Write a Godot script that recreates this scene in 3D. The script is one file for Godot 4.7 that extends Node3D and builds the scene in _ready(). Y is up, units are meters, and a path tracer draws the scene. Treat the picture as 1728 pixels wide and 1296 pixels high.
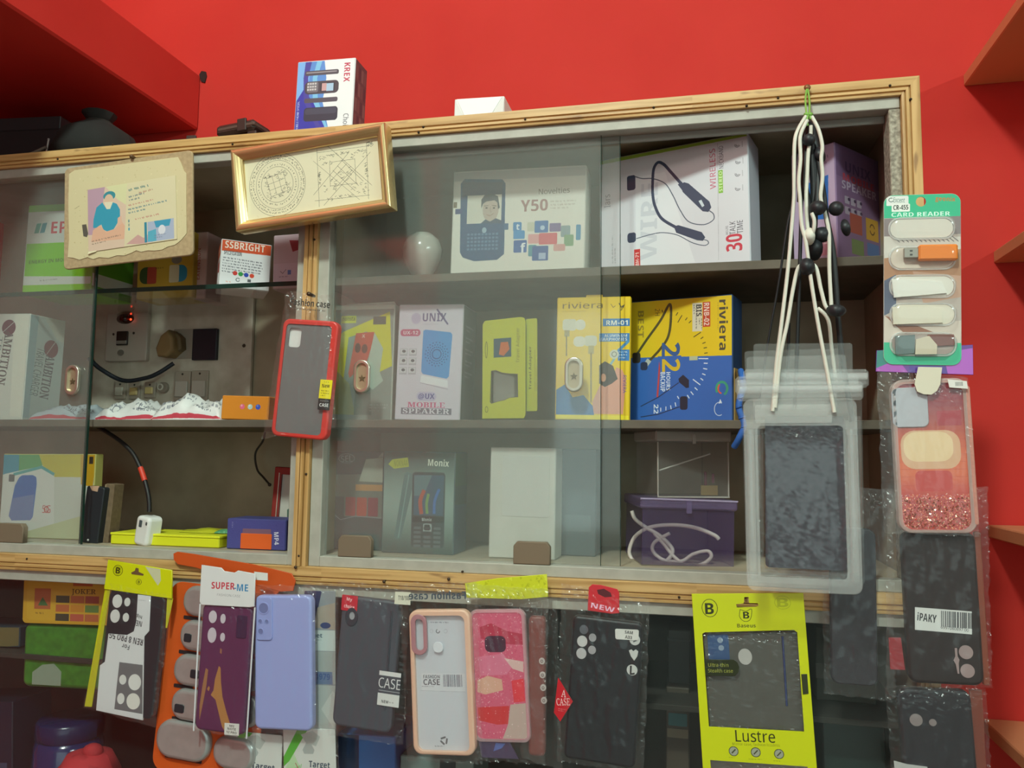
extends Node3D

func _ready() -> void:
	var camera := Camera3D.new()
	camera.name = "camera"
	camera.fov = 51.14
	camera.near = 0.02
	camera.far = 60.0
	camera.position = Vector3(0.0, 1.5, 0.9)
	camera.rotation_order = EULER_ORDER_YXZ
	camera.rotation_degrees = Vector3(5.129, 12.888, 0.651)
	add_child(camera)
	camera.current = true
	var env := Environment.new()
	env.background_mode = Environment.BG_COLOR
	env.background_color = Color("b4cac6")
	env.background_energy_multiplier = 1.5
	env.tonemap_mode = Environment.TONE_MAPPER_LINEAR
	env.tonemap_exposure = 1.72
	env.sdfgi_enabled = true
	env.ssao_enabled = true
	env.ssil_enabled = true
	var around := WorldEnvironment.new()
	around.name = "surroundings"
	around.environment = env
	add_child(around)
	bulb_lamp(Vector3(-0.32, 3.0, 1.45), 1.6)
	tube_lamp(Vector3(1.62, 2.46, 1.5), 1.2)
	build_room()
	build_cabinet()
	on_the_top()
	left_shelves()
	right_shelves()
	hung_high()
	hung_low()
	lower_case()


# ---------------------------------------------------------------- naming and grouping
var taken := {}
var mats := {}


func numbered(called: String) -> String:
	taken[called] = taken.get(called, -1) + 1
	return called if taken[called] == 0 else "%s_%03d" % [called, taken[called]]


func place(o: Node3D, at: Vector3, yaw := 0.0, roll := 0.0, lean := 0.0) -> void:
	o.transform = Transform3D(Basis(Vector3.UP, yaw) * Basis(Vector3.RIGHT, lean) * Basis(Vector3.BACK, roll), at)


func thing(called: String, label: String, category: String, at: Vector3, yaw := 0.0, roll := 0.0, lean := 0.0, group := "") -> Node3D:
	var o := Node3D.new()
	o.name = numbered(called)
	add_child(o)
	place(o, at, yaw, roll, lean)
	o.set_meta("label", label)
	o.set_meta("category", category)
	if group:
		o.set_meta("group", group)
	return o


func part(parent: Node, called: String, mesh: Mesh, material: Material = null, at := Vector3.ZERO, turn := Vector3.ZERO) -> MeshInstance3D:
	var o := MeshInstance3D.new()
	o.name = numbered(called) if parent == self else called
	o.mesh = mesh
	if material:
		o.material_override = material
	parent.add_child(o, true)
	o.position = at
	o.rotation = turn
	return o


func structure(called: String, mesh: Mesh, material: Material, label: String, category: String, at := Vector3.ZERO) -> MeshInstance3D:
	var o := MeshInstance3D.new()
	o.name = called
	o.mesh = mesh
	o.material_override = material
	add_child(o, true)
	o.position = at
	o.set_meta("kind", "structure")
	o.set_meta("label", label)
	o.set_meta("category", category)
	return o


# ---------------------------------------------------------------- materials
func mat(hex: String, rough := 0.6, metal := 0.0, gloss := 0.0) -> StandardMaterial3D:
	var key := "%s %s %s %s" % [hex, rough, metal, gloss]
	if not mats.has(key):
		var m := StandardMaterial3D.new()
		m.albedo_color = Color(hex)
		m.roughness = rough
		m.metallic = metal
		if gloss > 0.0:
			m.clearcoat_enabled = true
			m.clearcoat = gloss
			m.clearcoat_roughness = 0.12
		mats[key] = m
	return mats[key]


func clear(hex: String, alpha: float, rough := 0.06) -> StandardMaterial3D:
	# up to roughness 0.25 a clean pane; above it a sheet that is partly covered (dust, frosting)
	var key := "clear %s %s %s" % [hex, alpha, rough]
	if not mats.has(key):
		var m := StandardMaterial3D.new()
		m.transparency = BaseMaterial3D.TRANSPARENCY_ALPHA
		m.albedo_color = Color(Color(hex), alpha)
		m.roughness = rough
		m.cull_mode = BaseMaterial3D.CULL_DISABLED
		m.metallic_specular = 0.4
		mats[key] = m
	return mats[key]


func printed(canvas: Print, rough := 0.45, gloss := 0.0) -> StandardMaterial3D:
	var m := StandardMaterial3D.new()
	m.albedo_texture = canvas.texture()
	m.texture_repeat = false
	m.roughness = rough
	if gloss > 0.0:
		m.clearcoat_enabled = true
		m.clearcoat = gloss
		m.clearcoat_roughness = 0.1
	return m


func noise_texture(freq: float, octaves: int, low: String, high: String, seed_ := 1, side := 512, kind := FastNoiseLite.TYPE_SIMPLEX_SMOOTH) -> NoiseTexture2D:
	var n := FastNoiseLite.new()
	n.seed = seed_
	n.noise_type = kind
	n.frequency = freq
	n.fractal_octaves = octaves
	var t := NoiseTexture2D.new()
	t.width = side
	t.height = side
	t.seamless = true
	t.noise = n
	var ramp := Gradient.new()
	ramp.set_color(0, Color(low))
	ramp.set_color(1, Color(high))
	t.color_ramp = ramp
	return t


func grained(low: String, high: String, freq: float, rough: float, scale: float, relief := 0.0, seed_ := 1, octaves := 4) -> StandardMaterial3D:
	var m := StandardMaterial3D.new()
	m.albedo_texture = noise_texture(freq, octaves, low, high, seed_)
	m.uv1_triplanar = true
	m.uv1_world_triplanar = true
	m.uv1_scale = Vector3.ONE * scale
	m.roughness = rough
	if relief > 0.0:
		m.heightmap_enabled = true
		m.heightmap_texture = noise_texture(freq * 2.0, 4, "000000", "ffffff", seed_ + 7, 512)
		m.heightmap_scale = relief
	return m


func wood_material(along_x: bool) -> StandardMaterial3D:
	# pale softwood: streaks run along the stick, with knots and dark flecks of wear
	var n := FastNoiseLite.new()
	n.seed = 11
	n.frequency = 0.03
	n.fractal_octaves = 4
	var spots := FastNoiseLite.new()
	spots.seed = 5
	spots.frequency = 0.02
	spots.fractal_octaves = 3
	var im := Image.create(512, 512, false, Image.FORMAT_RGB8)
	var pale := Color("d3aa70")
	var dark := Color("a2763e")
	var stain := Color("6a452a")
	for y in 512:
		for x in 512:
			var a := float(x if along_x else y)
			var b := float(y if along_x else x)
			var g := n.get_noise_2d(a * 0.12, b * 2.6) * 0.5 + 0.5
			var c := pale.lerp(dark, smoothstep(0.3, 0.9, g) * 0.8)
			var s := spots.get_noise_2d(a * 0.6, b * 2.0)
			im.set_pixel(x, y, c.lerp(stain, smoothstep(0.38, 0.7, s) * 0.5))
	var m := StandardMaterial3D.new()
	m.albedo_texture = ImageTexture.create_from_image(im)
	m.uv1_triplanar = true
	m.uv1_world_triplanar = true
	m.uv1_scale = Vector3.ONE * 2.3
	m.roughness = 0.5
	m.clearcoat_enabled = true
	m.clearcoat = 0.25
	m.clearcoat_roughness = 0.3
	return m


# ---------------------------------------------------------------- flat print: an image in millimetres
class Print:
	static var glyphs := {}
	var im: Image
	var k: float
	var w: float
	var h: float

	func _init(wide: float, high: float, base: String, per_mm := 4.0) -> void:
		w = wide
		h = high
		k = per_mm
		im = Image.create(maxi(8, ceili(wide * k)), maxi(8, ceili(high * k)), false, Image.FORMAT_RGB8)
		im.fill(Color(base))

	func texture() -> ImageTexture:
		return ImageTexture.create_from_image(im)

	func tri(a: Vector2, b: Vector2, c: Vector2, col: Color) -> void:
		a *= k
		b *= k
		c *= k
		var y0 := maxi(0, floori(minf(a.y, minf(b.y, c.y))))
		var y1 := mini(im.get_height() - 1, ceili(maxf(a.y, maxf(b.y, c.y))))
		for y in range(y0, y1 + 1):
			var yc := y + 0.5
			var lo := INF
			var hi := -INF
			for e in [[a, b], [b, c], [c, a]]:
				var p: Vector2 = e[0]
				var q: Vector2 = e[1]
				if (p.y <= yc) != (q.y <= yc):
					var x := p.x + (q.x - p.x) * (yc - p.y) / (q.y - p.y)
					lo = minf(lo, x)
					hi = maxf(hi, x)
			if hi > lo:
				var x0 := maxi(0, roundi(lo))
				var x1 := mini(im.get_width(), roundi(hi))
				if x1 > x0:
					im.fill_rect(Rect2i(x0, y, x1 - x0, 1), col)

	func poly(flat: Array, hex: String) -> void:
		var p := PackedVector2Array()
		for i in range(0, flat.size() - 1, 2):
			p.append(Vector2(flat[i], flat[i + 1]))
		shape(p, hex)

	func shape(p: PackedVector2Array, hex: String) -> void:
		var t := Geometry2D.triangulate_polygon(p)
		for i in range(0, t.size(), 3):
			tri(p[t[i]], p[t[i + 1]], p[t[i + 2]], Color(hex))

	func rect(x: float, y: float, wide: float, high: float, hex: String) -> void:
		im.fill_rect(Rect2i(roundi(x * k), roundi(y * k), maxi(1, roundi(wide * k)), maxi(1, roundi(high * k))), Color(hex))

	func rrect(x: float, y: float, wide: float, high: float, r: float, hex: String) -> void:
		var p := PackedVector2Array()
		for q in 4:
			var cx := x + (wide - r if q in [0, 3] else r)
			var cy := y + (high - r if q in [0, 1] else r)
			for i in 6:
				var a := (q + i / 5.0) * PI / 2
				p.append(Vector2(cx + cos(a) * r, cy + sin(a) * r))
		shape(p, hex)

	func disc(x: float, y: float, rx: float, ry: float, hex: String) -> void:
		var p := PackedVector2Array()
		for i in 28:
			p.append(Vector2(x + cos(TAU * i / 28) * rx, y + sin(TAU * i / 28) * ry))
		shape(p, hex)

	func spot(x: float, y: float, wide: float, high: float, hex: String) -> void:
		disc(x, y, wide / 2, high / 2, hex)

	func ring(x: float, y: float, rx: float, ry: float, thick: float, hex: String, from := 0.0, to := 360.0) -> void:
		var flat := []
		for i in 49:
			var a := deg_to_rad(lerpf(from, to, i / 48.0))
			flat.append_array([x + cos(a) * rx, y + sin(a) * ry])
		line(flat, thick, hex)

	func line(flat: Array, thick: float, hex: String) -> void:
		var col := Color(hex)
		for i in range(0, flat.size() - 3, 2):
			var a := Vector2(flat[i], flat[i + 1])
			var b := Vector2(flat[i + 2], flat[i + 3])
			var n := (b - a).orthogonal().normalized() * thick / 2
			var t := (b - a).normalized() * thick * 0.25
			tri(a + n - t, b + n + t, b - n + t, col)
			tri(a + n - t, b - n + t, a - n - t, col)

	func curve(flat: Array, thick: float, hex: String) -> void:
		# a smooth line through the points
		var p := PackedVector2Array()
		for i in range(0, flat.size() - 1, 2):
			p.append(Vector2(flat[i], flat[i + 1]))
		var out := []
		for i in p.size() - 1:
			for s in 8:
				var v := p[i].cubic_interpolate(p[i + 1], p[maxi(i - 1, 0)], p[mini(i + 2, p.size() - 1)], s / 8.0)
				out.append_array([v.x, v.y])
		out.append_array([p[-1].x, p[-1].y])
		line(out, thick, hex)

	static func letters(s: String, font: String, bold: bool) -> Array:
		var key := s + font + str(bold)
		if not glyphs.has(key):
			var f := SystemFont.new()
			f.font_names = PackedStringArray([font])
			f.font_weight = 700 if bold else 400
			var t := TextMesh.new()
			t.text = s
			t.font = f
			t.font_size = 48
			t.pixel_size = 1.0
			t.depth = 0.0
			t.curve_step = 2.0
			var arrays := t.get_mesh_arrays()
			var v: PackedVector3Array = arrays[Mesh.ARRAY_VERTEX]
			var ix = arrays[Mesh.ARRAY_INDEX]
			var pts := PackedVector2Array()
			if ix != null and ix.size() > 0:
				for i in ix:
					pts.append(Vector2(v[i].x, -v[i].y))
			else:
				for p in v:
					pts.append(Vector2(p.x, -p.y))
			var box := Rect2(pts[0], Vector2.ZERO) if pts.size() else Rect2()
			for p in pts:
				box = box.expand(p)
			glyphs[key] = [pts, box]
		return glyphs[key]

	func text(s: String, cx: float, cy: float, wide: float, high: float, hex: String, deg := 0.0, bold := false, font := "Droid Sans") -> void:
		# the inked box of the words is fitted to wide x high millimetres as it stands when turned clockwise about its centre
		var g := letters(s, font, bold)
		var pts: PackedVector2Array = g[0]
		var box: Rect2 = g[1]
		if pts.is_empty() or box.size.x <= 0.0 or box.size.y <= 0.0:
			return
		if absf(absf(deg) - 90.0) < 20.0:
			var side := wide
			wide = high
			high = side
		var m := Transform2D(deg_to_rad(deg), Vector2(cx, cy)) * Transform2D(0.0, Vector2(wide / box.size.x, high / box.size.y), 0.0, Vector2.ZERO) * Transform2D(0.0, -box.get_center())
		var col := Color(hex)
		for i in range(0, pts.size() - 2, 3):
			tri(m * pts[i], m * pts[i + 1], m * pts[i + 2], col)

	func small_print(x: float, y: float, wide: float, lines: int, pitch: float, hex: String, seed_ := 1, deg := 0.0) -> void:
		# lines of print too small to read
		var r := RandomNumberGenerator.new()
		r.seed = seed_
		var turn := Transform2D(deg_to_rad(deg), Vector2(x, y))
		for i in lines:
			var at := 0.0
			var end := wide * (1.0 if i < lines - 1 else r.randf_range(0.4, 0.8))
			while at < end:
				var n := minf(r.randf_range(0.8, 3.2) * pitch * 0.4, end - at)
				for b in maxi(1, int(n / (pitch * 0.26))):
					var p := turn * Vector2(at + b * pitch * 0.26, (i + r.randf_range(0.0, 0.12)) * pitch)
					var q := turn * Vector2(at + b * pitch * 0.26 + pitch * 0.14, (i + r.randf_range(0.32, 0.5)) * pitch)
					line([p.x, p.y, q.x, q.y], pitch * 0.16, hex)
				at += n + pitch * 0.22

	func barcode(x: float, y: float, wide: float, high: float, hex: String, seed_ := 3) -> void:
		var r := RandomNumberGenerator.new()
		r.seed = seed_
		var at := 0.0
		while at < wide:
			var n := r.randi_range(1, 4) * wide / 95.0
			rect(x + at, y, n, high, hex)
			at += n + r.randi_range(1, 3) * wide / 95.0

	func speckle(x: float, y: float, wide: float, high: float, count: int, least: float, most: float, hexes: Array, seed_ := 1) -> void:
		var r := RandomNumberGenerator.new()
		r.seed = seed_
		for i in count:
			var c := Vector2(x + r.randf() * wide, y + r.randf() * high)
			var s := r.randf_range(least, most)
			var a := r.randf() * TAU
			tri(c + Vector2.from_angle(a) * s, c + Vector2.from_angle(a + 2.1) * s, c + Vector2.from_angle(a + 4.0) * s, Color(hexes[r.randi() % hexes.size()]))


# ---------------------------------------------------------------- shapes
class Builder:
	var st := SurfaceTool.new()

	func _init() -> void:
		st.begin(Mesh.PRIMITIVE_TRIANGLES)

	func tri(a: Vector3, b: Vector3, c: Vector3, ua := Vector2.ZERO, ub := Vector2.ZERO, uc := Vector2.ZERO, group := -1) -> void:
		for p in [[a, ua], [b, ub], [c, uc]]:
			st.set_smooth_group(group)
			st.set_uv(p[1])
			st.add_vertex(p[0])

	func quad(a: Vector3, b: Vector3, c: Vector3, d: Vector3, group := -1, u := [Vector2(0, 0), Vector2(1, 0), Vector2(1, 1), Vector2(0, 1)]) -> void:
		# clockwise as seen from outside: top left, top right, bottom right, bottom left
		tri(a, b, c, u[0], u[1], u[2], group)
		tri(a, c, d, u[0], u[2], u[3], group)

	func out(p: Array, away: Vector3, group := -1, u := [Vector2(0, 0), Vector2(1, 0), Vector2(1, 1), Vector2(0, 1)]) -> void:
		# a triangle or quad turned so that its front faces along away
		var n: Vector3 = (p[1] - p[0]).cross(p[2] - p[0])
		var turn := n.dot(away) > 0.0
		if p.size() == 3:
			if turn:
				tri(p[0], p[2], p[1], u[0], u[2], u[1], group)
			else:
				tri(p[0], p[1], p[2], u[0], u[1], u[2], group)
		elif turn:
			quad(p[0], p[3], p[2], p[1], group, [u[0], u[3], u[2], u[1]])
		else:
			quad(p[0], p[1], p[2], p[3], group, u)

	func into(mesh: ArrayMesh, material: Material) -> void:
		st.index()
		st.generate_normals()
		st.commit(mesh)
		mesh.surface_set_material(mesh.get_surface_count() - 1, material)


func box(size: Vector3, c: float, body: Material, faces := {}) -> ArrayMesh:
	# bottom at y = 0, front at z = 0, chamfered edges; faces: front, right, left, top, bottom may have a material of their own
	var mesh := ArrayMesh.new()
	var all := Builder.new()
	var hx := size.x / 2
	var hy := size.y / 2
	var hz := size.z / 2
	var mid := Vector3(0, hy, -hz)
	c = minf(c, minf(hx, minf(hy, hz)) * 0.6)
	var f := {}
	for sx in [-1, 1]:
		for sy in [-1, 1]:
			for sz in [-1, 1]:
				f[[0, sx, sy, sz]] = mid + Vector3(sx * hx, sy * (hy - c), sz * (hz - c))
				f[[1, sx, sy, sz]] = mid + Vector3(sx * (hx - c), sy * hy, sz * (hz - c))
				f[[2, sx, sy, sz]] = mid + Vector3(sx * (hx - c), sy * (hy - c), sz * hz)
	var sides := {
		"front": [[2, -1, 1, 1], [2, 1, 1, 1], [2, 1, -1, 1], [2, -1, -1, 1], Vector3.BACK], "back": [[2, 1, 1, -1], [2, -1, 1, -1], [2, -1, -1, -1], [2, 1, -1, -1], Vector3.FORWARD],
		"right": [[0, 1, 1, 1], [0, 1, 1, -1], [0, 1, -1, -1], [0, 1, -1, 1], Vector3.RIGHT], "left": [[0, -1, 1, -1], [0, -1, 1, 1], [0, -1, -1, 1], [0, -1, -1, -1], Vector3.LEFT],
		"top": [[1, -1, 1, -1], [1, 1, 1, -1], [1, 1, 1, 1], [1, -1, 1, 1], Vector3.UP], "bottom": [[1, -1, -1, 1], [1, 1, -1, 1], [1, 1, -1, -1], [1, -1, -1, -1], Vector3.DOWN],
	}
	for side in sides:
		var s: Array = sides[side]
		var to := all
		if faces.has(side):
			to = Builder.new()
		to.out([f[s[0]], f[s[1]], f[s[2]], f[s[3]]], s[4])
		if faces.has(side):
			to.into(mesh, faces[side])
	for a in [-1, 1]:
		for b in [-1, 1]:
			all.out([f[[0, a, b, 1]], f[[1, a, b, 1]], f[[1, a, b, -1]], f[[0, a, b, -1]]], Vector3(a, b, 0))
			all.out([f[[1, 1, a, b]], f[[2, 1, a, b]], f[[2, -1, a, b]], f[[1, -1, a, b]]], Vector3(0, a, b))
			all.out([f[[0, a, 1, b]], f[[2, a, 1, b]], f[[2, a, -1, b]], f[[0, a, -1, b]]], Vector3(a, 0, b))
			for d in [-1, 1]:
				all.out([f[[0, a, b, d]], f[[1, a, b, d]], f[[2, a, b, d]]], Vector3(a, b, d))
	all.into(mesh, body)
	return mesh


func block(lo: Vector3, hi: Vector3, c: float, m: Material) -> ArrayMesh:
	# a chamfered box between two corners
	var mesh := box(hi - lo, c, m)
	var moved := ArrayMesh.new()
	var st := SurfaceTool.new()
	for i in mesh.get_surface_count():
		st.clear()
		st.append_from(mesh, i, Transform3D(Basis(), Vector3((lo.x + hi.x) / 2, lo.y, hi.z)))
		st.commit(moved)
		moved.surface_set_material(i, m)
	return moved


func rr(cx: float, y0: float, w: float, h: float, r: float, n := 6) -> PackedVector2Array:
	# a rounded rectangle, anticlockwise, from y0 up
	var p := PackedVector2Array()
	r = minf(r, minf(w, h) * 0.499)
	for q in 4:
		var x := cx + (w / 2 - r) * (1 if q in [0, 3] else -1)
		var y := y0 + (h - r if q in [0, 1] else r)
		for i in n + 1:
			var a := (q + i / float(n)) * PI / 2
			p.append(Vector2(x + cos(a) * r, y + sin(a) * r))
	return p


func oval(x: float, y: float, rx: float, ry: float, n := 20) -> PackedVector2Array:
	var p := PackedVector2Array()
	for i in n:
		p.append(Vector2(x + cos(TAU * i / n) * rx, y + sin(TAU * i / n) * ry))
	return p


func poly(points: Array) -> PackedVector2Array:
	var p := PackedVector2Array(points)
	if Geometry2D.is_polygon_clockwise(p):
		p.reverse()
	return p


func grow(p: PackedVector2Array, by: float) -> PackedVector2Array:
	var out := PackedVector2Array()
	var n := p.size()
	for i in n:
		var a := (p[i] - p[(i + n - 1) % n]).normalized().orthogonal()
		var b := (p[(i + 1) % n] - p[i]).normalized().orthogonal()
		var m := (a + b).normalized()
		out.append(p[i] + m * by / maxf(0.35, m.dot(b)))
	return out


func dense(p: PackedVector2Array, step: float) -> PackedVector2Array:
	var out := PackedVector2Array()
	for i in p.size():
		var a := p[i]
		var b := p[(i + 1) % p.size()]
		if a.distance_to(b) < 1e-6:
			continue
		var n := maxi(1, ceili(a.distance_to(b) / step))
		for j in n:
			out.append(a.lerp(b, j / float(n)))
	return out


func fill(b: Builder, outer: PackedVector2Array, holes: Array, z: float, frame: Rect2, up := true) -> void:
	var away := Vector3.BACK if up else Vector3.FORWARD
	var uv := func(q: Vector2) -> Vector2: return Vector2((q.x - frame.position.x) / frame.size.x, 1.0 - (q.y - frame.position.y) / frame.size.y)
	var pts := outer
	var t := PackedInt32Array()
	if holes.is_empty():
		t = Geometry2D.triangulate_polygon(pts)
	if t.is_empty():
		pts = outer.duplicate()
		for hole in holes:
			pts.append_array(hole)
		t = Geometry2D.triangulate_delaunay(pts)
	for i in range(0, t.size(), 3):
		var m := (pts[t[i]] + pts[t[i + 1]] + pts[t[i + 2]]) / 3.0
		if not Geometry2D.is_point_in_polygon(m, outer):
			continue
		var open := false
		for hole in holes:
			open = open or Geometry2D.is_point_in_polygon(m, hole)
		if not open:
			var v := []
			var u := []
			for j in 3:
				var q := pts[t[i + j]]
				v.append(Vector3(q.x, q.y, z))
				u.append(uv.call(q))
			b.out(v, away, -1, u)


func slab(outer: PackedVector2Array, holes: Array, z0: float, z1: float, bevel: float, body: Material, front: Material = null, frame := Rect2()) -> ArrayMesh:
	# an outline with holes, from z0 to z1, its front edge rounded by bevel; the front may carry a print laid over frame
	var mesh := ArrayMesh.new()
	var b := Builder.new()
	if not holes.is_empty():
		outer = dense(outer, 0.006)
	if frame.size == Vector2.ZERO:
		frame = Rect2(outer[0], Vector2.ZERO)
		for p in outer:
			frame = frame.expand(p)
	var loops := [[outer, z0]]
	var steps := 4 if bevel > 0.0008 else 1
	for i in steps + 1:
		var a := i / float(steps) * PI / 2
		loops.append([grow(outer, -bevel * (1.0 - cos(a))), z1 - bevel * (1.0 - sin(a))])
	for i in loops.size() - 1:
		wall(b, loops[i][0], loops[i][1], loops[i + 1][0], loops[i + 1][1], 1.0, 2 if i else 1)
	var cut := []
	for hole in holes:
		var d := dense(hole, 0.004)
		cut.append(d)
		wall(b, d, z0, d, z1, -1.0, 3)
	fill(b, outer, cut, z0, frame, false)
	var top := Builder.new() if front else b
	fill(top, loops[-1][0], cut, z1, frame)
	if front:
		top.into(mesh, front)
	b.into(mesh, body)
	return mesh


func wall(b: Builder, p: PackedVector2Array, z0: float, q: PackedVector2Array, z1: float, sign_: float, group: int) -> void:
	var n := p.size()
	for i in n:
		var j := (i + 1) % n
		var along := p[j] - p[i]
		var away := Vector3(along.y, -along.x, 0.0) * sign_ + Vector3(0, 0, 0.0001 * along.length())
		b.out([Vector3(p[i].x, p[i].y, z0), Vector3(p[j].x, p[j].y, z0), Vector3(q[j].x, q[j].y, z1), Vector3(q[i].x, q[i].y, z1)], away, group)


func tube(points: Array, r: float, m: Material, sides := 8, smooth := true, flat := 1.0) -> ArrayMesh:
	var c := PackedVector3Array()
	if smooth and points.size() > 2:
		for i in points.size() - 1:
			for s in 6:
				c.append((points[i] as Vector3).cubic_interpolate(points[i + 1], points[maxi(i - 1, 0)], points[mini(i + 2, points.size() - 1)], s / 6.0))
		c.append(points[-1])
	else:
		c = PackedVector3Array(points)
	var mesh := ArrayMesh.new()
	var b := Builder.new()
	var rings := []
	var x := Vector3.ZERO
	for i in c.size():
		var t := (c[mini(i + 1, c.size() - 1)] - c[maxi(i - 1, 0)]).normalized()
		if x == Vector3.ZERO:
			x = t.cross(Vector3.BACK if absf(t.z) < 0.9 else Vector3.UP)
		x = (x - t * x.dot(t)).normalized()
		var y := t.cross(x)
		var ring := []
		for s in sides:
			var a := TAU * s / sides
			ring.append(c[i] + x * cos(a) * r + y * sin(a) * r * flat)
		rings.append(ring)
	for i in rings.size() - 1:
		for s in sides:
			var e := (s + 1) % sides
			b.out([rings[i][s], rings[i][e], rings[i + 1][e], rings[i + 1][s]], rings[i][s] + rings[i][e] - c[i] * 2.0, 1)
	for end in [0, rings.size() - 1]:
		var away := c[0] - c[1] if end == 0 else c[-1] - c[-2]
		for s in sides:
			b.out([c[end], rings[end][s], rings[end][(s + 1) % sides]], away, 2)
	b.into(mesh, m)
	return mesh


func lathe(profile: Array, m: Material, n := 24) -> ArrayMesh:
	# profile: Vector2(radius, y), from bottom to top
	var mesh := ArrayMesh.new()
	var b := Builder.new()
	for i in profile.size() - 1:
		for s in n:
			var a := TAU * s / n
			var e := TAU * (s + 1) / n
			var p: Vector2 = profile[i]
			var q: Vector2 = profile[i + 1]
			var v := [Vector3(cos(a) * p.x, p.y, sin(a) * p.x), Vector3(cos(e) * p.x, p.y, sin(e) * p.x), Vector3(cos(e) * q.x, q.y, sin(e) * q.x), Vector3(cos(a) * q.x, q.y, sin(a) * q.x)]
			var side := q - p
			var away := Vector3(cos((a + e) / 2) * side.y, -side.x, sin((a + e) / 2) * side.y)
			if p.x < 1e-6:
				b.out([v[0], v[2], v[3]], away, 1)
			elif q.x < 1e-6:
				b.out([v[0], v[1], v[2]], away, 1)
			else:
				b.out(v, away, 1)
	b.into(mesh, m)
	return mesh


func ball(r: Vector3, m: Material, n := 14) -> ArrayMesh:
	var mesh := SphereMesh.new()
	mesh.radius = 0.5
	mesh.height = 1.0
	mesh.radial_segments = n
	mesh.rings = n / 2
	var st := SurfaceTool.new()
	st.append_from(mesh, 0, Transform3D(Basis.from_scale(r * 2.0), Vector3.ZERO))
	var out := st.commit()
	out.surface_set_material(0, m)
	return out


func film(corners: Array, bulge: float, wrinkle: float, seed_: int, m: Material, back := true, nx := 44, ny := 110) -> ArrayMesh:
	# a pouch of clear film: TL, TR, BR, BL; welded at its edges, bulging over what it holds, creased most at its top, its foot and its sides
	var n := FastNoiseLite.new()
	n.seed = seed_
	n.noise_type = FastNoiseLite.TYPE_SIMPLEX_SMOOTH
	n.fractal_type = FastNoiseLite.FRACTAL_RIDGED
	n.fractal_octaves = 2
	n.frequency = 1.0
	var mesh := ArrayMesh.new()
	var b := Builder.new()
	for side in ([0, 1] if back else [0]):
		var cx := nx if side == 0 else 10
		var cy := ny if side == 0 else 20
		var grid := []
		for j in cy + 1:
			var row := []
			for i in cx + 1:
				var u := i / float(cx)
				var v := j / float(cy)
				var q: Vector2 = (corners[0] as Vector2).lerp(corners[1], u).lerp((corners[3] as Vector2).lerp(corners[2], u), v)
				var edge := minf(minf(u, 1.0 - u) * 9.0, minf(v * 7.0, (1.0 - v) * 14.0))
				var e := smoothstep(0.0, 1.0, edge)
				var creased := maxf(maxf(1.0 - smoothstep(0.04, 0.2, v), smoothstep(0.93, 1.0, v)), maxf(1.0 - smoothstep(0.0, 0.12, u), smoothstep(0.9, 1.0, u)))
				var z := bulge * e + wrinkle * n.get_noise_2d(q.x * 55.0, q.y * 16.0) * (0.5 + 0.5 * e)
				z += wrinkle * (0.2 + 2.4 * creased) * n.get_noise_2d(q.x * 100.0 + 40.0, q.y * 120.0)
				q += Vector2(n.get_noise_2d(q.y * 40.0, 7.0), n.get_noise_2d(q.x * 40.0, 31.0)) * 0.0016 * (1.0 - e)
				row.append(Vector3(q.x, q.y, z if side == 0 else -0.0009 + wrinkle * 0.2 * n.get_noise_2d(q.x * 30.0, q.y * 30.0)))
			grid.append(row)
		for j in cy:
			for i in cx:
				b.out([grid[j][i], grid[j][i + 1], grid[j + 1][i + 1], grid[j + 1][i]], Vector3.BACK if side == 0 else Vector3.FORWARD, 1 + side)
	b.into(mesh, m)
	return mesh


func carton(o: Node3D, w: float, h: float, d: float, front: Material, body: Material, faces := {}) -> MeshInstance3D:
	var all := faces.duplicate()
	all["front"] = front
	return part(o, "carton", box(Vector3(w, h, d), 0.0012, body, all))



# ---------------------------------------------------------------- lamps
func bulb_lamp(at: Vector3, energy: float) -> void:
	var o := thing("bulb_lamp", "white round bulb hanging on its cord from the ceiling before the cabinet", "lamp", at)
	var glow := mat("f6fbff", 0.5)
	glow.emission_enabled = true
	glow.emission = Color("f2fff8")
	glow.emission_energy_multiplier = 9.0
	part(o, "bulb", ball(Vector3(0.085, 0.085, 0.085), glow, 20), null)
	part(o, "socket", lathe([Vector2(0, 0.078), Vector2(0.026, 0.078), Vector2(0.028, 0.09), Vector2(0.028, 0.12), Vector2(0.006, 0.128), Vector2(0, 0.128)], mat("e8e4da", 0.4)))
	part(o, "cord", tube([Vector3(0, 0.126, 0), Vector3(0, 3.3 - at.y, 0)], 0.003, mat("2a2a2c", 0.6)))
	var l := OmniLight3D.new()
	l.name = "bulb_light"
	l.light_color = Color("e8fff2")
	l.light_energy = energy
	l.light_size = 0.084
	l.omni_range = 8.0
	l.omni_attenuation = 2.0
	l.shadow_enabled = true
	o.add_child(l)


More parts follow.
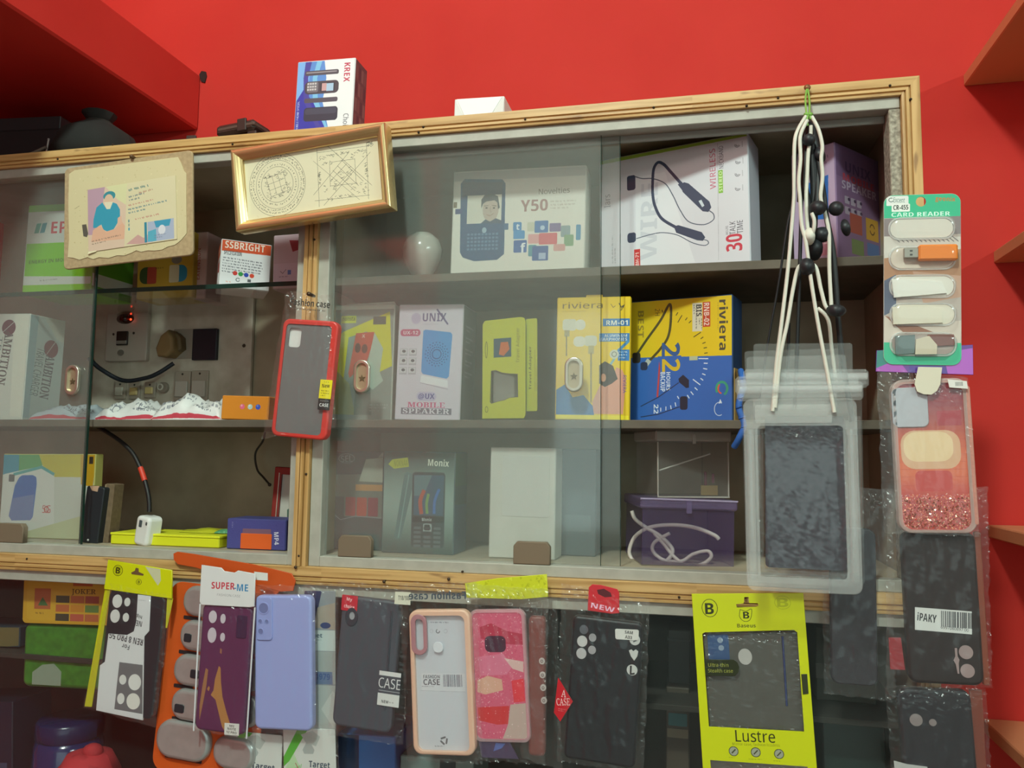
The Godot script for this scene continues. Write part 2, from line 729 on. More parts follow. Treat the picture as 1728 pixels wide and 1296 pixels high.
func tube_lamp(at: Vector3, energy: float) -> void:
	var o := thing("tube_lamp", "white tube lamp fixed high on the right wall of the shop", "lamp", at, -PI / 2)
	var glow := mat("f4f9ff", 0.5, 0.0)
	glow.emission_enabled = true
	glow.emission = Color("ecfff8")
	glow.emission_energy_multiplier = 6.0
	part(o, "housing", block(Vector3(-0.62, -0.02, -0.079), Vector3(0.62, 0.04, -0.02), 0.004, mat("eeeeea", 0.4)))
	part(o, "tube", tube([Vector3(-0.58, 0, 0), Vector3(0.58, 0, 0)], 0.014, glow, 12, false))
	for s in [-1, 1]:
		part(o, "end_cap", block(Vector3(s * 0.6 - 0.018, -0.02, -0.03), Vector3(s * 0.6 + 0.018, 0.02, 0.018), 0.004, mat("e4e4e0", 0.4)))
	var l := AreaLight3D.new()
	l.name = "tube_light"
	l.light_color = Color("e2fff4")
	l.light_energy = energy
	l.area_size = Vector2(1.16, 0.03)
	l.area_range = 8.0
	l.area_attenuation = 2.0
	l.shadow_enabled = true
	o.add_child(l)
	l.position = Vector3(0, 0, 0.016)
	l.rotation = Vector3(0, PI, 0)


# ---------------------------------------------------------------- the room
func build_room() -> void:
	var red := grained("be2f29", "c5352e", 0.006, 0.75, 1.1, 0.0, 3, 5)
	red.metallic_specular = 0.3
	var plaster := mat("8f8b82", 0.8)
	structure("wall_back", block(Vector3(-1.4, -0.1, -0.36), Vector3(1.8, 3.35, -0.24), 0.001, red), red, "red painted wall behind the wooden display cabinet", "wall")
	structure("wall_left", block(Vector3(-1.42, -0.1, -0.24), Vector3(-1.3, 3.35, 3.0), 0.001, red), red, "red painted side wall beyond the left end of the cabinet", "wall")
	structure("wall_right", block(Vector3(1.7, -0.1, -0.24), Vector3(1.82, 3.35, 3.0), 0.001, plaster), plaster, "pale plastered side wall on the far side of the shop", "wall")
	structure("wall_front", joined([block(Vector3(-1.4, -0.1, 3.0), Vector3(-0.7, 3.35, 3.12), 0.001, plaster), block(Vector3(1.4, -0.1, 3.0), Vector3(1.8, 3.35, 3.12), 0.001, plaster), block(Vector3(-0.7, 2.25, 3.0), Vector3(1.4, 3.35, 3.12), 0.001, plaster)]), plaster, "plastered wall behind the viewer with the open shop front in it", "wall")
	structure("ground", block(Vector3(-8, -0.2, 3.12), Vector3(8, -0.02, 16), 0.001, mat("5e5a54", 0.9)), mat("5e5a54", 0.9), "dusty street outside the open shop front", "ground")
	structure("ceiling", block(Vector3(-1.4, 3.3, -0.3), Vector3(1.8, 3.42, 3.1), 0.001, plaster), plaster, "pale plastered ceiling of the shop", "ceiling")
	structure("floor", block(Vector3(-1.4, -0.12, -0.3), Vector3(1.8, 0.0, 3.1), 0.001, mat("8a8178", 0.6)), mat("8a8178", 0.6), "grey floor of the shop", "floor")
	structure("trim_1", block(Vector3(-1.3, 2.033, -0.24), Vector3(-0.80, 2.127, 1.4), 0.003, red), red, "red painted beam running out from the wall above the left end of the cabinet", "beam")
	# a dark chip in the plaster where the beam meets the wall
	var chip := part(self, "plaster_chip", slab(poly([Vector2(-0.006, 0.0), Vector2(-0.002, -0.012), Vector2(0.005, -0.015), Vector2(0.008, -0.004), Vector2(0.006, 0.004), Vector2(-0.002, 0.006)]), [], 0.0, 0.002, 0.0, mat("2a1210", 0.9)), null, Vector3(-0.796, 2.128, -0.24))
	chip.set_meta("label", "small dark hole in the red plaster where the beam meets the wall")
	chip.set_meta("category", "hole")
	var board := mat("c9805a", 0.55)
	var heights := [[1.999, 0.354, "topmost"], [1.757, 0.381, "second from the top"], [1.404, 0.361, "third from the top"], [1.165, 0.345, "lowest"]]
	for i in 4:
		var s: Array = heights[i]
		var o := thing("wall_shelf", "red-brown board shelf on the red wall right of the cabinet, %s" % s[2], "shelf", Vector3(s[1], s[0], -0.24), 0.0, 0.0, 0.0, "board shelves on the red wall")
		part(o, "board", block(Vector3(0, 0, 0), Vector3(0.75, 0.016, 0.24), 0.0015, board), board)
		part(o, "bracket", block(Vector3(0.40, -0.06, 0.0), Vector3(0.415, 0.0, 0.14), 0.001, mat("8f3020", 0.6)))


# ---------------------------------------------------------------- the cabinet
func moulding(a: Vector3, b: Vector3, inward: Vector3, width: float, cut_a: float, cut_b: float, twin: bool, m: Material) -> ArrayMesh:
	# a stick with beads and grooves along its face; cut_a and cut_b mitre its ends
	var profile := [[0.0, -0.012], [0.0, 0.003], [0.03, 0.0045], [0.5, 0.0045], [0.54, 0.0022], [0.57, 0.0022], [0.61, 0.0042], [0.76, 0.0042], [0.79, 0.0018], [0.82, 0.0018], [0.86, 0.0035], [0.98, 0.003], [1.0, 0.0015], [1.0, -0.012]]
	if twin:
		profile = [[0.0, -0.012], [0.0, 0.002], [0.03, 0.0035], [0.3, 0.0035], [0.33, 0.0012], [0.36, 0.0012], [0.4, 0.0045], [0.62, 0.0045], [0.66, 0.0012], [0.69, 0.0012], [0.72, 0.0035], [0.97, 0.0035], [1.0, 0.002], [1.0, -0.012]]
	var along := (b - a).normalized()
	var mesh := ArrayMesh.new()
	var s := Builder.new()
	var at := func(i: int, end: int) -> Vector3:
		var v: float = profile[i][0] * width
		return (a + along * cut_a * v if end == 0 else b - along * cut_b * v) + inward * v + Vector3(0, 0, profile[i][1])
	var n := profile.size()
	for i in n:
		var j := (i + 1) % n
		var d: Vector3 = inward * (profile[j][0] - profile[i][0]) * width + Vector3(0, 0, profile[j][1] - profile[i][1])
		var away := d.cross(along)
		if away.dot(Vector3(0, 0, 1)) < -1e-9 and i < n - 1:
			away = -away
		if i == 0:
			away = -inward
		if i == n - 2:
			away = inward
		if i == n - 1:
			away = Vector3.FORWARD
		s.out([at.call(i, 0), at.call(j, 0), at.call(j, 1), at.call(i, 1)], away)
	for end in 2:
		for i in range(1, n - 1):
			s.out([at.call(0, end), at.call(i, end), at.call(i + 1, end)], -along if end == 0 else along)
	s.into(mesh, m)
	return mesh


func build_cabinet() -> void:
	var o := thing("display_cabinet", "wall display cabinet with pale wooden frame, grey inner strips and dusty sliding glass doors", "cabinet", Vector3.ZERO)
	var wx := wood_material(true)
	var wy := wood_material(false)
	var L := -1.16
	var R := 0.2363
	part(o, "rail", moulding(Vector3(L, 1.9085, 0), Vector3(R, 1.9085, 0), Vector3.DOWN, 0.0195, 0.0, 1.0, false, wx))
	part(o, "stile", moulding(Vector3(R, 1.9085, 0), Vector3(R, 0.95, 0), Vector3.LEFT, 0.0188, 1.0, 0.0, false, wy))
	part(o, "rail", moulding(Vector3(L, 1.3655, 0), Vector3(R - 0.0188, 1.3655, 0), Vector3.DOWN, 0.0215, 0.0, 0.0, false, wx))
	part(o, "stile", moulding(Vector3(-0.4718, 1.889, 0.0003), Vector3(-0.4745, 1.3656, 0.0003), Vector3.RIGHT, 0.0186, 0.0, 0.0, true, wy))
	var grey := grained("a5a196", "b5b1a6", 0.02, 0.5, 4.0, 0.0, 9)
	var peeled := grained("6e665a", "cdc5b2", 0.03, 0.8, 9.0, 0.0, 21, 5)
	var strips := [
		[Vector3(L, 1.8765, -0.02), Vector3(R - 0.0195, 1.889, -0.001)], [Vector3(L, 1.3655, -0.02), Vector3(-0.483, 1.378, -0.001)], [Vector3(-0.4405, 1.3655, -0.02), Vector3(R - 0.0195, 1.378, -0.001)],
		[Vector3(-0.4835, 1.3655, -0.02), Vector3(-0.4725, 1.8765, -0.0015)], [Vector3(-0.455, 1.3655, -0.02), Vector3(-0.4403, 1.8765, -0.0015)], [Vector3(L, 1.3305, -0.02), Vector3(R - 0.0195, 1.344, -0.001)],
	]
	for s in strips:
		part(o, "grey_strip", block(s[0], s[1], 0.0008, grey), grey)
	part(o, "peeled_strip", block(Vector3(R - 0.0305, 1.378, -0.03), Vector3(R - 0.0189, 1.8764, -0.0018), 0.001, peeled), peeled)
	part(o, "runner", block(Vector3(-0.44, 1.868, -0.022), Vector3(R - 0.031, 1.8764, -0.019), 0.0005, mat("8d8f88", 0.45)))
	var inside := grained("a2947d", "c0b198", 0.01, 0.75, 1.6, 0.0, 31, 5)
	part(o, "back_panel", block(Vector3(L, 1.3456, -0.236), Vector3(R, 1.907, -0.225), 0.0005, inside), inside)
	var dim := grained("2a2621", "38332c", 0.012, 0.8, 2.0, 0.0, 43)  # dark colour stands in for the shade inside the lower case
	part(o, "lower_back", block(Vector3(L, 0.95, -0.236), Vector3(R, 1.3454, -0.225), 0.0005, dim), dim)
	part(o, "top_board", block(Vector3(L, 1.889, -0.236), Vector3(R, 1.906, -0.0125), 0.0005, inside), inside)
	part(o, "bottom_board", block(Vector3(L, 1.3455, -0.225), Vector3(R - 0.019, 1.3775, -0.0205), 0.0005, inside), inside)
	part(o, "side_panel", block(Vector3(R - 0.017, 0.95, -0.225), Vector3(R, 1.889, -0.0125), 0.0005, inside), inside)
	part(o, "divider", block(Vector3(-0.4705, 1.3775, -0.225), Vector3(-0.457, 1.889, -0.0205), 0.0005, inside), inside)
	var glass := clear("dfe9e4", 0.01)
	var edge := mat("1f3a33", 0.15, 0.0)
	part(o, "shelf_edge", block(Vector3(L, 1.7155, -0.0310), Vector3(-0.4705, 1.7215, -0.0300), 0.0002, edge), edge)
	part(o, "glass_shelf", block(Vector3(L, 1.7155, -0.224), Vector3(-0.4705, 1.7215, -0.0312), 0.0004, glass), glass)
	var ply := grained("5c5348", "6e6456", 0.015, 0.7, 2.5, 0.0, 41)
	part(o, "shelf", block(Vector3(-0.457, 1.711, -0.2245), Vector3(R - 0.0172, 1.7215, -0.022), 0.0008, ply), ply)
	part(o, "shelf", block(Vector3(L, 1.5325, -0.2245), Vector3(-0.4706, 1.5425, -0.026), 0.0008, ply), ply)
	part(o, "shelf", block(Vector3(-0.457, 1.5325, -0.2245), Vector3(R - 0.0172, 1.5425, -0.022), 0.0008, ply), ply)
	# sliding panes: two in each bay, pushed to the left
	var dusty := clear("b9c2bb", 0.045, 0.3)
	var steel := mat("d0c8b8", 0.28, 0.8)
	var block_brown := mat("7b6956", 0.7)
	var panes := [[-1.14, -0.793, -0.0195, 0.0], [-1.15, -0.785, -0.0135, -0.8105], [-0.4395, -0.105, -0.0135, -0.3963], [-0.43, -0.0835, -0.0195, -0.1363]]
	for p in panes:
		var d := Node3D.new()
		d.name = "sliding_door"
		o.add_child(d, true)
		d.position = Vector3(0, 0, p[2])
		part(d, "pane", block(Vector3(p[0], 1.3785, -0.0018), Vector3(p[1], 1.876, 0.0018), 0.0003, glass), glass)
		part(d, "dust_layer", block(Vector3(p[0], 1.3787, 0.0019), Vector3(p[1] - 0.0005, 1.8755, 0.002), 0.00005, dusty), dusty)
		part(d, "pane_edge", block(Vector3(p[1], 1.3785, -0.0018), Vector3(p[1] + 0.0006, 1.876, 0.0018), 0.0001, edge), edge)
		if p[3] != 0.0:
			var shape := rr(p[3], 1.5745, 0.0215, 0.0405, 0.0107, 8)
			part(d, "finger_pull", slab(shape, [rr(p[3], 1.5785, 0.0135, 0.0325, 0.0067, 8)], 0.002, 0.006, 0.0015, steel))
			part(d, "pull_dish", slab(rr(p[3], 1.5783, 0.0139, 0.0329, 0.0069, 8), [], 0.002, 0.003, 0.0, mat("bfae90", 0.35, 0.6)))
			var star := []
			for i in 10:
				var a := PI / 2 + TAU * i / 10.0
				star.append(Vector2(p[3], 1.5925) + Vector2(cos(a), sin(a)) * (0.0046 if i % 2 == 0 else 0.002))
			part(d, "star", slab(poly(star), [], 0.003, 0.0038, 0.0, mat("7a6c52", 0.4, 0.6)))
	for x in [-0.396, -0.1815, -0.886]:
		part(o, "door_stop", slab(poly([Vector2(x - 0.021, 1.3785), Vector2(x + 0.021, 1.3785), Vector2(x + 0.021, 1.3985), Vector2(x + 0.017, 1.4035), Vector2(x - 0.017, 1.4035), Vector2(x - 0.021, 1.3985)]), [], -0.0093, -0.001, 0.0008, block_brown))
	var nail := mat("3a2b1e", 0.6, 0.3)
	for p in [Vector3(-0.7566, 1.9089, 0.005), Vector3(-0.8424, 1.8956, 0.005), Vector3(-0.5775, 1.8958, 0.005), Vector3(-0.3192, 1.8973, 0.005), Vector3(-0.3252, 1.8911, 0.005), Vector3(-0.1926, 1.8962, 0.005), Vector3(-0.043, 1.8974, 0.005), Vector3(0.0921, 1.8963, 0.005), Vector3(0.0588, 1.8905, 0.005), Vector3(0.2065, 1.8996, 0.005), Vector3(0.2264, 1.8827, 0.005), Vector3(-0.4584, 1.7646, 0.005), Vector3(-0.4588, 1.4755, 0.005), Vector3(-0.4645, 1.3781, 0.005), Vector3(-0.8506, 1.3595, 0.005), Vector3(-0.0185, 1.3513, 0.005), Vector3(-0.2605, 1.3679, 0.005)]:
		part(o, "nail", lathe([Vector2(0.0014, -0.002), Vector2(0.0014, 0.0), Vector2(0.0008, 0.0008), Vector2(0, 0.001)], nail, 8), null, p, Vector3(PI / 2, 0, 0))
	# the lower part: a case below the bottom rail, its shade painted into the boards
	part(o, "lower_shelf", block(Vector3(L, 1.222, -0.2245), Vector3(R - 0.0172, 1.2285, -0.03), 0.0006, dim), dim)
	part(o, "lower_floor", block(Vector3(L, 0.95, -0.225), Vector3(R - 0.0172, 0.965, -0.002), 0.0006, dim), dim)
	part(o, "lower_pane", block(Vector3(L, 0.966, -0.0165), Vector3(R - 0.0172, 1.330, -0.013), 0.0004, glass), glass)


func joined(meshes: Array) -> ArrayMesh:
	var st := SurfaceTool.new()
	st.begin(Mesh.PRIMITIVE_TRIANGLES)
	for m in meshes:
		for i in m.get_surface_count():
			st.append_from(m, i, Transform3D())
	return st.commit()



# ---------------------------------------------------------------- on top of the cabinet
func on_the_top() -> void:
	var p := Print.new(0.0848 * 1000.0, 0.1226 * 1000.0, "e9eaee")
	p.poly([0, 0, 39.8, 0.3, 43.9, 24.9, 42.3, 41.5, 39.9, 57.8, 52, 101.1, 0, 97.4], "5d8fd6")
	p.poly([0, 0, 19, 0.1, 17.3, 40, 14.4, 98.4, 0, 97.4], "7fb2ec")
	p.poly([0, 97.4, 0.4, 55.4, 10.4, 39.6, 31.8, 65.5, 52, 101.1], "3a3fa8")
	p.poly([11.2, 0.6, 20.7, 0.2, 16.2, 23.4, 20.1, 56.6, 42.5, 100.4, 35.7, 99.9, 11.5, 56.1, 9.3, 23], "4b4aa0")
	p.poly([28.5, 0.6, 36.3, 0.1, 30, 24.1, 32.9, 55.8, 52, 101.1, 48.5, 100.8, 25.2, 56.9, 23.1, 23.7], "7fbfe6")
	p.rrect(11.4, 13.6, 50.6, 6.7, 2.37, "55505a")
	p.rrect(13, 15.3, 46.2, 1.7, 0.79, "9a949c")
	p.rrect(11.9, 28.7, 51.2, 18.3, 6.33, "4d4852")
	p.rrect(15.3, 29.6, 17.3, 15, 3.16, "77717a")
	for i in 4:
		for j in 3:
			p.rect(15.8 + i * 3.64, 30.8 + j * 4.11, 2.69, 2.53, "c9c4c8")
	p.rect(36, 31.7, 20.9, 12.5, "3a3844")
	p.rect(37.8, 32.2, 7, 10.8, "c8a0a4")
	p.rect(44.7, 32.7, 10.5, 10.9, "a9c4e0")
	p.rrect(12.3, 52.7, 50.1, 6.6, 2.37, "5a5560")
	p.rrect(12.7, 65.9, 50.8, 19.7, 4.74, "3b3d4c")
	p.rrect(14.2, 67.5, 47.4, 8.2, 3.16, "484b5c")
	p.text("KREX", 74.4, 19, 8.9, 27.1, "c0405a", 90, true)
	p.text("Choi", 76.5, 85.7, 7.9, 16.5, "45454f", 90)
	p.text("MOBILE PHONE SPECIAL", 3.6, 76.7, 3.4, 42.3, "d8e4f8", -90)
	var side := Print.new(60, 80, "6d5157", 3.0)
	for i in 4:
		for j in 5:
			side.rect(4 + i * 14, 4 + j * 15, 11, 12, ["7c5a5e", "5e4550", "8a6a6c"][(i + j) % 3])
	var o := thing("phone_box", "white and blue mobile phone box standing on top of the cabinet behind the gold frame", "box", Vector3(-0.4831, 1.9065, -0.055), 0, -0.0263, 0)
	carton(o, 0.0848, 0.1226, 0.0393, printed(p, 0.4), mat("d9d7dc", 0.6), {"right": printed(side, 0.5), "top": mat("d0d0d8")})
	o = thing("white_box", "plain white carton with folded end flap lying on top of the cabinet", "box", Vector3(-0.271, 1.9065, -0.07), 0, -0.0232, 0)
	carton(o, 0.0671, 0.0572, 0.1, mat("ecebea", 0.6), mat("e4e2e0", 0.65))
	part(o, "end_flap", slab(poly([Vector2(-0.0307, 0.0566), Vector2(0.0307, 0.0562), Vector2(0.015, 0.0295), Vector2(-0.0177, 0.0301)]), [], 0.0002, 0.0011, 0.0004, mat("f0efee", 0.6)))
	part(o, "tuck_corner", slab(poly([Vector2(-0.0328, 0.0565), Vector2(-0.0314, 0.0557), Vector2(-0.0192, 0.0301), Vector2(-0.0322, 0.0303)]), [], 0.0001, 0.0007, 0.0002, mat("dcdad8", 0.6)))
	part(o, "tuck_corner", slab(poly([Vector2(0.0317, 0.0563), Vector2(0.0335, 0.0554), Vector2(0.0326, 0.0301), Vector2(0.0167, 0.0303)]), [], 0.0001, 0.0007, 0.0002, mat("dcdad8", 0.6)))
	# dark brown wallets
	var leather := grained("2f1d19", "48302a", 0.05, 0.5, 12.0, 0.0, 51)
	var spots := [[Vector3(-0.673, 1.9065, -0.03), 0.05, 0.04, 0.0195, 0.08, 0.0], [Vector3(-0.59, 1.9065, -0.035), 0.085, 0.05, 0.0195, -0.12, 0.0], [Vector3(-0.598, 1.9268, -0.03), 0.062, 0.04, 0.0155, -0.1, 0.05]]
	var says := ["dark brown wallet lying flat on the cabinet top nearest the red beam", "dark brown wallet under another, left of the phone box", "dark brown wallet lying tilted on top of another wallet"]
	for i in 3:
		var s: Array = spots[i]
		o = thing("wallet", says[i], "wallet", s[0], s[4], s[5], 0.0, "brown wallets on the cabinet top")
		part(o, "cover", box(Vector3(s[1], s[3], s[2]), 0.004, leather), leather)
		part(o, "inner_leaf", box(Vector3(s[1] * 0.94, s[3] * 0.3, s[2] * 0.9), 0.001, leather), mat("5a4038", 0.7), Vector3(0.003, s[3] * 0.35, 0.001))
		part(o, "strap", box(Vector3(0.014, s[3] * 1.12, 0.004), 0.001, leather), mat("3b2824", 0.5), Vector3(s[1] * 0.2, 0, 0.002))
	# dim things at the far left, in the shade of the beam
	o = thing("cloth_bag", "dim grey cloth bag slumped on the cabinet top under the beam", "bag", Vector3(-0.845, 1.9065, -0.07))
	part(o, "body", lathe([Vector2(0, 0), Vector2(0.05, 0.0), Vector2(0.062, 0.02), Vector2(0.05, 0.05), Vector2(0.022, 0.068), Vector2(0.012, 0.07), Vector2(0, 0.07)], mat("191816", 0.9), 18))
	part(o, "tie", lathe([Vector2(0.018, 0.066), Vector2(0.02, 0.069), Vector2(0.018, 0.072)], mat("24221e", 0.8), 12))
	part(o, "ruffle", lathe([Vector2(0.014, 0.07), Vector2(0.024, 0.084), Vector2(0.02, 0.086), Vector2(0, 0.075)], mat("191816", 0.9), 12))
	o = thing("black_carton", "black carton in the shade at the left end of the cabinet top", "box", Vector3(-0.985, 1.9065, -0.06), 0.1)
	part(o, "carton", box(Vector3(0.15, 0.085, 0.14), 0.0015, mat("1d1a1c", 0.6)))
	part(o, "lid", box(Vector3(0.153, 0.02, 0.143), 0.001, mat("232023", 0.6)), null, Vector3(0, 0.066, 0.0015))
	o = thing("thin_rod", "thin pale rod standing by the black carton at the left end", "rod", Vector3(-0.9169, 1.9402, -0.05) * Vector3(1, 0, 1) + Vector3(0, 1.9065, 0), 0.0, -0.12)
	part(o, "rod", tube([Vector3.ZERO, Vector3(0, 0.044, 0)], 0.0012, mat("c8bcb8", 0.4)))
	part(o, "cap", ball(Vector3(0.0016, 0.0016, 0.0016), mat("a8a0a0", 0.4)), null, Vector3(0, 0.044, 0))
	o = thing("loose_cable", "dusty cable lying in a bow at the far left of the cabinet top", "cable", Vector3(-0.95, 1.9065, -0.03))
	part(o, "cable", tube([Vector3(-0.05, 0.0025, 0), Vector3(-0.01, 0.006, 0.0), Vector3(0.025, 0.017, -0.004), Vector3(0.045, 0.028, -0.01)], 0.0022, mat("6a5a50", 0.7)))


# ---------------------------------------------------------------- hung on the upper frame
func hung_high() -> void:
	old_card()
	gold_frame()
	red_case()
	pouches()
	card_reader()
	glitter_case()


func old_card() -> void:
	var o := thing("cardboard_sheet", "old cardboard sheet with torn paper and faded portrait print hung on a nail", "picture", Vector3(-0.7163, 1.7443, 0.016), 0, 0.0597, 0)
	var card := grained("a58a68", "bda27e", 0.03, 0.85, 9.0, 0.0, 61)
	part(o, "backing", slab(rr(0, 0, 0.1931, 0.1385, 0.007), [], -0.004, -0.001, 0.0008, card), card)
	var paper := Print.new(0.1931 * 1000.0, 0.1385 * 1000.0, "d3c29a", 3.0)
	paper.speckle(0, 0, 0.1931 * 1000.0, 0.1385 * 1000.0, 260, 0.3, 1.6, ["c6b48a", "dccca6", "bfa97e", "cbb88c"], 4)
	paper.poly([28.9, 81.1, 35.3, 80.8, 38.5, 94, 36.5, 98.7, 31.1, 96.7], "5a5048")
	paper.line([17, 58.2, 24.5, 54.8], 0.5, "8a785a")
	paper.rect(91.3, 1.2, 14.1, 4.8, "5d5358")
	part(o, "torn_paper", slab(poly([Vector2(-0.0886, 0.1297), Vector2(-0.0802, 0.1338), Vector2(-0.0367, 0.133), Vector2(0.0035, 0.1324), Vector2(0.0447, 0.1317), Vector2(0.0758, 0.1312), Vector2(0.0807, 0.1221), Vector2(0.0846, 0.1116), Vector2(0.0879, 0.1081), Vector2(0.0877, 0.0745), Vector2(0.088, 0.0289), Vector2(0.0809, 0.0216), Vector2(0.0756, 0.018), Vector2(0.0704, 0.0152), Vector2(0.0608, 0.0143), Vector2(0.052, 0.011), Vector2(0.0407, 0.011), Vector2(0.0319, 0.0124), Vector2(0.0214, 0.0115), Vector2(0.0144, 0.0144), Vector2(0.0072, 0.0117), Vector2(-0.0036, 0.0092), Vector2(-0.0142, 0.0107), Vector2(-0.0269, 0.0084), Vector2(-0.0412, 0.011), Vector2(-0.0503, 0.0092), Vector2(-0.0593, 0.013), Vector2(-0.0713, 0.0106), Vector2(-0.0812, 0.0145), Vector2(-0.0894, 0.0159), Vector2(-0.0876, 0.0402), Vector2(-0.0893, 0.0892)]), [], -0.0009, -0.0002, 0.0, mat("cdbb92", 0.85), printed(paper, 0.85), Rect2(-0.1931 / 2, 0, 0.1931, 0.1385)))
	var tack := mat("6b4f35", 0.5, 0.4)
	part(o, "nail", lathe([Vector2(0.002, -0.004), Vector2(0.0028, 0.003), Vector2(0.0012, 0.0045), Vector2(0, 0.005)], tack, 10), null, Vector3(Vector2(0.0092, 0.143).x, Vector2(0.009, 0.1399).y, 0), Vector3(PI / 2, 0, 0))
	var p := Print.new(0.1315 * 1000.0, 0.0846 * 1000.0, "d8c9a6", 5.0)
	p.poly([0, 0, 60.2, 0, 53.9, 86.8, 0.1, 83.8], "d8b9a4")
	p.poly([0, 0, 26.5, -0.3, 21.6, 30, 6.9, 62.3, -0.1, 61.7], "b993a4")
	p.poly([27.4, -0.2, 60.2, 0, 57.8, 28.9, 45.3, 19.8], "d6cfa2")
	p.spot(33, 13.2, 18.4, 12.8, "3a8794")
	p.spot(32, 19.9, 14, 18.4, "d9b49a")
	p.poly([24.9, 20.6, 39, 21.7, 35.6, 31.1, 31.8, 34, 27.8, 28.9], "e0d2b8")
	p.poly([22.3, 20.4, 13.1, 26.1, 8.4, 41.7, 7.6, 52.8, 16.2, 54.3, 20.1, 49.8, 23, 57.3, 29.7, 61, 37.7, 60.1, 43.6, 52.6, 48.6, 45, 48.6, 33.8, 44, 25.4, 38, 22.5, 33.8, 31, 28.6, 30.5], "3593ae")
	p.poly([7.3, 56, 18.3, 50.5, 26.2, 60.7, 40.4, 58.7, 50.8, 50, 55.5, 56.8, 54.1, 74.1, 4.4, 71.6], "dca98e")
	p.poly([45.1, 44.7, 50.6, 42, 51.4, 53.2, 44.2, 55.8], "dcae96")
	p.small_print(5.4, 70.1, 42.94, 2, 3.83, "8a6f60", 6, -4)
	p.small_print(62.2, 8.3, 55.21, 1, 6.9, "5f7d7a", 7, -5)
	p.small_print(77.6, 14.4, 38.34, 1, 5.37, "b5826e", 8, -5)
	p.small_print(62.3, 18, 23.01, 2, 4.6, "5a6c78", 9, -5)
	p.small_print(61.3, 29.2, 56.75, 1, 4.6, "c07c70", 10, -4)
	p.small_print(60.9, 34.8, 58.28, 2, 4.6, "4d7684", 11, -4)
	p.small_print(71.1, 49.3, 47.55, 1, 4.6, "c07c70", 12, -4)
	for i in 3:
		p.rect(60.6, 49.2 + i * 5.37, 1.92, 3.83, ["6a8c90", "8a9a90", "3f96b0"][i])
	p.poly([57, 81.5, 74.6, 71.1, 82.9, 76.6, 94.1, 69.5, 96.3, 84, 77, 84], "c99a94")
	p.rect(84.4, 56.2, 3.5, 26.9, "2f8098")
	p.rect(88.9, 56.4, 38.6, 26.9, "a8adc4")
	p.poly([98.8, 56.4, 123.5, 56.8, 121, 65.4, 101.5, 65.4], "3d93b4")
	p.spot(110, 69.2, 10.5, 12.7, "d8d4dc")
	p.poly([89.7, 69.2, 101.4, 67, 101.7, 82.9, 88.5, 82.6], "58a4bc")
	p.small_print(98.9, 74.7, 16.87, 2, 3.07, "7a7c98", 14)
	var q := thing("faded_print", "faded print of a seated bearded man in a teal shawl on torn paper", "print", Vector3(-0.7084, 1.7656, 0.0168), 0, 0.0843, 0)
	part(q, "sheet", slab(rr(0, 0, 0.1315, 0.0846, 0.0008), [], -0.0006, 0.0, 0.0, mat("d8c9a6", 0.8), printed(p, 0.7), Rect2(-0.1315 / 2, 0, 0.1315, 0.0846)))
	part(q, "curled_corner", slab(poly([Vector2(-0.1315 / 2, -0.0035), Vector2(-0.1315 / 2 + 0.012, -0.001), Vector2(-0.1315 / 2 + 0.012, 0.0004), Vector2(-0.1315 / 2, 0.0004)]), [], -0.0002, 0.0004, 0.0, mat("dccfae", 0.8)), null, Vector3.ZERO, Vector3(-0.3, 0, 0))


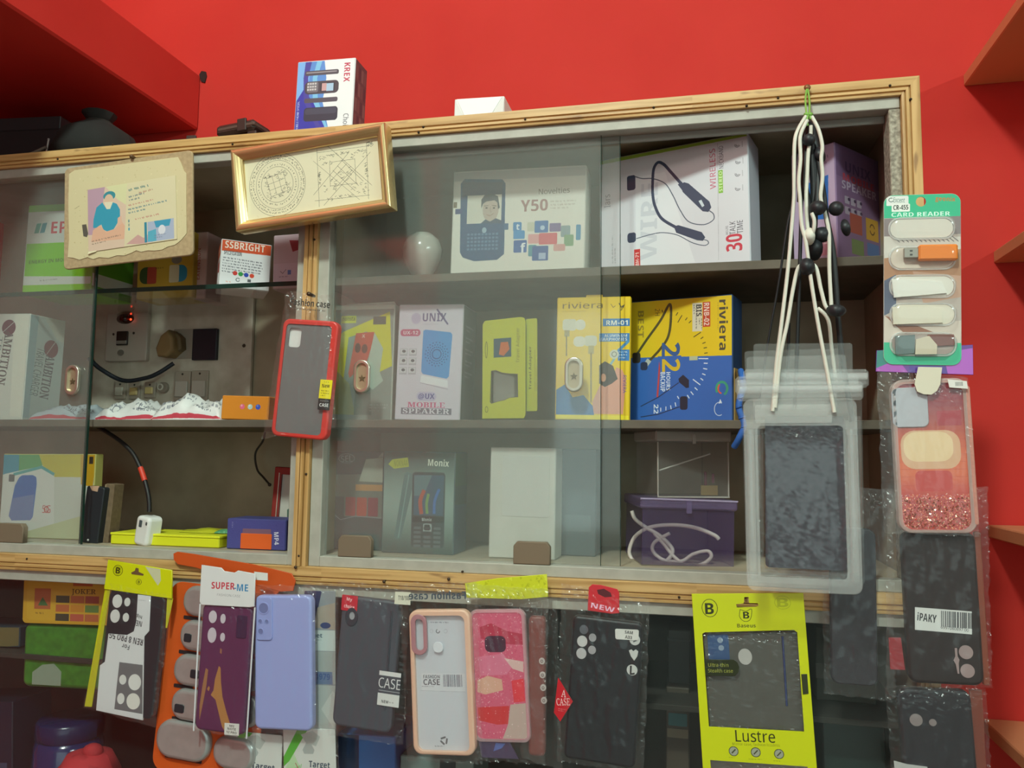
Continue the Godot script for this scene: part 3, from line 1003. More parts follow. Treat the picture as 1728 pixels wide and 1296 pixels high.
func gold_frame() -> void:
	var o := thing("picture_frame", "shiny gold picture frame hung askew, holding a sheet of line-drawn charts", "picture frame", Vector3(-0.4426, 1.7775, 0.0458), 0, 0.0885, 0.0524)
	var gold := mat("dcc08a", 0.25, 0.7)
	var w := 0.202
	var h := 0.101
	var t := 0.0125
	var prof := [[0.0, -0.022], [0.0, -0.003], [0.0015, -0.0008], [0.004, 0.0], [0.007, -0.0008], [0.0085, -0.003], [0.0095, -0.0035], [0.0115, -0.007], [0.0125, -0.0072], [0.0125, -0.022]]
	var c := [Vector2(-w / 2, 0), Vector2(w / 2, 0), Vector2(w / 2, h), Vector2(-w / 2, h)]
	for s in 4:
		var a: Vector2 = c[s]
		var b: Vector2 = c[(s + 1) % 4]
		var d := (b - a).normalized()
		var inw := Vector2(-d.y, d.x)
		var mesh := ArrayMesh.new()
		var g := Builder.new()
		for i in prof.size() - 1:
			var e: Array = prof[i]
			var f: Array = prof[i + 1]
			var v := []
			for k in [[e, 0], [f, 0], [f, 1], [e, 1]]:
				var q: Vector2 = (a + d * k[0][0] if k[1] == 0 else b - d * k[0][0]) + inw * k[0][0]
				v.append(Vector3(q.x, q.y, k[0][1]))
			var away := Vector3(inw.x * (e[1] - f[1]), inw.y * (e[1] - f[1]), f[0] - e[0])
			if i == 0:
				away = Vector3(-inw.x, -inw.y, 0)
			g.out(v, away, 1)
		g.into(mesh, gold)
		part(o, "frame_side", mesh)
	part(o, "backing", block(Vector3(-w / 2 + 0.002, 0.002, -0.022), Vector3(w / 2 - 0.002, h - 0.002, -0.02), 0.0005, mat("6a5238", 0.8)))
	var p := Print.new(0.1814 * 1000.0, 0.0811 * 1000.0, "ddd3b6", 6.0)
	var ink := "3a3a36"
	p.speckle(0, 0, 0.1814 * 1000.0, 0.0811 * 1000.0, 120, 0.3, 1.2, ["d6cbac", "e2d9be"], 2)
	for r in [[52.5, 55, 0.35], [40, 42, 0.3], [30, 31, 0.35]]:
		p.ring(47.8, 41, r[0] * 0.71, r[1] * 0.71, r[2], ink)
	var n := RandomNumberGenerator.new()
	n.seed = 12
	var c0 := [47.8, 41]
	for band in [[49.5, 90, 3.2], [45.0, 80, 3.0], [35.0, 46, 3.4]]:
		for i in band[1]:
			var a: float = TAU * i / band[1] + n.randf_range(-0.02, 0.02)
			var r: float = band[0] * 0.71
			var q := Vector2(c0[0], c0[1]) + Vector2(cos(a), sin(a)) * r
			var s: float = band[2] * 0.71 * 0.45
			var fl := []
			for j in 4:
				fl.append_array([q.x + n.randf_range(-s, s), q.y + n.randf_range(-s, s)])
			p.curve(fl, 0.36, ink)
	var turn := Transform2D(-0.20, Vector2(c0[0], c0[1]))
	for i in 4:
		var g := (-1.5 + i) * 7.83
		var e := 12.11
		for l in [[Vector2(-e, g), Vector2(e, g)], [Vector2(g, -e), Vector2(g, e)]]:
			var u: Vector2 = turn * l[0]
			var v: Vector2 = turn * l[1]
			p.line([u.x, u.y, v.x, v.y], 0.3, ink)
	for i in 90:
		var edge := n.randf() < 0.7
		var q := Vector2(n.randf_range(-1, 1), n.randf_range(-1, 1)) * 14.24
		if edge:
			q = Vector2(q.x, signf(q.y) * n.randf_range(16, 22) * 0.71) if n.randf() < 0.5 else Vector2(signf(q.x) * n.randf_range(16, 22) * 0.71, q.y)
		q = turn * q
		var s := 1.28
		p.curve([q.x - s, q.y + n.randf_range(-s, s), q.x, q.y + n.randf_range(-s, s), q.x + s, q.y + n.randf_range(-s, s)], 0.3, ink)
	for l in [[103.1, 6.3, 100.8, 76.6], [167, 8, 164.3, 76.4], [102.1, 10.5, 169.1, 12.8], [95.7, 68.5, 166, 71.8], [97.1, 19.7, 152.9, 75.5], [115.8, 3, 169.7, 60.5], [94.4, 61.1, 144.1, 16.3], [107, 75.6, 171, 20.5], [133.7, 24.4, 159.3, 54.1], [121.6, 35, 148.1, 64], [118.1, 24.1, 117, 54.2], [150.7, 25, 150.1, 55.1], [118.1, 24.8, 149.9, 25.6], [117.1, 53.5, 150.1, 55.1], [128, 30.5, 153, 58.5], [139.7, 30, 118.1, 47.2], [146.2, 38.6, 123.9, 56.3]]:
		p.line(l, 0.32, ink)
	for i in 190:
		var v: Array = [[105.8, 15.8, 15.5, 11.6], [145.7, 14.6, 21.4, 10.1], [142.3, 53, 22.7, 15.5], [107.9, 45.6, 18.4, 14.2], [129.2, 34.1, 18.4, 17.1], [117.8, 15.3, 43.2, 2.9], [112.8, 67, 36.5, 3.5], [102.8, 28.5, 2.3, 21.5], [163, 32.2, 2.3, 19.9], [167.7, 7.5, 7.6, 5.8]][i % 10]
		var q := Vector2(v[0] + n.randf() * v[2], v[1] + n.randf() * v[3])
		var s := 1.14
		p.curve([q.x - s, q.y + n.randf_range(-s, s), q.x, q.y + n.randf_range(-s, s), q.x + s, q.y + n.randf_range(-s, s)], 0.3, ink)
	var q := thing("chart_sheet", "cream paper with a ringed chart and crossed squares behind the gold frame", "print", Vector3(-0.4473, 1.7898, 0.0357), 0, 0.087, 0.0524)
	part(q, "sheet", slab(rr(0, -0.004, 0.1814 + 0.008, 0.0811 + 0.008, 0.0005), [], -0.004, -0.001, 0.0, mat("ddd3b6", 0.8), printed(p, 0.75), Rect2(-0.1814 / 2, 0, 0.1814, 0.0811)))


func red_case() -> void:
	var o := thing("phone_case_packet", "red rimmed phone case with smoky back in a clear bag on the middle post", "phone case", Vector3(-0.4619, 1.5186, 0.022), 0, -0.0811, 0)
	var red := mat("cf3f38", 0.35)
	var w := 0.073
	var h := 0.1426
	part(o, "bumper", slab(rr(0, 0, w, h, 0.009), [rr(-0.0015, 0.005, w - 0.013, h - 0.011, 0.005)], -0.010, 0.0, 0.0022, red))
	part(o, "smoky_back", slab(rr(-0.0015, 0.0048, w - 0.0126, h - 0.0106, 0.005), [rr(Vector2(-0.0196, 0.1206).x, Vector2(-0.018, 0.1083).y, 0.0165, 0.0235, 0.004)], -0.003, -0.0015, 0.0003, mat("6b6d6e", 0.5)))
	part(o, "paper_liner", slab(rr(-0.0015, 0.006, w - 0.016, h - 0.014, 0.003), [], -0.006, -0.0045, 0.0, mat("dcdad8", 0.8)))
	var p := Print.new(19, 40, "e8d828", 10.0)
	p.rect(0, 25, 19, 15, "26282a")
	p.text("* * *", 9.5, 3, 8, 1.2, "4a4a20")
	p.text("New", 9.5, 8, 12, 5, "3a2a18", -4, true)
	p.small_print(3, 14, 13, 3, 3.2, "6a5a20", 3)
	p.text("FASHION", 9.5, 28, 13, 2.2, "9a9a98")
	p.text("CASE", 9.5, 33.5, 14, 4.4, "e8e8e6", 0, true)
	part(o, "sticker", slab(rr(0, -0.018, 0.0155, 0.036, 0.0006), [], 0.0021, 0.0024, 0.0, mat("d8c828"), printed(p, 0.4), Rect2(-0.00775, -0.018, 0.0155, 0.036)), null, Vector3(Vector2(0.0303, 0.0537).x, Vector2(0.0303, 0.0537).y, 0.0006))
	part(o, "bag", film([Vector2(-0.0373, 0.175), Vector2(0.0209, 0.1743), Vector2(0.0474, 0.0155), Vector2(-0.0467, -0.0051)], 0.0045, 0.0011, 5, clear("f4f2ee", 0.012, 0.19)))
	var words := Print.new(60, 12, "bcb6aa", 8.0)
	words.text("Fashion case", 30, 4, 54, 5.6, "3a3836", 2, true)
	part(o, "header_lettering", lettering("Fashion case", 0.052, 0.0085, mat("3a3733", 0.5)), null, Vector3(Vector2(-0.0008, 0.1621).x, Vector2(-0.0008, 0.1621).y, 0.0048), Vector3(0, 0, -0.03))
	part(o, "small_lettering", lettering("protective phone cover", 0.046, 0.003, mat("55504a", 0.5)), null, Vector3(Vector2(-0.0029, 0.154).x, Vector2(-0.0029, 0.154).y, 0.0048), Vector3(0, 0, -0.03))
	part(o, "nail", lathe([Vector2(0.0018, -0.012), Vector2(0.0026, 0.003), Vector2(0, 0.004)], mat("4a3626", 0.5, 0.3), 10), null, Vector3(Vector2(-0.0032, 0.1744).x, Vector2(-0.003, 0.1729).y, 0.004), Vector3(PI / 2, 0, 0))


func lettering(s: String, w: float, h: float, m: Material) -> ArrayMesh:
	# thin raised letters, centred
	var g := Print.letters(s, "Droid Sans", true)
	var pts: PackedVector2Array = g[0]
	var r: Rect2 = g[1]
	var mesh := ArrayMesh.new()
	var b := Builder.new()
	var mid := r.get_center()
	for i in range(0, pts.size() - 2, 3):
		var v := []
		for j in 3:
			var q := (pts[i + j] - mid) * Vector2(w / r.size.x, -h / r.size.y)
			v.append(Vector3(q.x, q.y, 0))
		b.out(v, Vector3.BACK)
	b.into(mesh, m)
	return mesh


func pouches() -> void:
	var frost := clear("d9dddb", 0.2, 0.35)
	var sheet := clear("e4eaea", 0.012, 0.05)
	var veil := clear("c4cace", 0.01, 0.1)
	var white := grained("c9c4b6", "e9e5da", 0.08, 0.8, 60.0, 0.0, 71)
	var black := mat("16171b", 0.55)
	var says := ["clear waterproof phone pouch hanging in front on white cords", "clear waterproof pouch just behind the front one, its flap higher", "clear waterproof pouch at the back, its flap slanting left"]
	var q3 := [
		[Vector3(0.1001, 1.3731, 0.075), 0.105, 0.186, 0.006, 0.0],
		[Vector3(0.1035, 1.3786, 0.066), 0.105, 0.194, -0.012, 0.0],
		[Vector3(0.1007, 1.3784, 0.058), 0.105, 0.189, 0.012, 0.0],
	]
	for i in 3:
		var s: Array = q3[i]
		var o := thing("waterproof_pouch", says[i], "pouch", s[0], s[4], s[3], 0.0, "waterproof pouches hanging on cords")
		var w: float = s[1]
		var h: float = s[2]
		part(o, "border", slab(rr(0, 0, w, h, 0.008), [rr(0, 0.0135, w - 0.026, h - 0.04, 0.004)], -0.0012, 0.0012, 0.0008, frost if i == 0 else clear("d4d8d6", 0.05, 0.35)))
		if i == 0:
			part(o, "front_window", film([Vector2(-w / 2 + 0.012, h - 0.025), Vector2(w / 2 - 0.012, h - 0.025), Vector2(w / 2 - 0.012, 0.0125), Vector2(-w / 2 + 0.012, 0.0125)], 0.0028, 0.0007, 31 + i, sheet, false))
			part(o, "back_window", film([Vector2(-w / 2 + 0.012, h - 0.025), Vector2(w / 2 - 0.012, h - 0.025), Vector2(w / 2 - 0.012, 0.0125), Vector2(-w / 2 + 0.012, 0.0125)], -0.002, 0.0005, 41 + i, veil, false))
		for x in [-1, 1]:
			part(o, "welded_edge", tube([Vector3(x * (w / 2 - 0.006), 0.012, 0.0015), Vector3(x * (w / 2 - 0.006), h - 0.03, 0.0015)], 0.0042, clear("dfe4e2", 0.06, 0.1), 8, false, 0.35))
		part(o, "clamp_bar", block(Vector3(-w / 2 - 0.006, h - 0.002, -0.004), Vector3(w / 2 + 0.006, h + 0.016, 0.005), 0.0035, clear("e6ebea", 0.16, 0.3)))
		part(o, "clamp_ridge", tube([Vector3(-w / 2 - 0.004, h + 0.009, 0.005), Vector3(w / 2 + 0.004, h + 0.009, 0.005)], 0.0035, clear("f4f8f8", 0.2, 0.12), 8, false))
		if i == 1:
			part(o, "dark_backing", slab(rr(0, 0.015, w - 0.03, h - 0.045, 0.004), [], -0.005, -0.0035, 0.0003, grained("322f38", "45404a", 0.03, 0.5, 9.0, 0.0, 201)))
		part(o, "top_flap", slab(rr(-0.002, h + 0.012, w - 0.012, 0.03, 0.003), [], -0.0008, 0.0006, 0.0003, clear("d5dad8", 0.08, 0.3)))
		part(o, "seam_strip", slab(rr(-0.006, h - 0.024, w - 0.034, 0.018, 0.0015), [], 0.001, 0.0018, 0.0003, clear("e0e2de", 0.2, 0.4)))
	var o := thing("white_lanyard", "white braided lanyard cords of the hanging pouches, tied in loops", "lanyard", Vector3(0.1155, 1.8473, 0.06))
	var base := Vector3(0.1155, 1.8473, 0.06)
	var strands := [
		[Vector3(0.1133, 1.85, 0.06), Vector3(0.1053, 1.836, 0.062), Vector3(0.1011, 1.821, 0.066), Vector3(0.0998, 1.7898, 0.067), Vector3(0.0991, 1.7621, 0.067), Vector3(0.0957, 1.726, 0.068), Vector3(0.0913, 1.6857, 0.07), Vector3(0.0844, 1.6355, 0.074), Vector3(0.0784, 1.5917, 0.076), Vector3(0.0741, 1.5466, 0.078)],
		[Vector3(0.1141, 1.8447, 0.062), Vector3(0.1067, 1.8268, 0.066), Vector3(0.1062, 1.8025, 0.068), Vector3(0.1039, 1.7796, 0.069), Vector3(0.1046, 1.7608, 0.07), Vector3(0.1056, 1.7331, 0.071), Vector3(0.1089, 1.7149, 0.073), Vector3(0.1125, 1.6786, 0.074), Vector3(0.118, 1.6345, 0.075), Vector3(0.1246, 1.5892, 0.077), Vector3(0.1308, 1.5453, 0.078)],
		[Vector3(0.118, 1.8395, 0.06), Vector3(0.1174, 1.8283, 0.06), Vector3(0.1145, 1.8103, 0.062), Vector3(0.1127, 1.7841, 0.063), Vector3(0.1113, 1.7623, 0.064), Vector3(0.1118, 1.7324, 0.066), Vector3(0.1139, 1.7221, 0.07), Vector3(0.1163, 1.7269, 0.074), Vector3(0.1169, 1.7362, 0.075), Vector3(0.1149, 1.7438, 0.074)],
		[Vector3(0.119, 1.8489, 0.06), Vector3(0.1244, 1.8336, 0.064), Vector3(0.1274, 1.8153, 0.066), Vector3(0.1262, 1.8018, 0.066), Vector3(0.127, 1.7833, 0.066), Vector3(0.1248, 1.7615, 0.066), Vector3(0.1284, 1.746, 0.066), Vector3(0.1316, 1.7244, 0.067), Vector3(0.131, 1.6882, 0.068), Vector3(0.1317, 1.6515, 0.07)],
		[Vector3(0.1083, 1.6922, 0.07), Vector3(0.1014, 1.6899, 0.071), Vector3(0.0958, 1.6674, 0.072), Vector3(0.09, 1.6354, 0.074), Vector3(0.0824, 1.6004, 0.076), Vector3(0.0764, 1.55, 0.078)],
		[Vector3(0.11, 1.6934, 0.07), Vector3(0.1179, 1.6898, 0.071), Vector3(0.1222, 1.6665, 0.072), Vector3(0.1264, 1.6485, 0.074), Vector3(0.1335, 1.6452, 0.075)],
		[Vector3(0.1184, 1.6482, 0.074), Vector3(0.1278, 1.6362, 0.074), Vector3(0.1326, 1.6101, 0.06), Vector3(0.1366, 1.576, 0.056)],
	]
	for s in strands:
		var moved := []
		for v in s:
			moved.append(v - base)
		part(o, "cord", tube(moved, 0.0019, white, 8))
	part(o, "knot", ball(Vector3(0.0055, 0.009, 0.005), white), null, Vector3(0.1126, 1.7213, 0.071) - base)
	var k := thing("black_lanyard", "black lanyard cords and toggles hanging among the white ones", "lanyard", base + Vector3(0, 0, -0.012))
	base += Vector3(0, 0, -0.012)
	var dark := [
		[[Vector3(0.1168, 1.8463, 0.05), Vector3(0.1056, 1.8199, 0.052), Vector3(0.1015, 1.7887, 0.052), Vector3(0.0999, 1.7638, 0.052), Vector3(0.0942, 1.7392, 0.052), Vector3(0.084, 1.6758, 0.05), Vector3(0.0739, 1.622, 0.046), Vector3(0.0652, 1.5619, 0.044)], 0.0012],
		[[Vector3(0.1174, 1.8476, 0.05), Vector3(0.1114, 1.812, 0.055), Vector3(0.1081, 1.7682, 0.056), Vector3(0.1062, 1.7319, 0.058), Vector3(0.1032, 1.673, 0.06), Vector3(0.1005, 1.6194, 0.06), Vector3(0.0966, 1.5499, 0.06)], 0.0019],
		[[Vector3(0.0944, 1.639, 0.044), Vector3(0.0932, 1.6054, 0.044), Vector3(0.092, 1.575, 0.044)], 0.0017],
		[[Vector3(0.1179, 1.8462, 0.05), Vector3(0.1227, 1.8241, 0.054), Vector3(0.1263, 1.7918, 0.056), Vector3(0.1289, 1.7663, 0.058), Vector3(0.1309, 1.7447, 0.058), Vector3(0.1362, 1.7079, 0.06), Vector3(0.1379, 1.6713, 0.062), Vector3(0.1385, 1.6498, 0.062), Vector3(0.1392, 1.6361, 0.062), Vector3(0.1421, 1.6014, 0.06), Vector3(0.1475, 1.5574, 0.06), Vector3(0.1498, 1.537, 0.06)], 0.0027],
		[[Vector3(0.1388, 1.6449, 0.056), Vector3(0.1413, 1.6158, 0.05), Vector3(0.143, 1.5802, 0.048)], 0.0016],
		[[Vector3(0.1168, 1.8421, 0.054), Vector3(0.1199, 1.7992, 0.054), Vector3(0.1204, 1.7681, 0.054), Vector3(0.1181, 1.7245, 0.056)], 0.004],
		[[Vector3(0.1156, 1.8452, 0.05), Vector3(0.1091, 1.8078, 0.05), Vector3(0.107, 1.764, 0.05)], 0.003],
		[[Vector3(0.1191, 1.8436, 0.05), Vector3(0.1244, 1.8109, 0.052), Vector3(0.1249, 1.7868, 0.053), Vector3(0.123, 1.7574, 0.058)], 0.0045],
		[[Vector3(0.1151, 1.8243, 0.055), Vector3(0.1108, 1.7867, 0.056), Vector3(0.1141, 1.7582, 0.057), Vector3(0.1179, 1.7313, 0.058), Vector3(0.1174, 1.7057, 0.058)], 0.0035],
	]
	for s in dark:
		var moved := []
		for v in s[0]:
			moved.append(v - base)
		part(k, "cord", tube(moved, s[1], black, 8))
	for s in [[Vector3(0.1151, 1.8232, 0.064), 0.0063, 0.0063, 0.0], [Vector3(0.1261, 1.8093, 0.056), 0.0055, 0.009, 0.3], [Vector3(0.1209, 1.7495, 0.072), 0.0085, 0.0075, 0.0], [Vector3(0.1397, 1.7509, 0.062), 0.0075, 0.0075, 0.0], [Vector3(0.1492, 1.7326, 0.056), 0.0045, 0.009, 0.2], [Vector3(0.1254, 1.7243, 0.064), 0.009, 0.008, 0.0], [Vector3(0.1181, 1.7119, 0.062), 0.0085, 0.0135, 0.0], [Vector3(0.1094, 1.69, 0.074), 0.0075, 0.009, 0.2], [Vector3(0.1347, 1.6446, 0.078), 0.0095, 0.006, -0.1]]:
		part(k, "toggle", ball(Vector3(s[1], s[2], 0.006), mat("202227", 0.5)), null, s[0] - base, Vector3(0, 0, s[3]))
	var g := thing("green_tie", "green string tied to a nail at the top rail, holding the lanyards", "string", Vector3(0.1221, 1.9029, 0.008))
	var gb := Vector3(0.1221, 1.9029, 0.008)
	var green := mat("7fb04e", 0.6)
	for s in [[Vector3(0.1213, 1.9014, 0.01), Vector3(0.1171, 1.8794, 0.03), Vector3(0.1142, 1.8533, 0.058)], [Vector3(0.1225, 1.9013, 0.01), Vector3(0.1212, 1.8791, 0.03), Vector3(0.117, 1.853, 0.058)], [Vector3(0.1156, 1.8523, 0.06), Vector3(0.1141, 1.8447, 0.062), Vector3(0.1145, 1.839, 0.062)], [Vector3(0.1168, 1.8516, 0.06), Vector3(0.1177, 1.846, 0.061)]]:
		var moved := []
		for v in s:
			moved.append(v - gb)
		part(g, "string", tube(moved, 0.0010, green, 6))
	for v in [Vector3(0.1139, 1.8518, 0.06), Vector3(0.1173, 1.8515, 0.06)]:
		part(g, "bow_loop", ball(Vector3(0.003, 0.0022, 0.002), green), null, v - gb)
	part(g, "nail", lathe([Vector2(0.0016, -0.012), Vector2(0.0016, 0.002), Vector2(0.0036, 0.002), Vector2(0.003, 0.0035), Vector2(0, 0.004)], mat("8a5a38", 0.5, 0.4), 12), null, Vector3.ZERO, Vector3(PI / 2, 0, 0))


func card_reader() -> void:
	var w := 0.072
	var h := 0.1755
	var p := Print.new(w * 1000.0, h * 1000.0, "b8aaa2", 5.0)
	var ww := w * 1000.0
	p.rect(0, 0, ww, 24.2, "3fb98e")
	p.poly([-0.7, 24.8, 74.5, 23.5, 73.8, 41.8, 0, 46.2], "8b7f80")
	p.poly([0.1, 43.1, 73.7, 44.9, 73.1, 60.5, 0.7, 71], "cfc8c0")
	p.poly([-0.3, 66.1, 73.2, 57.4, 73.2, 88.1, 0.3, 94.2], "b08468")
	p.poly([0.4, 89.4, 11.5, 83.1, 11.9, 119.4, 0.3, 125.6], "5e6478")
	p.poly([27.1, 79.8, 73.3, 85.1, 72.5, 106.4, 37.2, 113], "c09a86")
	p.poly([0.9, 125.5, 36.6, 133.9, 72.1, 130.3, 71.2, 154, 0.4, 155.1], "d2c4b8")
	p.poly([0.9, 125.5, 20.4, 131.2, 47.2, 142.6, 20.1, 144.2], "9a6c58")
	for i in 14:
		p.line([39.1 - 30 + i * 4.2, 45.5 - 1.5, 39.1 - 24 + i * 4.2, 45.5 + 4], 0.8, "6c6468")
	p.rect(0, 152.9, ww, 60, "3fb98e")
	p.poly([14.2, 165.4, 65.5, 163.4, 57.1, 170.6, 20.5, 172.3], "2f9c76")
	p.rrect(2.4, 1.1, 20.9, 10.2, 1.0, "e4e6e2")
	p.rrect(7.3, 9.3, 17.5, 8.3, 1.0, "eceee8")
	p.text("CR-455", 16.1, 13.1, 14.1, 5.1, "2c3430", 0, true)
	p.ring(6.9, 5, 2.2, 2.0, 0.7, "5a6a64", 30, 300)
	p.text("Excent", 14.5, 5.4, 10.7, 5.1, "5a7a70", 4)
	p.text("CARD READER", 34.8, 20.7, 55.1, 4.4, "d5f2e4", 0, true)
	p.text("geonix", 57.9, 6, 18.6, 6.4, "c9763a", 4, true)
	var o := thing("blister_card", "green card reader display card with five clear bubbles, one holding an orange stick", "blister pack", Vector3(0.2227, 1.5957, 0.028), 0, -0.0298, 0)
	var outline := rr(0, 0, w, h, 0.009)
	part(o, "card", slab(outline, [oval(Vector2(-0.0009, 0.1679).x, Vector2(-0.0009, 0.1679).y, 0.0048, 0.0052)], -0.0012, 0.0, 0.0002, mat("d8d4cc", 0.7), printed(p, 0.35, 0.4), Rect2(-w / 2, 0, w, h)))
	var rows := [[Vector2(-0.0311, 0.1504), Vector2(0.0296, 0.1289)], [Vector2(-0.0306, 0.1207), Vector2(0.0304, 0.0977)], [Vector2(-0.0302, 0.0911), Vector2(0.0299, 0.0688)], [Vector2(-0.0297, 0.0621), Vector2(0.0303, 0.0404)], [Vector2(-0.0295, 0.0323), Vector2(0.0305, 0.0098)]]
	var shell := clear("f2f4f1", 0.015, 0.15)
	shell.metallic_specular = 0.6
	var tint := ["d8d2c8", "d6c8ba", "ddd8ce", "dcd4c4", "a89a94"]
	for i in 5:
		var r: Array = rows[i]
		var a: Vector2 = r[0]
		var b: Vector2 = r[1]
		var bw := b.x - a.x
		var bh := a.y - b.y
		var cx := (a.x + b.x) / 2
		var bubble := part(o, "bubble", slab(rr(cx, b.y, bw, bh, bh * 0.46, 10), [], 0.0002, 0.011, 0.005, shell))
		part(bubble, "flange", slab(rr(cx, b.y - 0.001, bw + 0.002, bh + 0.002, bh * 0.48, 10), [rr(cx, b.y + 0.0006, bw - 0.0012, bh - 0.0012, bh * 0.45, 10)], 0.0002, 0.0012, 0.0004, clear("f4f4f2", 0.3, 0.2)))
		part(bubble, "liner", slab(rr(cx, b.y + 0.001, bw - 0.002, bh - 0.002, bh * 0.44, 10), [], 0.0003, 0.0008, 0.0, mat(tint[i], 0.5)))
	part(o, "paper_slip", slab(poly([Vector2(-0.029, 0.0875), Vector2(0.0172, 0.0846), Vector2(0.0223, 0.0726), Vector2(-0.0271, 0.0681)]), [], 0.001, 0.003, 0.0, mat("e4e2da", 0.6)))
	part(o, "paper_slip", slab(poly([Vector2(-0.0284, 0.0585), Vector2(0.0011, 0.0602), Vector2(0.0174, 0.0569), Vector2(0.0181, 0.0425), Vector2(-0.0277, 0.0406)]), [], 0.001, 0.003, 0.0, mat("ddd6c4", 0.6)))
	part(o, "paper_slip", slab(poly([Vector2(-0.0063, 0.0256), Vector2(0.0057, 0.0293), Vector2(0.013, 0.02), Vector2(0.0127, 0.0107), Vector2(-0.0073, 0.0103)]), [], 0.001, 0.003, 0.0, mat("cfc4ae", 0.6)))
	part(o, "dark_slip", slab(poly([Vector2(0.0046, 0.0305), Vector2(0.0285, 0.0309), Vector2(0.0292, 0.0203), Vector2(0.0108, 0.0188)]), [], 0.001, 0.0026, 0.0, mat("7a4a44", 0.5)))
	part(o, "dark_slip", slab(poly([Vector2(-0.0258, 0.0288), Vector2(-0.0073, 0.0303), Vector2(-0.0078, 0.0115), Vector2(-0.0251, 0.0101)]), [], 0.001, 0.0026, 0.0, mat("6a7a7a", 0.4)))
	var stick := thing("usb_stick", "orange memory card reader stick with silver plug inside the second bubble", "usb stick", Vector3.ZERO, 0.0)
	stick.transform = o.transform * Transform3D(Basis(), Vector3(Vector2(0.0059, 0.1108).x, Vector2(0.0057, 0.1046).y, 0.002))
	var sw := Vector2(0.0292, 0.1118).x - Vector2(-0.0069, 0.1112).x
	part(stick, "body", block(Vector3(-0.011, 0.0005, 0.0), Vector3(-0.011 + sw, 0.0165, 0.007), 0.0015, mat("e8822c", 0.4)))
	part(stick, "plug", block(Vector3(-0.0245, 0.0035, 0.001), Vector3(-0.011, 0.0135, 0.0055), 0.0005, mat("b8b4aa", 0.3, 0.8)))
	for y in [0.0055, 0.0095]:
		part(stick, "slot", block(Vector3(-0.019, y, 0.0054), Vector3(-0.0165, y + 0.0018, 0.0057), 0.0001, mat("3a3838", 0.6)))


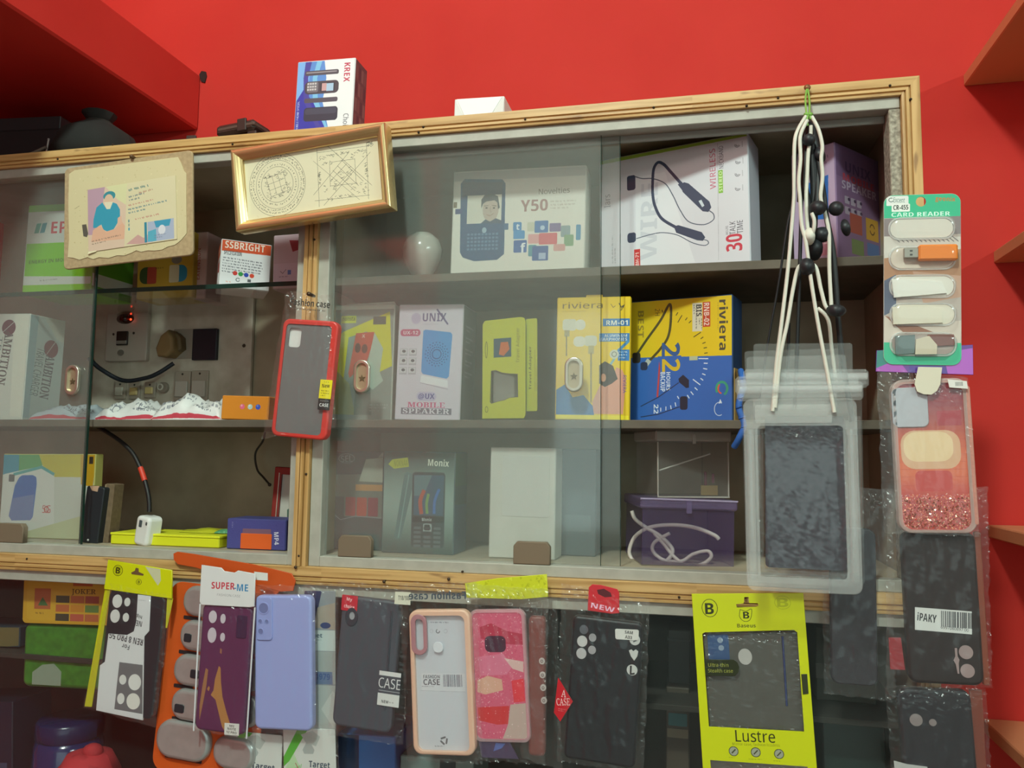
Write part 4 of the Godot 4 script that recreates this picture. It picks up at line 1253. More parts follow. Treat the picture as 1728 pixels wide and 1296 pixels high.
func glitter_case() -> void:
	var w := 0.0648
	var h := 0.1479
	var p := Print.new(w * 1000.0, h * 1000.0, "b23a2e", 5.0)
	var ww := w * 1000.0
	var hh := h * 1000.0
	for i in 120:
		var t := i / 120.0
		p.rect(0, hh * t, ww, hh / 119.0, Color("8c3440").lerp(Color("d8663c"), smoothstep(0.05, 0.55, t)).lerp(Color("c03a30"), smoothstep(0.6, 0.8, t)).to_html(false))
	p.rrect(ww * 0.06, hh * 0.33, ww * 0.84, hh * 0.26, ww * 0.2, "d9a882")
	p.rrect(ww * 0.1, hh * 0.34, ww * 0.7, hh * 0.2, ww * 0.18, "e6c79a")
	p.rrect(ww * 0.24, hh * 0.6, ww * 0.52, hh * 0.14, ww * 0.08, "c2372c")
	p.rect(ww * 0.6, hh * 0.2, ww * 0.34, hh * 0.1, "a82e38")
	p.rect(0, hh * 0.785, ww, hh * 0.22, "b8433a")
	p.speckle(0, hh * 0.76, ww, hh * 0.25, 1500, 0.25, 1.0, ["d8674a", "c8503c", "a83440", "e89a6c", "c06a78", "e8c0a0", "b84a5c"], 8)
	p.speckle(0, hh * 0.755, ww, hh * 0.05, 60, 0.4, 1.0, ["e0b0a0", "d87a5c"], 9)
	var o := thing("phone_case_packet", "orange-red phone case with loose glitter at its foot, in a clear bag", "phone case", Vector3(0.2316, 1.4312, 0.026), 0, 0.0266, 0)
	part(o, "case_back", slab(rr(0, 0, w, h, 0.010), [], -0.004, 0.0, 0.001, mat("b23a2e", 0.4), printed(p, 0.2, 0.6), Rect2(-w / 2, 0, w, h)))
	part(o, "clear_rim", slab(rr(0.0008, -0.0022, w + 0.006, h + 0.005, 0.012), [rr(0, 0.0012, w - 0.003, h - 0.003, 0.010)], -0.009, 0.0016, 0.0012, clear("f0d8d0", 0.4, 0.3)))
	part(o, "side_wall", slab(rr(w / 2 + 0.0032, 0.006, 0.004, h - 0.012, 0.0018), [], -0.008, 0.0018, 0.001, mat("c88a7c", 0.4)))
	part(o, "camera_window", slab(rr(Vector2(-0.0182, 0.1134).x, Vector2(-0.0189, 0.1025).y, 0.0335, 0.040, 0.006), [], 0.0001, 0.0016, 0.0006, mat("b8b8c0", 0.3)))
	var bits := Builder.new()
	var n := RandomNumberGenerator.new()
	n.seed = 77
	var flakes := ArrayMesh.new()
	for i in 260:
		var c := Vector3(n.randf_range(-w / 2 + 0.003, w / 2 - 0.003), n.randf_range(0.003, h * 0.22), 0.0007)
		var r := n.randf_range(0.0005, 0.0012)
		var tilt := Basis.from_euler(Vector3(n.randf_range(-0.5, 0.5), n.randf_range(-0.5, 0.5), n.randf() * TAU))
		bits.out([c + tilt * Vector3(-r, -r, 0), c + tilt * Vector3(r, -r, 0), c + tilt * Vector3(0, r, 0)], Vector3.BACK)
	bits.into(flakes, mat("e0907a", 0.15, 0.9))
	part(o, "glitter", flakes).set_meta("kind", "stuff")
	part(o, "bag", film([Vector2(-0.0472, 0.1643), Vector2(0.0366, 0.1504), Vector2(0.0367, -0.0056), Vector2(-0.0496, -0.0024)], 0.004, 0.0013, 15, clear("f4efec", 0.012, 0.19)))
	var header := Print.new(60, 18, "6c3a92", 6.0)
	header.poly([0, 0, 18, 0, 10, 9, 0, 12], "2f8076")
	header.poly([0, 12, 14, 7, 22, 18, 0, 18], "b04fb8")
	header.poly([22, 3, 40, 0, 44, 18, 20, 18], "5a3a94")
	header.poly([42, 4, 60, 2, 60, 18, 44, 18], "b45ac4")
	part(o, "header_card", slab(poly([Vector2(-0.0459, 0.1815), Vector2(0.0432, 0.1832), Vector2(0.0418, 0.153), Vector2(-0.048, 0.1599)]), [], -0.0014, 0.001, 0.0003, mat("6c3a92", 0.3), printed(header, 0.2, 0.6)))
	part(o, "paper_tag", slab(poly([Vector2(-0.0093, 0.1625), Vector2(0.0125, 0.1612), Vector2(0.0097, 0.1442), Vector2(0.0065, 0.1379), Vector2(0.0012, 0.1342), Vector2(-0.0059, 0.1348), Vector2(-0.0119, 0.1379), Vector2(-0.0137, 0.1454)]), [], 0.0052, 0.0062, 0.0002, mat("ded6c2", 0.8)))
	var s := Print.new(24, 10, "e6e2dc", 8.0)
	s.barcode(9, 3, 9, 4, "8a8a88", 5)
	part(o, "sticker", slab(poly([Vector2(0.0168, 0.1492), Vector2(0.034, 0.1467), Vector2(0.0345, 0.1391), Vector2(0.0179, 0.141)]), [], 0.0052, 0.0056, 0.0, mat("e6e2dc"), printed(s, 0.5)))



# ---------------------------------------------------------------- left bay
func left_shelves() -> void:
	var o: Node3D
	var p: Print
	p = Print.new(0.1154 * 1000.0, 0.1311 * 1000.0, "d9dcd6")
	p.rect(0, 0, 0.1154 * 1000.0, 9.6, "84c83a")
	p.poly([0.9, 57, 126.1, 56.6, 130.5, 108.5, 1, 105.3], "7fd020")
	p.poly([-6.6, 118.8, 131.4, 118.6, 133, 137.1, -5.1, 132.4], "8ccc34")
	p.poly([16, 27.2, 24.1, 26.7, 20.5, 41.4, 12.5, 41.9], "2f9c8c")
	p.poly([26.1, 26.8, 34.1, 26.3, 30.5, 41, 22.5, 41.5], "2f8c9c")
	p.text("EPIC", 68.3, 34.1, 53, 17.4, "d03c50", 0, true)
	p.text("ENERGY IN MOBILE FORM", 58.3, 82.8, 101.6, 5.2, "4a7a20", -2, true)
	p.small_print(28.7, 111.5, 50.43, 1, 4.2, "8a8f8a", 3, -3)
	var side := Print.new(90, 100, "5c9a2a", 3.0)
	side.rect(0, 78, 90, 14, "c8ccc4")
	side.small_print(10, 40, 60, 3, 6, "3a6a18", 4)
	o = thing("charger_box", "lime green and white box behind the old cardboard sheet, left bay top shelf", "box", Vector3(-0.8829, 1.7218, -0.05), 0, -0.0137, 0)
	carton(o, 0.1154, 0.1311, 0.085, printed(p, 0.4), mat("86c43a", 0.5), {"right": printed(side, 0.45)})
	p = Print.new(0.0925 * 1000.0, 0.0959 * 1000.0, "c8a83c")
	p.rrect(3.5, 48.7, 27.6, 25.6, 10.29, "3c5a34")
	p.rrect(16.4, 48.9, 15.8, 25.6, 2.57, "b84a3c")
	p.rrect(57.6, 47.9, 26.5, 25.5, 10.29, "2f8cb0")
	p.rrect(53.7, 47.6, 16.7, 26.4, 2.57, "d8d2b0")
	p.small_print(29.8, 50, 22.31, 1, 4.29, "7a6420", 2)
	p.spot(65.7, 39.9, 17.6, 12.3, "8a8478")
	o = thing("capsule_box", "mustard yellow box printed with coloured capsules under the old cardboard sheet", "box", Vector3(-0.7487, 1.7218, -0.105), 0, 0.0092, 0)
	carton(o, 0.0925, 0.0959, 0.05, printed(p, 0.45), mat("b89834", 0.55))
	p = Print.new(0.0216 * 1000.0, 0.0982 * 1000.0, "c8a8a4")
	p.text("EXTENSION", 7.7, 47.3, 7.8, 47.3, "b0584c", -90, true)
	o = thing("slim_box", "slim dusty pink box standing left of the red-topped lamp box", "box", Vector3(-0.699, 1.7218, -0.115), 0, 0.0008, 0)
	carton(o, 0.0216, 0.0982, 0.06, printed(p, 0.5), mat("c09c98", 0.6))
	p = Print.new(0.0658 * 1000.0, 0.0653 * 1000.0, "e9e7ea", 5.0)
	p.poly([-7.5, -3.5, 69.1, -5.1, 69.7, 14.5, -5.9, 15.9], "d9542c")
	p.text("SSBRIGHT", 30.6, 6.2, 53.6, 10.2, "f4e0d4", 0, true)
	p.text("SPECIFICATION", 14.8, 17.7, 23.6, 5.7, "3a3a44", 0, true)
	p.small_print(2.6, 24.1, 53.06, 6, 3.94, "4a4a58", 6, 2)
	for i in 4:
		p.disc(19.4 + i * 7.56, 45.8 + i * 0.4, 3.14, 3.14, ["d23c34", "2f9a4a", "2c4ab8", "dc4a30"][i])
	p.small_print(8, 58, 12.86, 1, 4.02, "e0a090", 8)
	p.ring(23.7, 54.8, 2.41, 2.41, 0.96, "55555c", 20, 330)
	p.rect(36.5, 52.3, 4.6, 4, "55555c")
	var left := Print.new(60, 0.0653 * 1000.0, "d4d0d0", 5.0)
	left.rect(0, 0, 60, 20, "d05a38")
	left.rect(22, 27, 26, 18, "c84a4c")
	left.rect(10, 50, 34, 60, "a8a8a4")
	left.text("BRIGHT", 30, 10, 40, 6, "f0d8cc", 0, true)
	o = thing("lamp_box", "white lamp box with orange-red top band standing corner-on at the glass shelf edge", "box", Vector3(-0.5951, 1.7218, -0.0649), 0.6388, -0.0238, 0)
	carton(o, 0.0658, 0.0653, 0.06, printed(p, 0.4), mat("dedcdc", 0.55), {"left": printed(left, 0.45)})
	part(o, "tuck_tab", slab(rr(0, 0, 0.016, 0.02, 0.006), [], 0.0, 0.0006, 0.0002, mat("d8d6d6", 0.6)), null, Vector3(-0.0658 / 2 - 0.0002, 0.002, -0.02), Vector3(0, -PI / 2, 0))
	p = Print.new(0.0445 * 1000.0, 0.0753 * 1000.0, "b8a0a8")
	p.poly([23.7, 7.2, 44.7, 9.1, 39.7, 21.8, 29.3, 24.3], "8a3038")
	p.rect(-2.2, 40.1, 47.4, 26, "c0a8b4")
	p.line([10.4, 51, 14.1, 54.4, 19.3, 49], 0.8, "6a5a60")
	p.rect(22, 50.1, 5.2, 6.5, "5a6aa0")
	p.small_print(8.8, 58.2, 24.05, 1, 3.21, "7a6a74", 5)
	o = thing("pink_carton", "dull pink carton behind the middle post beside the red-topped lamp box", "box", Vector3(-0.5361, 1.7218, -0.075), 0, 0.0198, 0)
	carton(o, 0.0445, 0.0753, 0.07, printed(p, 0.5), mat("b49ca4", 0.6))

	# middle shelf
	var fw := 0.1138
	var fh := 0.1532
	p = Print.new(fw * 1000.0, fh * 1000.0, "d8d9d0")
	p.poly([87.9, -0.2, 117.4, -1.5, 117.4, 148.6, 93.3, 146.7], "e6e6d8")
	p.spot(79.2, 20.2, 23.5, 22.7, "6a3048")
	p.text("AMBITION", 77.1, 64.2, 14.2, 78.1, "5a5458", 92, true, "Droid Serif")
	p.text("TRAVEL", 63.5, 66, 7.1, 65.8, "6a7a80", 92)
	o = thing("charger_carton", "white travel charger carton with maroon emblem, at the far left behind dusty glass", "box", Vector3(-0.9831, 1.5428, -0.05), 0, -0.0207, 0)
	var at_o := Vector3(-0.9831, 1.5428, -0.05)
	p = Print.new(0.0669 * 1000.0, 0.1546 * 1000.0, "b9c4c0")
	p.poly([-0.3, -2.1, 15, -1.9, 11.2, 150.7, 0.2, 151.2], "9ab4b8")
	p.poly([20.4, -6.3, 69.5, -0.5, 66.6, 33, 51.8, 29.3], "c8cabc")
	p.spot(42.9, 45.5, 27.5, 26.9, "7a3a44")
	p.line([32.5, 57.7, 54.1, 28.9], 0.8, "d0d0c8")
	p.text("AMBITION", 39.3, 88.6, 17.2, 66.6, "5c6068", 96, true, "Droid Serif")
	p.text("TRAVEL CHARGER", 20.3, 82.7, 14.6, 71.7, "62747a", 96)
	carton(o, fw, fh, 0.0669, mat("d8d9d0", 0.5), mat("d0d2ca", 0.55), {"front": mat("d8d9d0"), "right": printed(p, 0.45)})
	p = Print.new(fw * 1000.0, fh * 1000.0, "d8d9d0")
	p.poly([87.9, -0.2, 117.4, -1.5, 117.4, 148.6, 93.3, 146.7], "e6e6d8")
	p.spot(79.2, 20.2, 23.5, 22.7, "6a3048")
	p.line([67.5, 28.4, 88.6, 11.3], 0.8, "d8d8d0")
	p.text("AMBITION", 77.1, 64.2, 14.2, 78.1, "5a5458", 96, true, "Droid Serif")
	p.text("TRAVEL", 63.5, 66, 7.1, 65.8, "6a7a80", 96)
	part(o, "front_panel", slab(rr(0, 0.001, fw - 0.002, fh - 0.002, 0.001), [], 0.0, 0.0003, 0.0, mat("d8d9d0"), printed(p, 0.45), Rect2(-fw / 2, 0, fw, fh)))
	switchboard()
	sachets()
	p = Print.new(0.0683 * 1000.0, 0.0314 * 1000.0, "dc8a2c")
	for i in 3:
		p.disc(30.2 + i * 11.87, 14, 3.7, 3.7, ["e86a8c", "b8d0cc", "3c5cc8"][i])
		p.disc(29.3 + i * 11.87, 12.5, 1.54, 1.54, ["f4a8b8", "dce8e4", "6a84dc"][i])
	o = thing("orange_box", "small orange box with three coloured dots at the right end of the shelf", "box", Vector3(-0.572, 1.5428, -0.04), 0, -0.029, 0)
	carton(o, 0.0683, 0.0314, 0.05, printed(p, 0.45), mat("d0802a", 0.55))

	# bottom of the bay
	p = Print.new(0.1533 * 1000.0, 0.1178 * 1000.0, "cfd2c8")
	p.poly([-3, -3.1, 64.8, -0.5, 56.1, 19.5, 7.6, 28.7, -2.2, 28.9], "3a98b0")
	p.poly([26.2, -2.1, 69.6, -0.6, 65.7, 17.7, 27.1, 25], "5aa86c")
	p.poly([58.9, -2.8, 156, -1.6, 153.2, 31.6, 87.8, 31.6, 67.6, 16], "c8bc3c")
	p.poly([129.6, -1.1, 156, -1.6, 152.4, 45.3, 132.9, 41.7], "c89c24")
	p.poly([2.7, 28, 65.7, 16.1, 87.5, 26.8, 92.9, 119.6, -4, 122.9], "dcded8")
	p.line([19.4, 28.4, 65.7, 17.7, 86.6, 27.6], 4.13, "4aa8a8")
	p.poly([-4.6, 95.4, 40.3, 111.1, 157.2, 80.3, 160.5, 119.8, -4, 125.6], "c8cca0")
	p.poly([-4.6, 99.7, 30.4, 115.7, 30.7, 124.3, -4, 125.6], "8ab874")
	p.poly([28.4, 33, 33.2, 29.7, 51.7, 29.2, 57.7, 32.3, 59.1, 42, 55.4, 88.5, 51.6, 93.6, 19.6, 94.7, 14.3, 88, 21.9, 44.6], "2c68b8")
	p.poly([19.5, 62.8, 55.9, 56.8, 54.4, 88.5, 51.6, 93.6, 19.6, 94.7, 14.3, 88], "6a80b8")
	p.rrect(10.7, 28.5, 9.8, 10.5, 1.65, "5a6468")
	p.rect(144.5, 2.5, 6.6, 10.2, "3a342c")
	p.ring(77.7, 77.7, 3.3, 4.13, 1.65, "c8605c")
	p.text("5G", 77.6, 77.3, 13.8, 10.8, "c8605c")
	o = thing("router_box", "blue, yellow and white printed box in the lower left corner behind dusty glass", "box", Vector3(-0.8856, 1.3778, -0.06), 0, 0.0079, 0)
	carton(o, 0.1533, 0.1178, 0.016, printed(p, 0.4), mat("c0b868", 0.55))
	o = thing("black_handset", "black bare handset leaning against the printed box by the door edge", "handset", Vector3(-0.7926, 1.3776, -0.035), 0, -0.0889, 0)
	part(o, "body", slab(rr(0, 0, 0.0281, 0.0754, 0.003), [], -0.012, 0.0, 0.0015, mat("22272c", 0.45)))
	part(o, "top_patch", slab(poly([Vector2(-0.0088, 0.0751), Vector2(0.0048, 0.0769), Vector2(0.004, 0.0689), Vector2(-0.005, 0.0697)]), [], -0.001, 0.0006, 0.0002, mat("c09a80", 0.6)))
	part(o, "button", ball(Vector3(0.0016, 0.0016, 0.0012), mat("c8c8c4", 0.3)), null, Vector3(Vector2(-0.0009, 0.0055).x, 0.004, 0.0))
	o = thing("card_sleeve", "narrow brown cardboard sleeve leaning right behind the black handset", "sleeve", Vector3(-0.7774, 1.3776, -0.045), 0, -0.0673, 0)
	part(o, "sleeve", box(Vector3(0.0137, 0.0788, 0.02), 0.0008, grained("6a5640", "7e6850", 0.03, 0.8, 8.0, 0.0, 81)))
	part(o, "edge_strip", block(Vector3(-0.0137 / 2 - 0.0004, 0.001, -0.018), Vector3(-0.0137 / 2 + 0.0012, 0.0788 - 0.001, 0.0004), 0.0002, mat("a08a6c", 0.7)))
	o = thing("wall_charger", "white plug charger standing in front of the flat yellow box", "charger", Vector3(-0.711, 1.3776, -0.03), -0.25, -0.14)
	part(o, "body", slab(rr(0, 0, 0.026, 0.0385, 0.006), [], -0.02, 0.0, 0.004, mat("e2e0dc", 0.35)))
	part(o, "port", slab(rr(-0.003, 0.024, 0.0055, 0.009, 0.001), [], 0.0, 0.0003, 0.0, mat("4a5458", 0.4)))
	part(o, "side_hole", slab(rr(0.008, 0.028, 0.003, 0.0045, 0.0012), [], 0.0, 0.0003, 0.0, mat("5a5a58", 0.5)))
	o = thing("black_cable", "black cable with a red band arching down to the white charger", "cable", Vector3(-0.8326, 1.5411, -0.07))
	var cb := Vector3(-0.8326, 1.5411, -0.07)
	var run := []
	for v in [Vector3(-0.8326, 1.5411, -0.07), Vector3(-0.7961, 1.5269, -0.062), Vector3(-0.7667, 1.513, -0.056), Vector3(-0.7449, 1.4978, -0.052), Vector3(-0.7296, 1.4797, -0.048), Vector3(-0.718, 1.4602, -0.045), Vector3(-0.709, 1.4393, -0.042), Vector3(-0.7055, 1.4208, -0.04)]:
		run.append(v - cb)
	part(o, "cord", tube(run, 0.0029, mat("1d1b1b", 0.5)))
	var band := []
	for v in [Vector3(-0.7285, 1.4789, -0.0478), Vector3(-0.7238, 1.4711, -0.0464), Vector3(-0.7187, 1.4617, -0.0452)]:
		band.append(v - cb)
	part(o, "red_band", tube(band, 0.0036, mat("d2402c", 0.5)))
	o = thing("yellow_flat_box", "flat bright yellow box lying on the bay floor behind the white charger", "box", Vector3(-0.6781, 1.3778, -0.035), 0, 0, 0)
	carton(o, 0.1614, 0.0123, 0.06, mat("d8d820", 0.5), mat("ccc81c", 0.5))
	part(o, "lid", box(Vector3(0.1614 + 0.001, 0.003, 0.061), 0.0006, mat("e0e02c", 0.5)), null, Vector3(0, 0.0123, 0.0005))
	var lid_top := Vector3(-0.632, 1.3778 + 0.0123 + 0.0032, -0.06)
	o = thing("green_sachet", "flat green and yellow sachet lying on the yellow box", "sachet", lid_top)
	part(o, "pouch", lump(0.085, 0.035, 0.008, 3, mat("b4b428", 0.4)))
	part(o, "green_end", lump(0.03, 0.03, 0.0085, 5, mat("5a9a70", 0.4)), null, Vector3(0.026, 0.0006, 0.001))
	p = Print.new(0.0831 * 1000.0, 0.0386 * 1000.0, "4a4c8c")
	p.speckle(0, 0, 0.0831 * 1000.0, 0.0386 * 1000.0, 300, 0.3, 0.6, ["3a3c74", "5c5ca0"], 3)
	p.text("MP4", 71.2, 23.9, 6.5, 16.9, "d8d8e4", 86, true)
	p.small_print(6.1, 3.6, 2.26, 4, 2.26, "a8a8c8", 4)
	o = thing("player_box", "purple-blue box with an orange window at the foot of the middle post", "box", Vector3(-0.5454, 1.3778, -0.035), 0, 0.0007, 0)
	carton(o, 0.0831, 0.0386, 0.045, printed(p, 0.4), mat("44467e", 0.5))
	part(o, "orange_window", slab(rr((Vector2(-0.0211, 0.0113).x + Vector2(0.0224, 0.0127).x) / 2, 0.001, Vector2(0.0224, 0.0127).x - Vector2(-0.0211, 0.0113).x, 0.0386 * 0.5, 0.001), [], 0.0, 0.001, 0.0004, mat("e0622a", 0.4)))
	part(o, "window_band", slab(rr((Vector2(-0.0188, 0.0204).x + Vector2(0.021, 0.0215).x) / 2, 0.0386 * 0.52, Vector2(0.021, 0.0215).x - Vector2(-0.0188, 0.0204).x, 0.0386 * 0.16, 0.001), [], 0.0, 0.0005, 0.0001, mat("7c5a6c", 0.4)))  # dull mauve band just above the orange window
	o = thing("wall_picture", "small red framed picture leaning behind the purple-blue box", "picture frame", Vector3(-0.5534, 1.409, -0.12) - Vector3(0, 0.025, 0), 0, -0.0505)
	part(o, "frame_border", slab(rr(0, 0, 0.0434, 0.0718 + 0.025, 0.002), [rr(0, 0.012, 0.0434 - 0.022, 0.0718 + 0.003, 0.001)], -0.008, 0.0, 0.0015, mat("963430", 0.4)))
	part(o, "sheet", slab(rr(0, 0.011, 0.0434 - 0.02, 0.0718 + 0.005, 0.001), [], -0.006, -0.004, 0.0, mat("cfcbc0", 0.5)))
	part(o, "green_mark", slab(poly([Vector2(0.0008, 0.0388), Vector2(0.0057, 0.0422), Vector2(0.0068, 0.0276), Vector2(0.002, 0.0243)]), [], -0.004, -0.003, 0.0, mat("4a6a5c", 0.5)))
	part(o, "gilt_line", tube([Vector3(-0.0434 / 2 + 0.008, 0.01, 0.0004), Vector3(-0.0434 / 2 + 0.008, 0.0718 + 0.017, 0.0004)], 0.0009, mat("d8c8b8", 0.3, 0.4), 6, false))
	o = thing("thin_wire", "thin dark wire hanging in loops on the back panel near the middle post", "wire", Vector3(-0.6341, 1.5239, -0.2))
	var wb := Vector3(-0.6341, 1.5239, -0.2)
	var wire := []
	for v in [Vector3(-0.6328, 1.5382, -0.2), Vector3(-0.6359, 1.5194, -0.2), Vector3(-0.6479, 1.4997, -0.2), Vector3(-0.6439, 1.4757, -0.2), Vector3(-0.6268, 1.4638, -0.19), Vector3(-0.6053, 1.4544, -0.17)]:
		wire.append(v - wb)
	part(o, "strand", tube(wire, 0.0016, mat("3a332a", 0.6)))
	part(o, "end", ball(Vector3(0.0026, 0.0026, 0.0026), mat("3a332a", 0.6)), null, wire[-1])


func lump(w: float, d: float, h: float, seed_: int, m: Material, print_ := false) -> ArrayMesh:
	# a soft filled sachet lying flat: puffed in the middle, crimped at its ends
	var n := FastNoiseLite.new()
	n.seed = seed_
	n.frequency = 1.0
	var mesh := ArrayMesh.new()
	var b := Builder.new()
	for side in 2:
		var grid := []
		for j in 13:
			var row := []
			for i in 25:
				var u := i / 24.0
				var v := j / 12.0
				var e := pow(sin(PI * clampf(u, 0.0, 1.0)), 0.35) * pow(sin(PI * v), 0.8)
				var y := h * e * (0.62 + 0.5 * n.get_noise_2d(u * w * 24.0, v * d * 30.0)) if side == 0 else -0.0002
				row.append(Vector3((u - 0.5) * w, maxf(y, 0.0) + (0.0004 if side == 0 else 0.0), -d * (1.0 + cos(PI * v)) / 2.0 + 0.0012 * n.get_noise_2d(u * 8.0, 3.0)))
			grid.append(row)
		for j in 12:
			for i in 24:
				var u0 := i / 24.0
				var u1 := (i + 1) / 24.0
				b.out([grid[j][i], grid[j][i + 1], grid[j + 1][i + 1], grid[j + 1][i]], Vector3.UP if side == 0 else Vector3.DOWN, 1 + side, [Vector2(u0, j / 12.0), Vector2(u1, j / 12.0), Vector2(u1, (j + 1) / 12.0), Vector2(u0, (j + 1) / 12.0)])
	b.into(mesh, m)
	return mesh


func sachets() -> void:
	var spots := [[Vector3(-0.8623, 1.5449, -0.045), 0.098, 0.022, 21, "white and blue sachet seen through the dusty pane beside the charger carton", "b8c4cc"], [Vector3(-0.7653, 1.5449, -0.06), 0.12, 0.026, 22, "white printed sachet lying left of the fuller one on the middle shelf", "dcdad8"], [Vector3(-0.6625, 1.5442, -0.045), 0.108, 0.033, 23, "fuller white printed sachet lying beside the small orange box", "e4e2e0"]]
	for i in 3:
		var s: Array = spots[i]
		var p := Print.new(s[1] * 1000.0, 60, s[5], 4.0)
		p.rect(0, 56, 200, 3, "c84a58")
		p.small_print(8, 34, s[1] * 420.0, 3, 6, "7a7c88", 7 + i, -4)
		p.small_print(s[1] * 560.0, 32, s[1] * 380.0, 4, 5, "6c6e7a", 17 + i, 5)
		p.ring(s[1] * 300.0, 44, 5, 4, 1, "6a6c78")
		p.line([s[1] * 620.0, 42, s[1] * 620.0, 48, s[1] * 700.0, 48, s[1] * 700.0, 42], 1, "4a4c58")
		var o := thing("sachet", s[4], "sachet", Vector3(s[0].x, 1.5428, s[0].z), 0.0, 0.0, 0.0, "white sachets on the middle shelf")
		part(o, "pouch", lump(s[1], 0.06, s[2] * 1.5, s[3], printed(p, 0.3, 0.3)))
		part(o, "crimped_edge", block(Vector3(-s[1] / 2 - 0.004, 0.0, -0.05), Vector3(-s[1] / 2 + 0.004, 0.0008, -0.008), 0.0001, mat("b4525c" if i else "8a9ab0", 0.4)))


func switchboard() -> void:
	var o := thing("switchboard", "dusty white switchboard with sockets and switches on the back panel of the left bay", "switchboard", Vector3(-0.8139, 1.5569, -0.2165), 0, 0, 0)
	var white := grained("c4b9a6", "ddd5c6", 0.012, 0.6, 4.0, 0.0, 91)
	var w := 0.285
	var h := 0.1873
	part(o, "panel", slab(rr(0, 0, w, h + 0.01, 0.002), [], -0.006, 0.0, 0.001, white), white)
	var ivory := mat("cabeb2", 0.45)
	var dark := mat("2c2522", 0.35)
	var plate := part(o, "socket_plate", slab(rr((Vector2(-0.1156, 0.1282).x + Vector2(-0.0385, 0.1264).x) / 2, Vector2(-0.0789, 0.0878).y, Vector2(-0.0385, 0.1264).x - Vector2(-0.1156, 0.1282).x, Vector2(-0.0789, 0.1659).y - Vector2(-0.0789, 0.0878).y, 0.003), [], 0.0, 0.008, 0.002, ivory))
	part(plate, "indicator", ball(Vector3(0.0165, 0.0085, 0.006), mat("3a1210", 0.15, 0.0, 0.6)), null, Vector3(Vector2(-0.0801, 0.1563).x, Vector2(-0.0801, 0.1563).y, 0.008))
	var red := mat("ff5030", 0.4)
	red.emission_enabled = true
	red.emission = Color("ff4020")
	red.emission_energy_multiplier = 2.0
	part(plate, "pilot_light", ball(Vector3(0.0018, 0.0018, 0.0012), red), null, Vector3(Vector2(-0.0658, 0.154).x, Vector2(-0.0658, 0.154).y, 0.0137))
	part(plate, "rocker", block(Vector3(Vector2(-0.0933, 0.1132).x, Vector2(-0.0933, 0.1132).y, 0.008), Vector3(Vector2(-0.0723, 0.1359).x, Vector2(-0.0723, 0.1359).y, 0.0115), 0.0015, dark))
	part(plate, "rocker_edge", block(Vector3(Vector2(-0.0922, 0.1151).x, Vector2(-0.0922, 0.1151).y, 0.011), Vector3(Vector2(-0.0734, 0.1205).x, Vector2(-0.0734, 0.1205).y, 0.0122), 0.0005, mat("9a948c", 0.3)))
	part(plate, "pin_hole", slab(oval(Vector2(-0.0856, 0.1014).x, Vector2(-0.0856, 0.1014).y, 0.006, 0.005), [], 0.008, 0.0085, 0.0, mat("7a746a", 0.6)))
	for q in [Vector2(-0.1011, 0.1317), Vector2(-0.0636, 0.1328)]:
		part(plate, "screw", ball(Vector3(0.0022, 0.0022, 0.001), mat("5a5048", 0.4, 0.5)), null, Vector3(q.x, q.y, 0.008))
	part(o, "blank_cover", slab(rr((Vector2(0.0419, 0.1152).x + Vector2(0.0849, 0.1143).x) / 2, Vector2(0.0629, 0.0875).y, Vector2(0.0849, 0.1143).x - Vector2(0.0419, 0.1152).x, Vector2(0.0629, 0.1373).y - Vector2(0.0629, 0.0875).y, 0.0015), [], 0.0, 0.006, 0.001, mat("20222e", 0.35)))
	var spots := [[Vector2(-0.0966, 0.0271), Vector2(-0.0767, 0.0559), "e0dccc"], [Vector2(-0.0701, 0.027), Vector2(-0.0504, 0.0547), "e0c888"], [Vector2(-0.0417, 0.0288), Vector2(-0.0222, 0.0544), "e4cc8c"], [Vector2(0.0122, 0.0237), Vector2(0.0398, 0.0708), "c8c0b4"], [Vector2(0.0419, 0.0236), Vector2(0.0713, 0.0714), "c8c0b4"]]
	for s in spots:
		var a: Vector2 = s[0]
		var b: Vector2 = s[1]
		var sw := part(o, "switch", slab(rr((a.x + b.x) / 2, a.y, b.x - a.x, b.y - a.y, 0.0012), [], 0.0, 0.004, 0.001, mat("b4a898", 0.5)))
		part(sw, "rocker", block(Vector3(a.x + 0.003, a.y + 0.006, 0.004), Vector3(b.x - 0.003, lerpf(a.y, b.y, 0.66), 0.0075), 0.0012, mat(s[2], 0.35)))
		part(sw, "marker", ball(Vector3(0.0018, 0.0018, 0.0008), mat("4a443c", 0.5)), null, Vector3((a.x + b.x) / 2, b.y - 0.005, 0.004))
	part(o, "round_button", slab(oval(Vector2(-0.0082, 0.0448).x, Vector2(-0.0082, 0.0448).y, 0.009, 0.009, 24), [], 0.0, 0.006, 0.0015, mat("9a8e80", 0.45)))
	part(o, "button_ring", slab(oval(Vector2(-0.0114, 0.0458).x, Vector2(-0.0114, 0.0458).y, 0.0055, 0.0055, 20), [oval(Vector2(-0.0114, 0.0458).x, Vector2(-0.0114, 0.0458).y, 0.0035, 0.0035, 16)], 0.006, 0.0072, 0.0005, mat("dcd6c8", 0.4)))
	part(o, "screw", ball(Vector3(0.003, 0.003, 0.0014), mat("5a4a3c", 0.5, 0.3)), null, Vector3(Vector2(0.1292, 0.1097).x, Vector2(0.1292, 0.1097).y, 0.0))
	part(o, "seat_frame", slab(rr((Vector2(0.0047, 0.1207).x + Vector2(0.0398, 0.12).x) / 2, Vector2(0.0239, 0.0909).y, Vector2(0.0398, 0.12).x - Vector2(0.0047, 0.1207).x, Vector2(0.0239, 0.1383).y - Vector2(0.0239, 0.0909).y, 0.001), [], 0.0, 0.0015, 0.0005, mat("a89c8e", 0.5)))
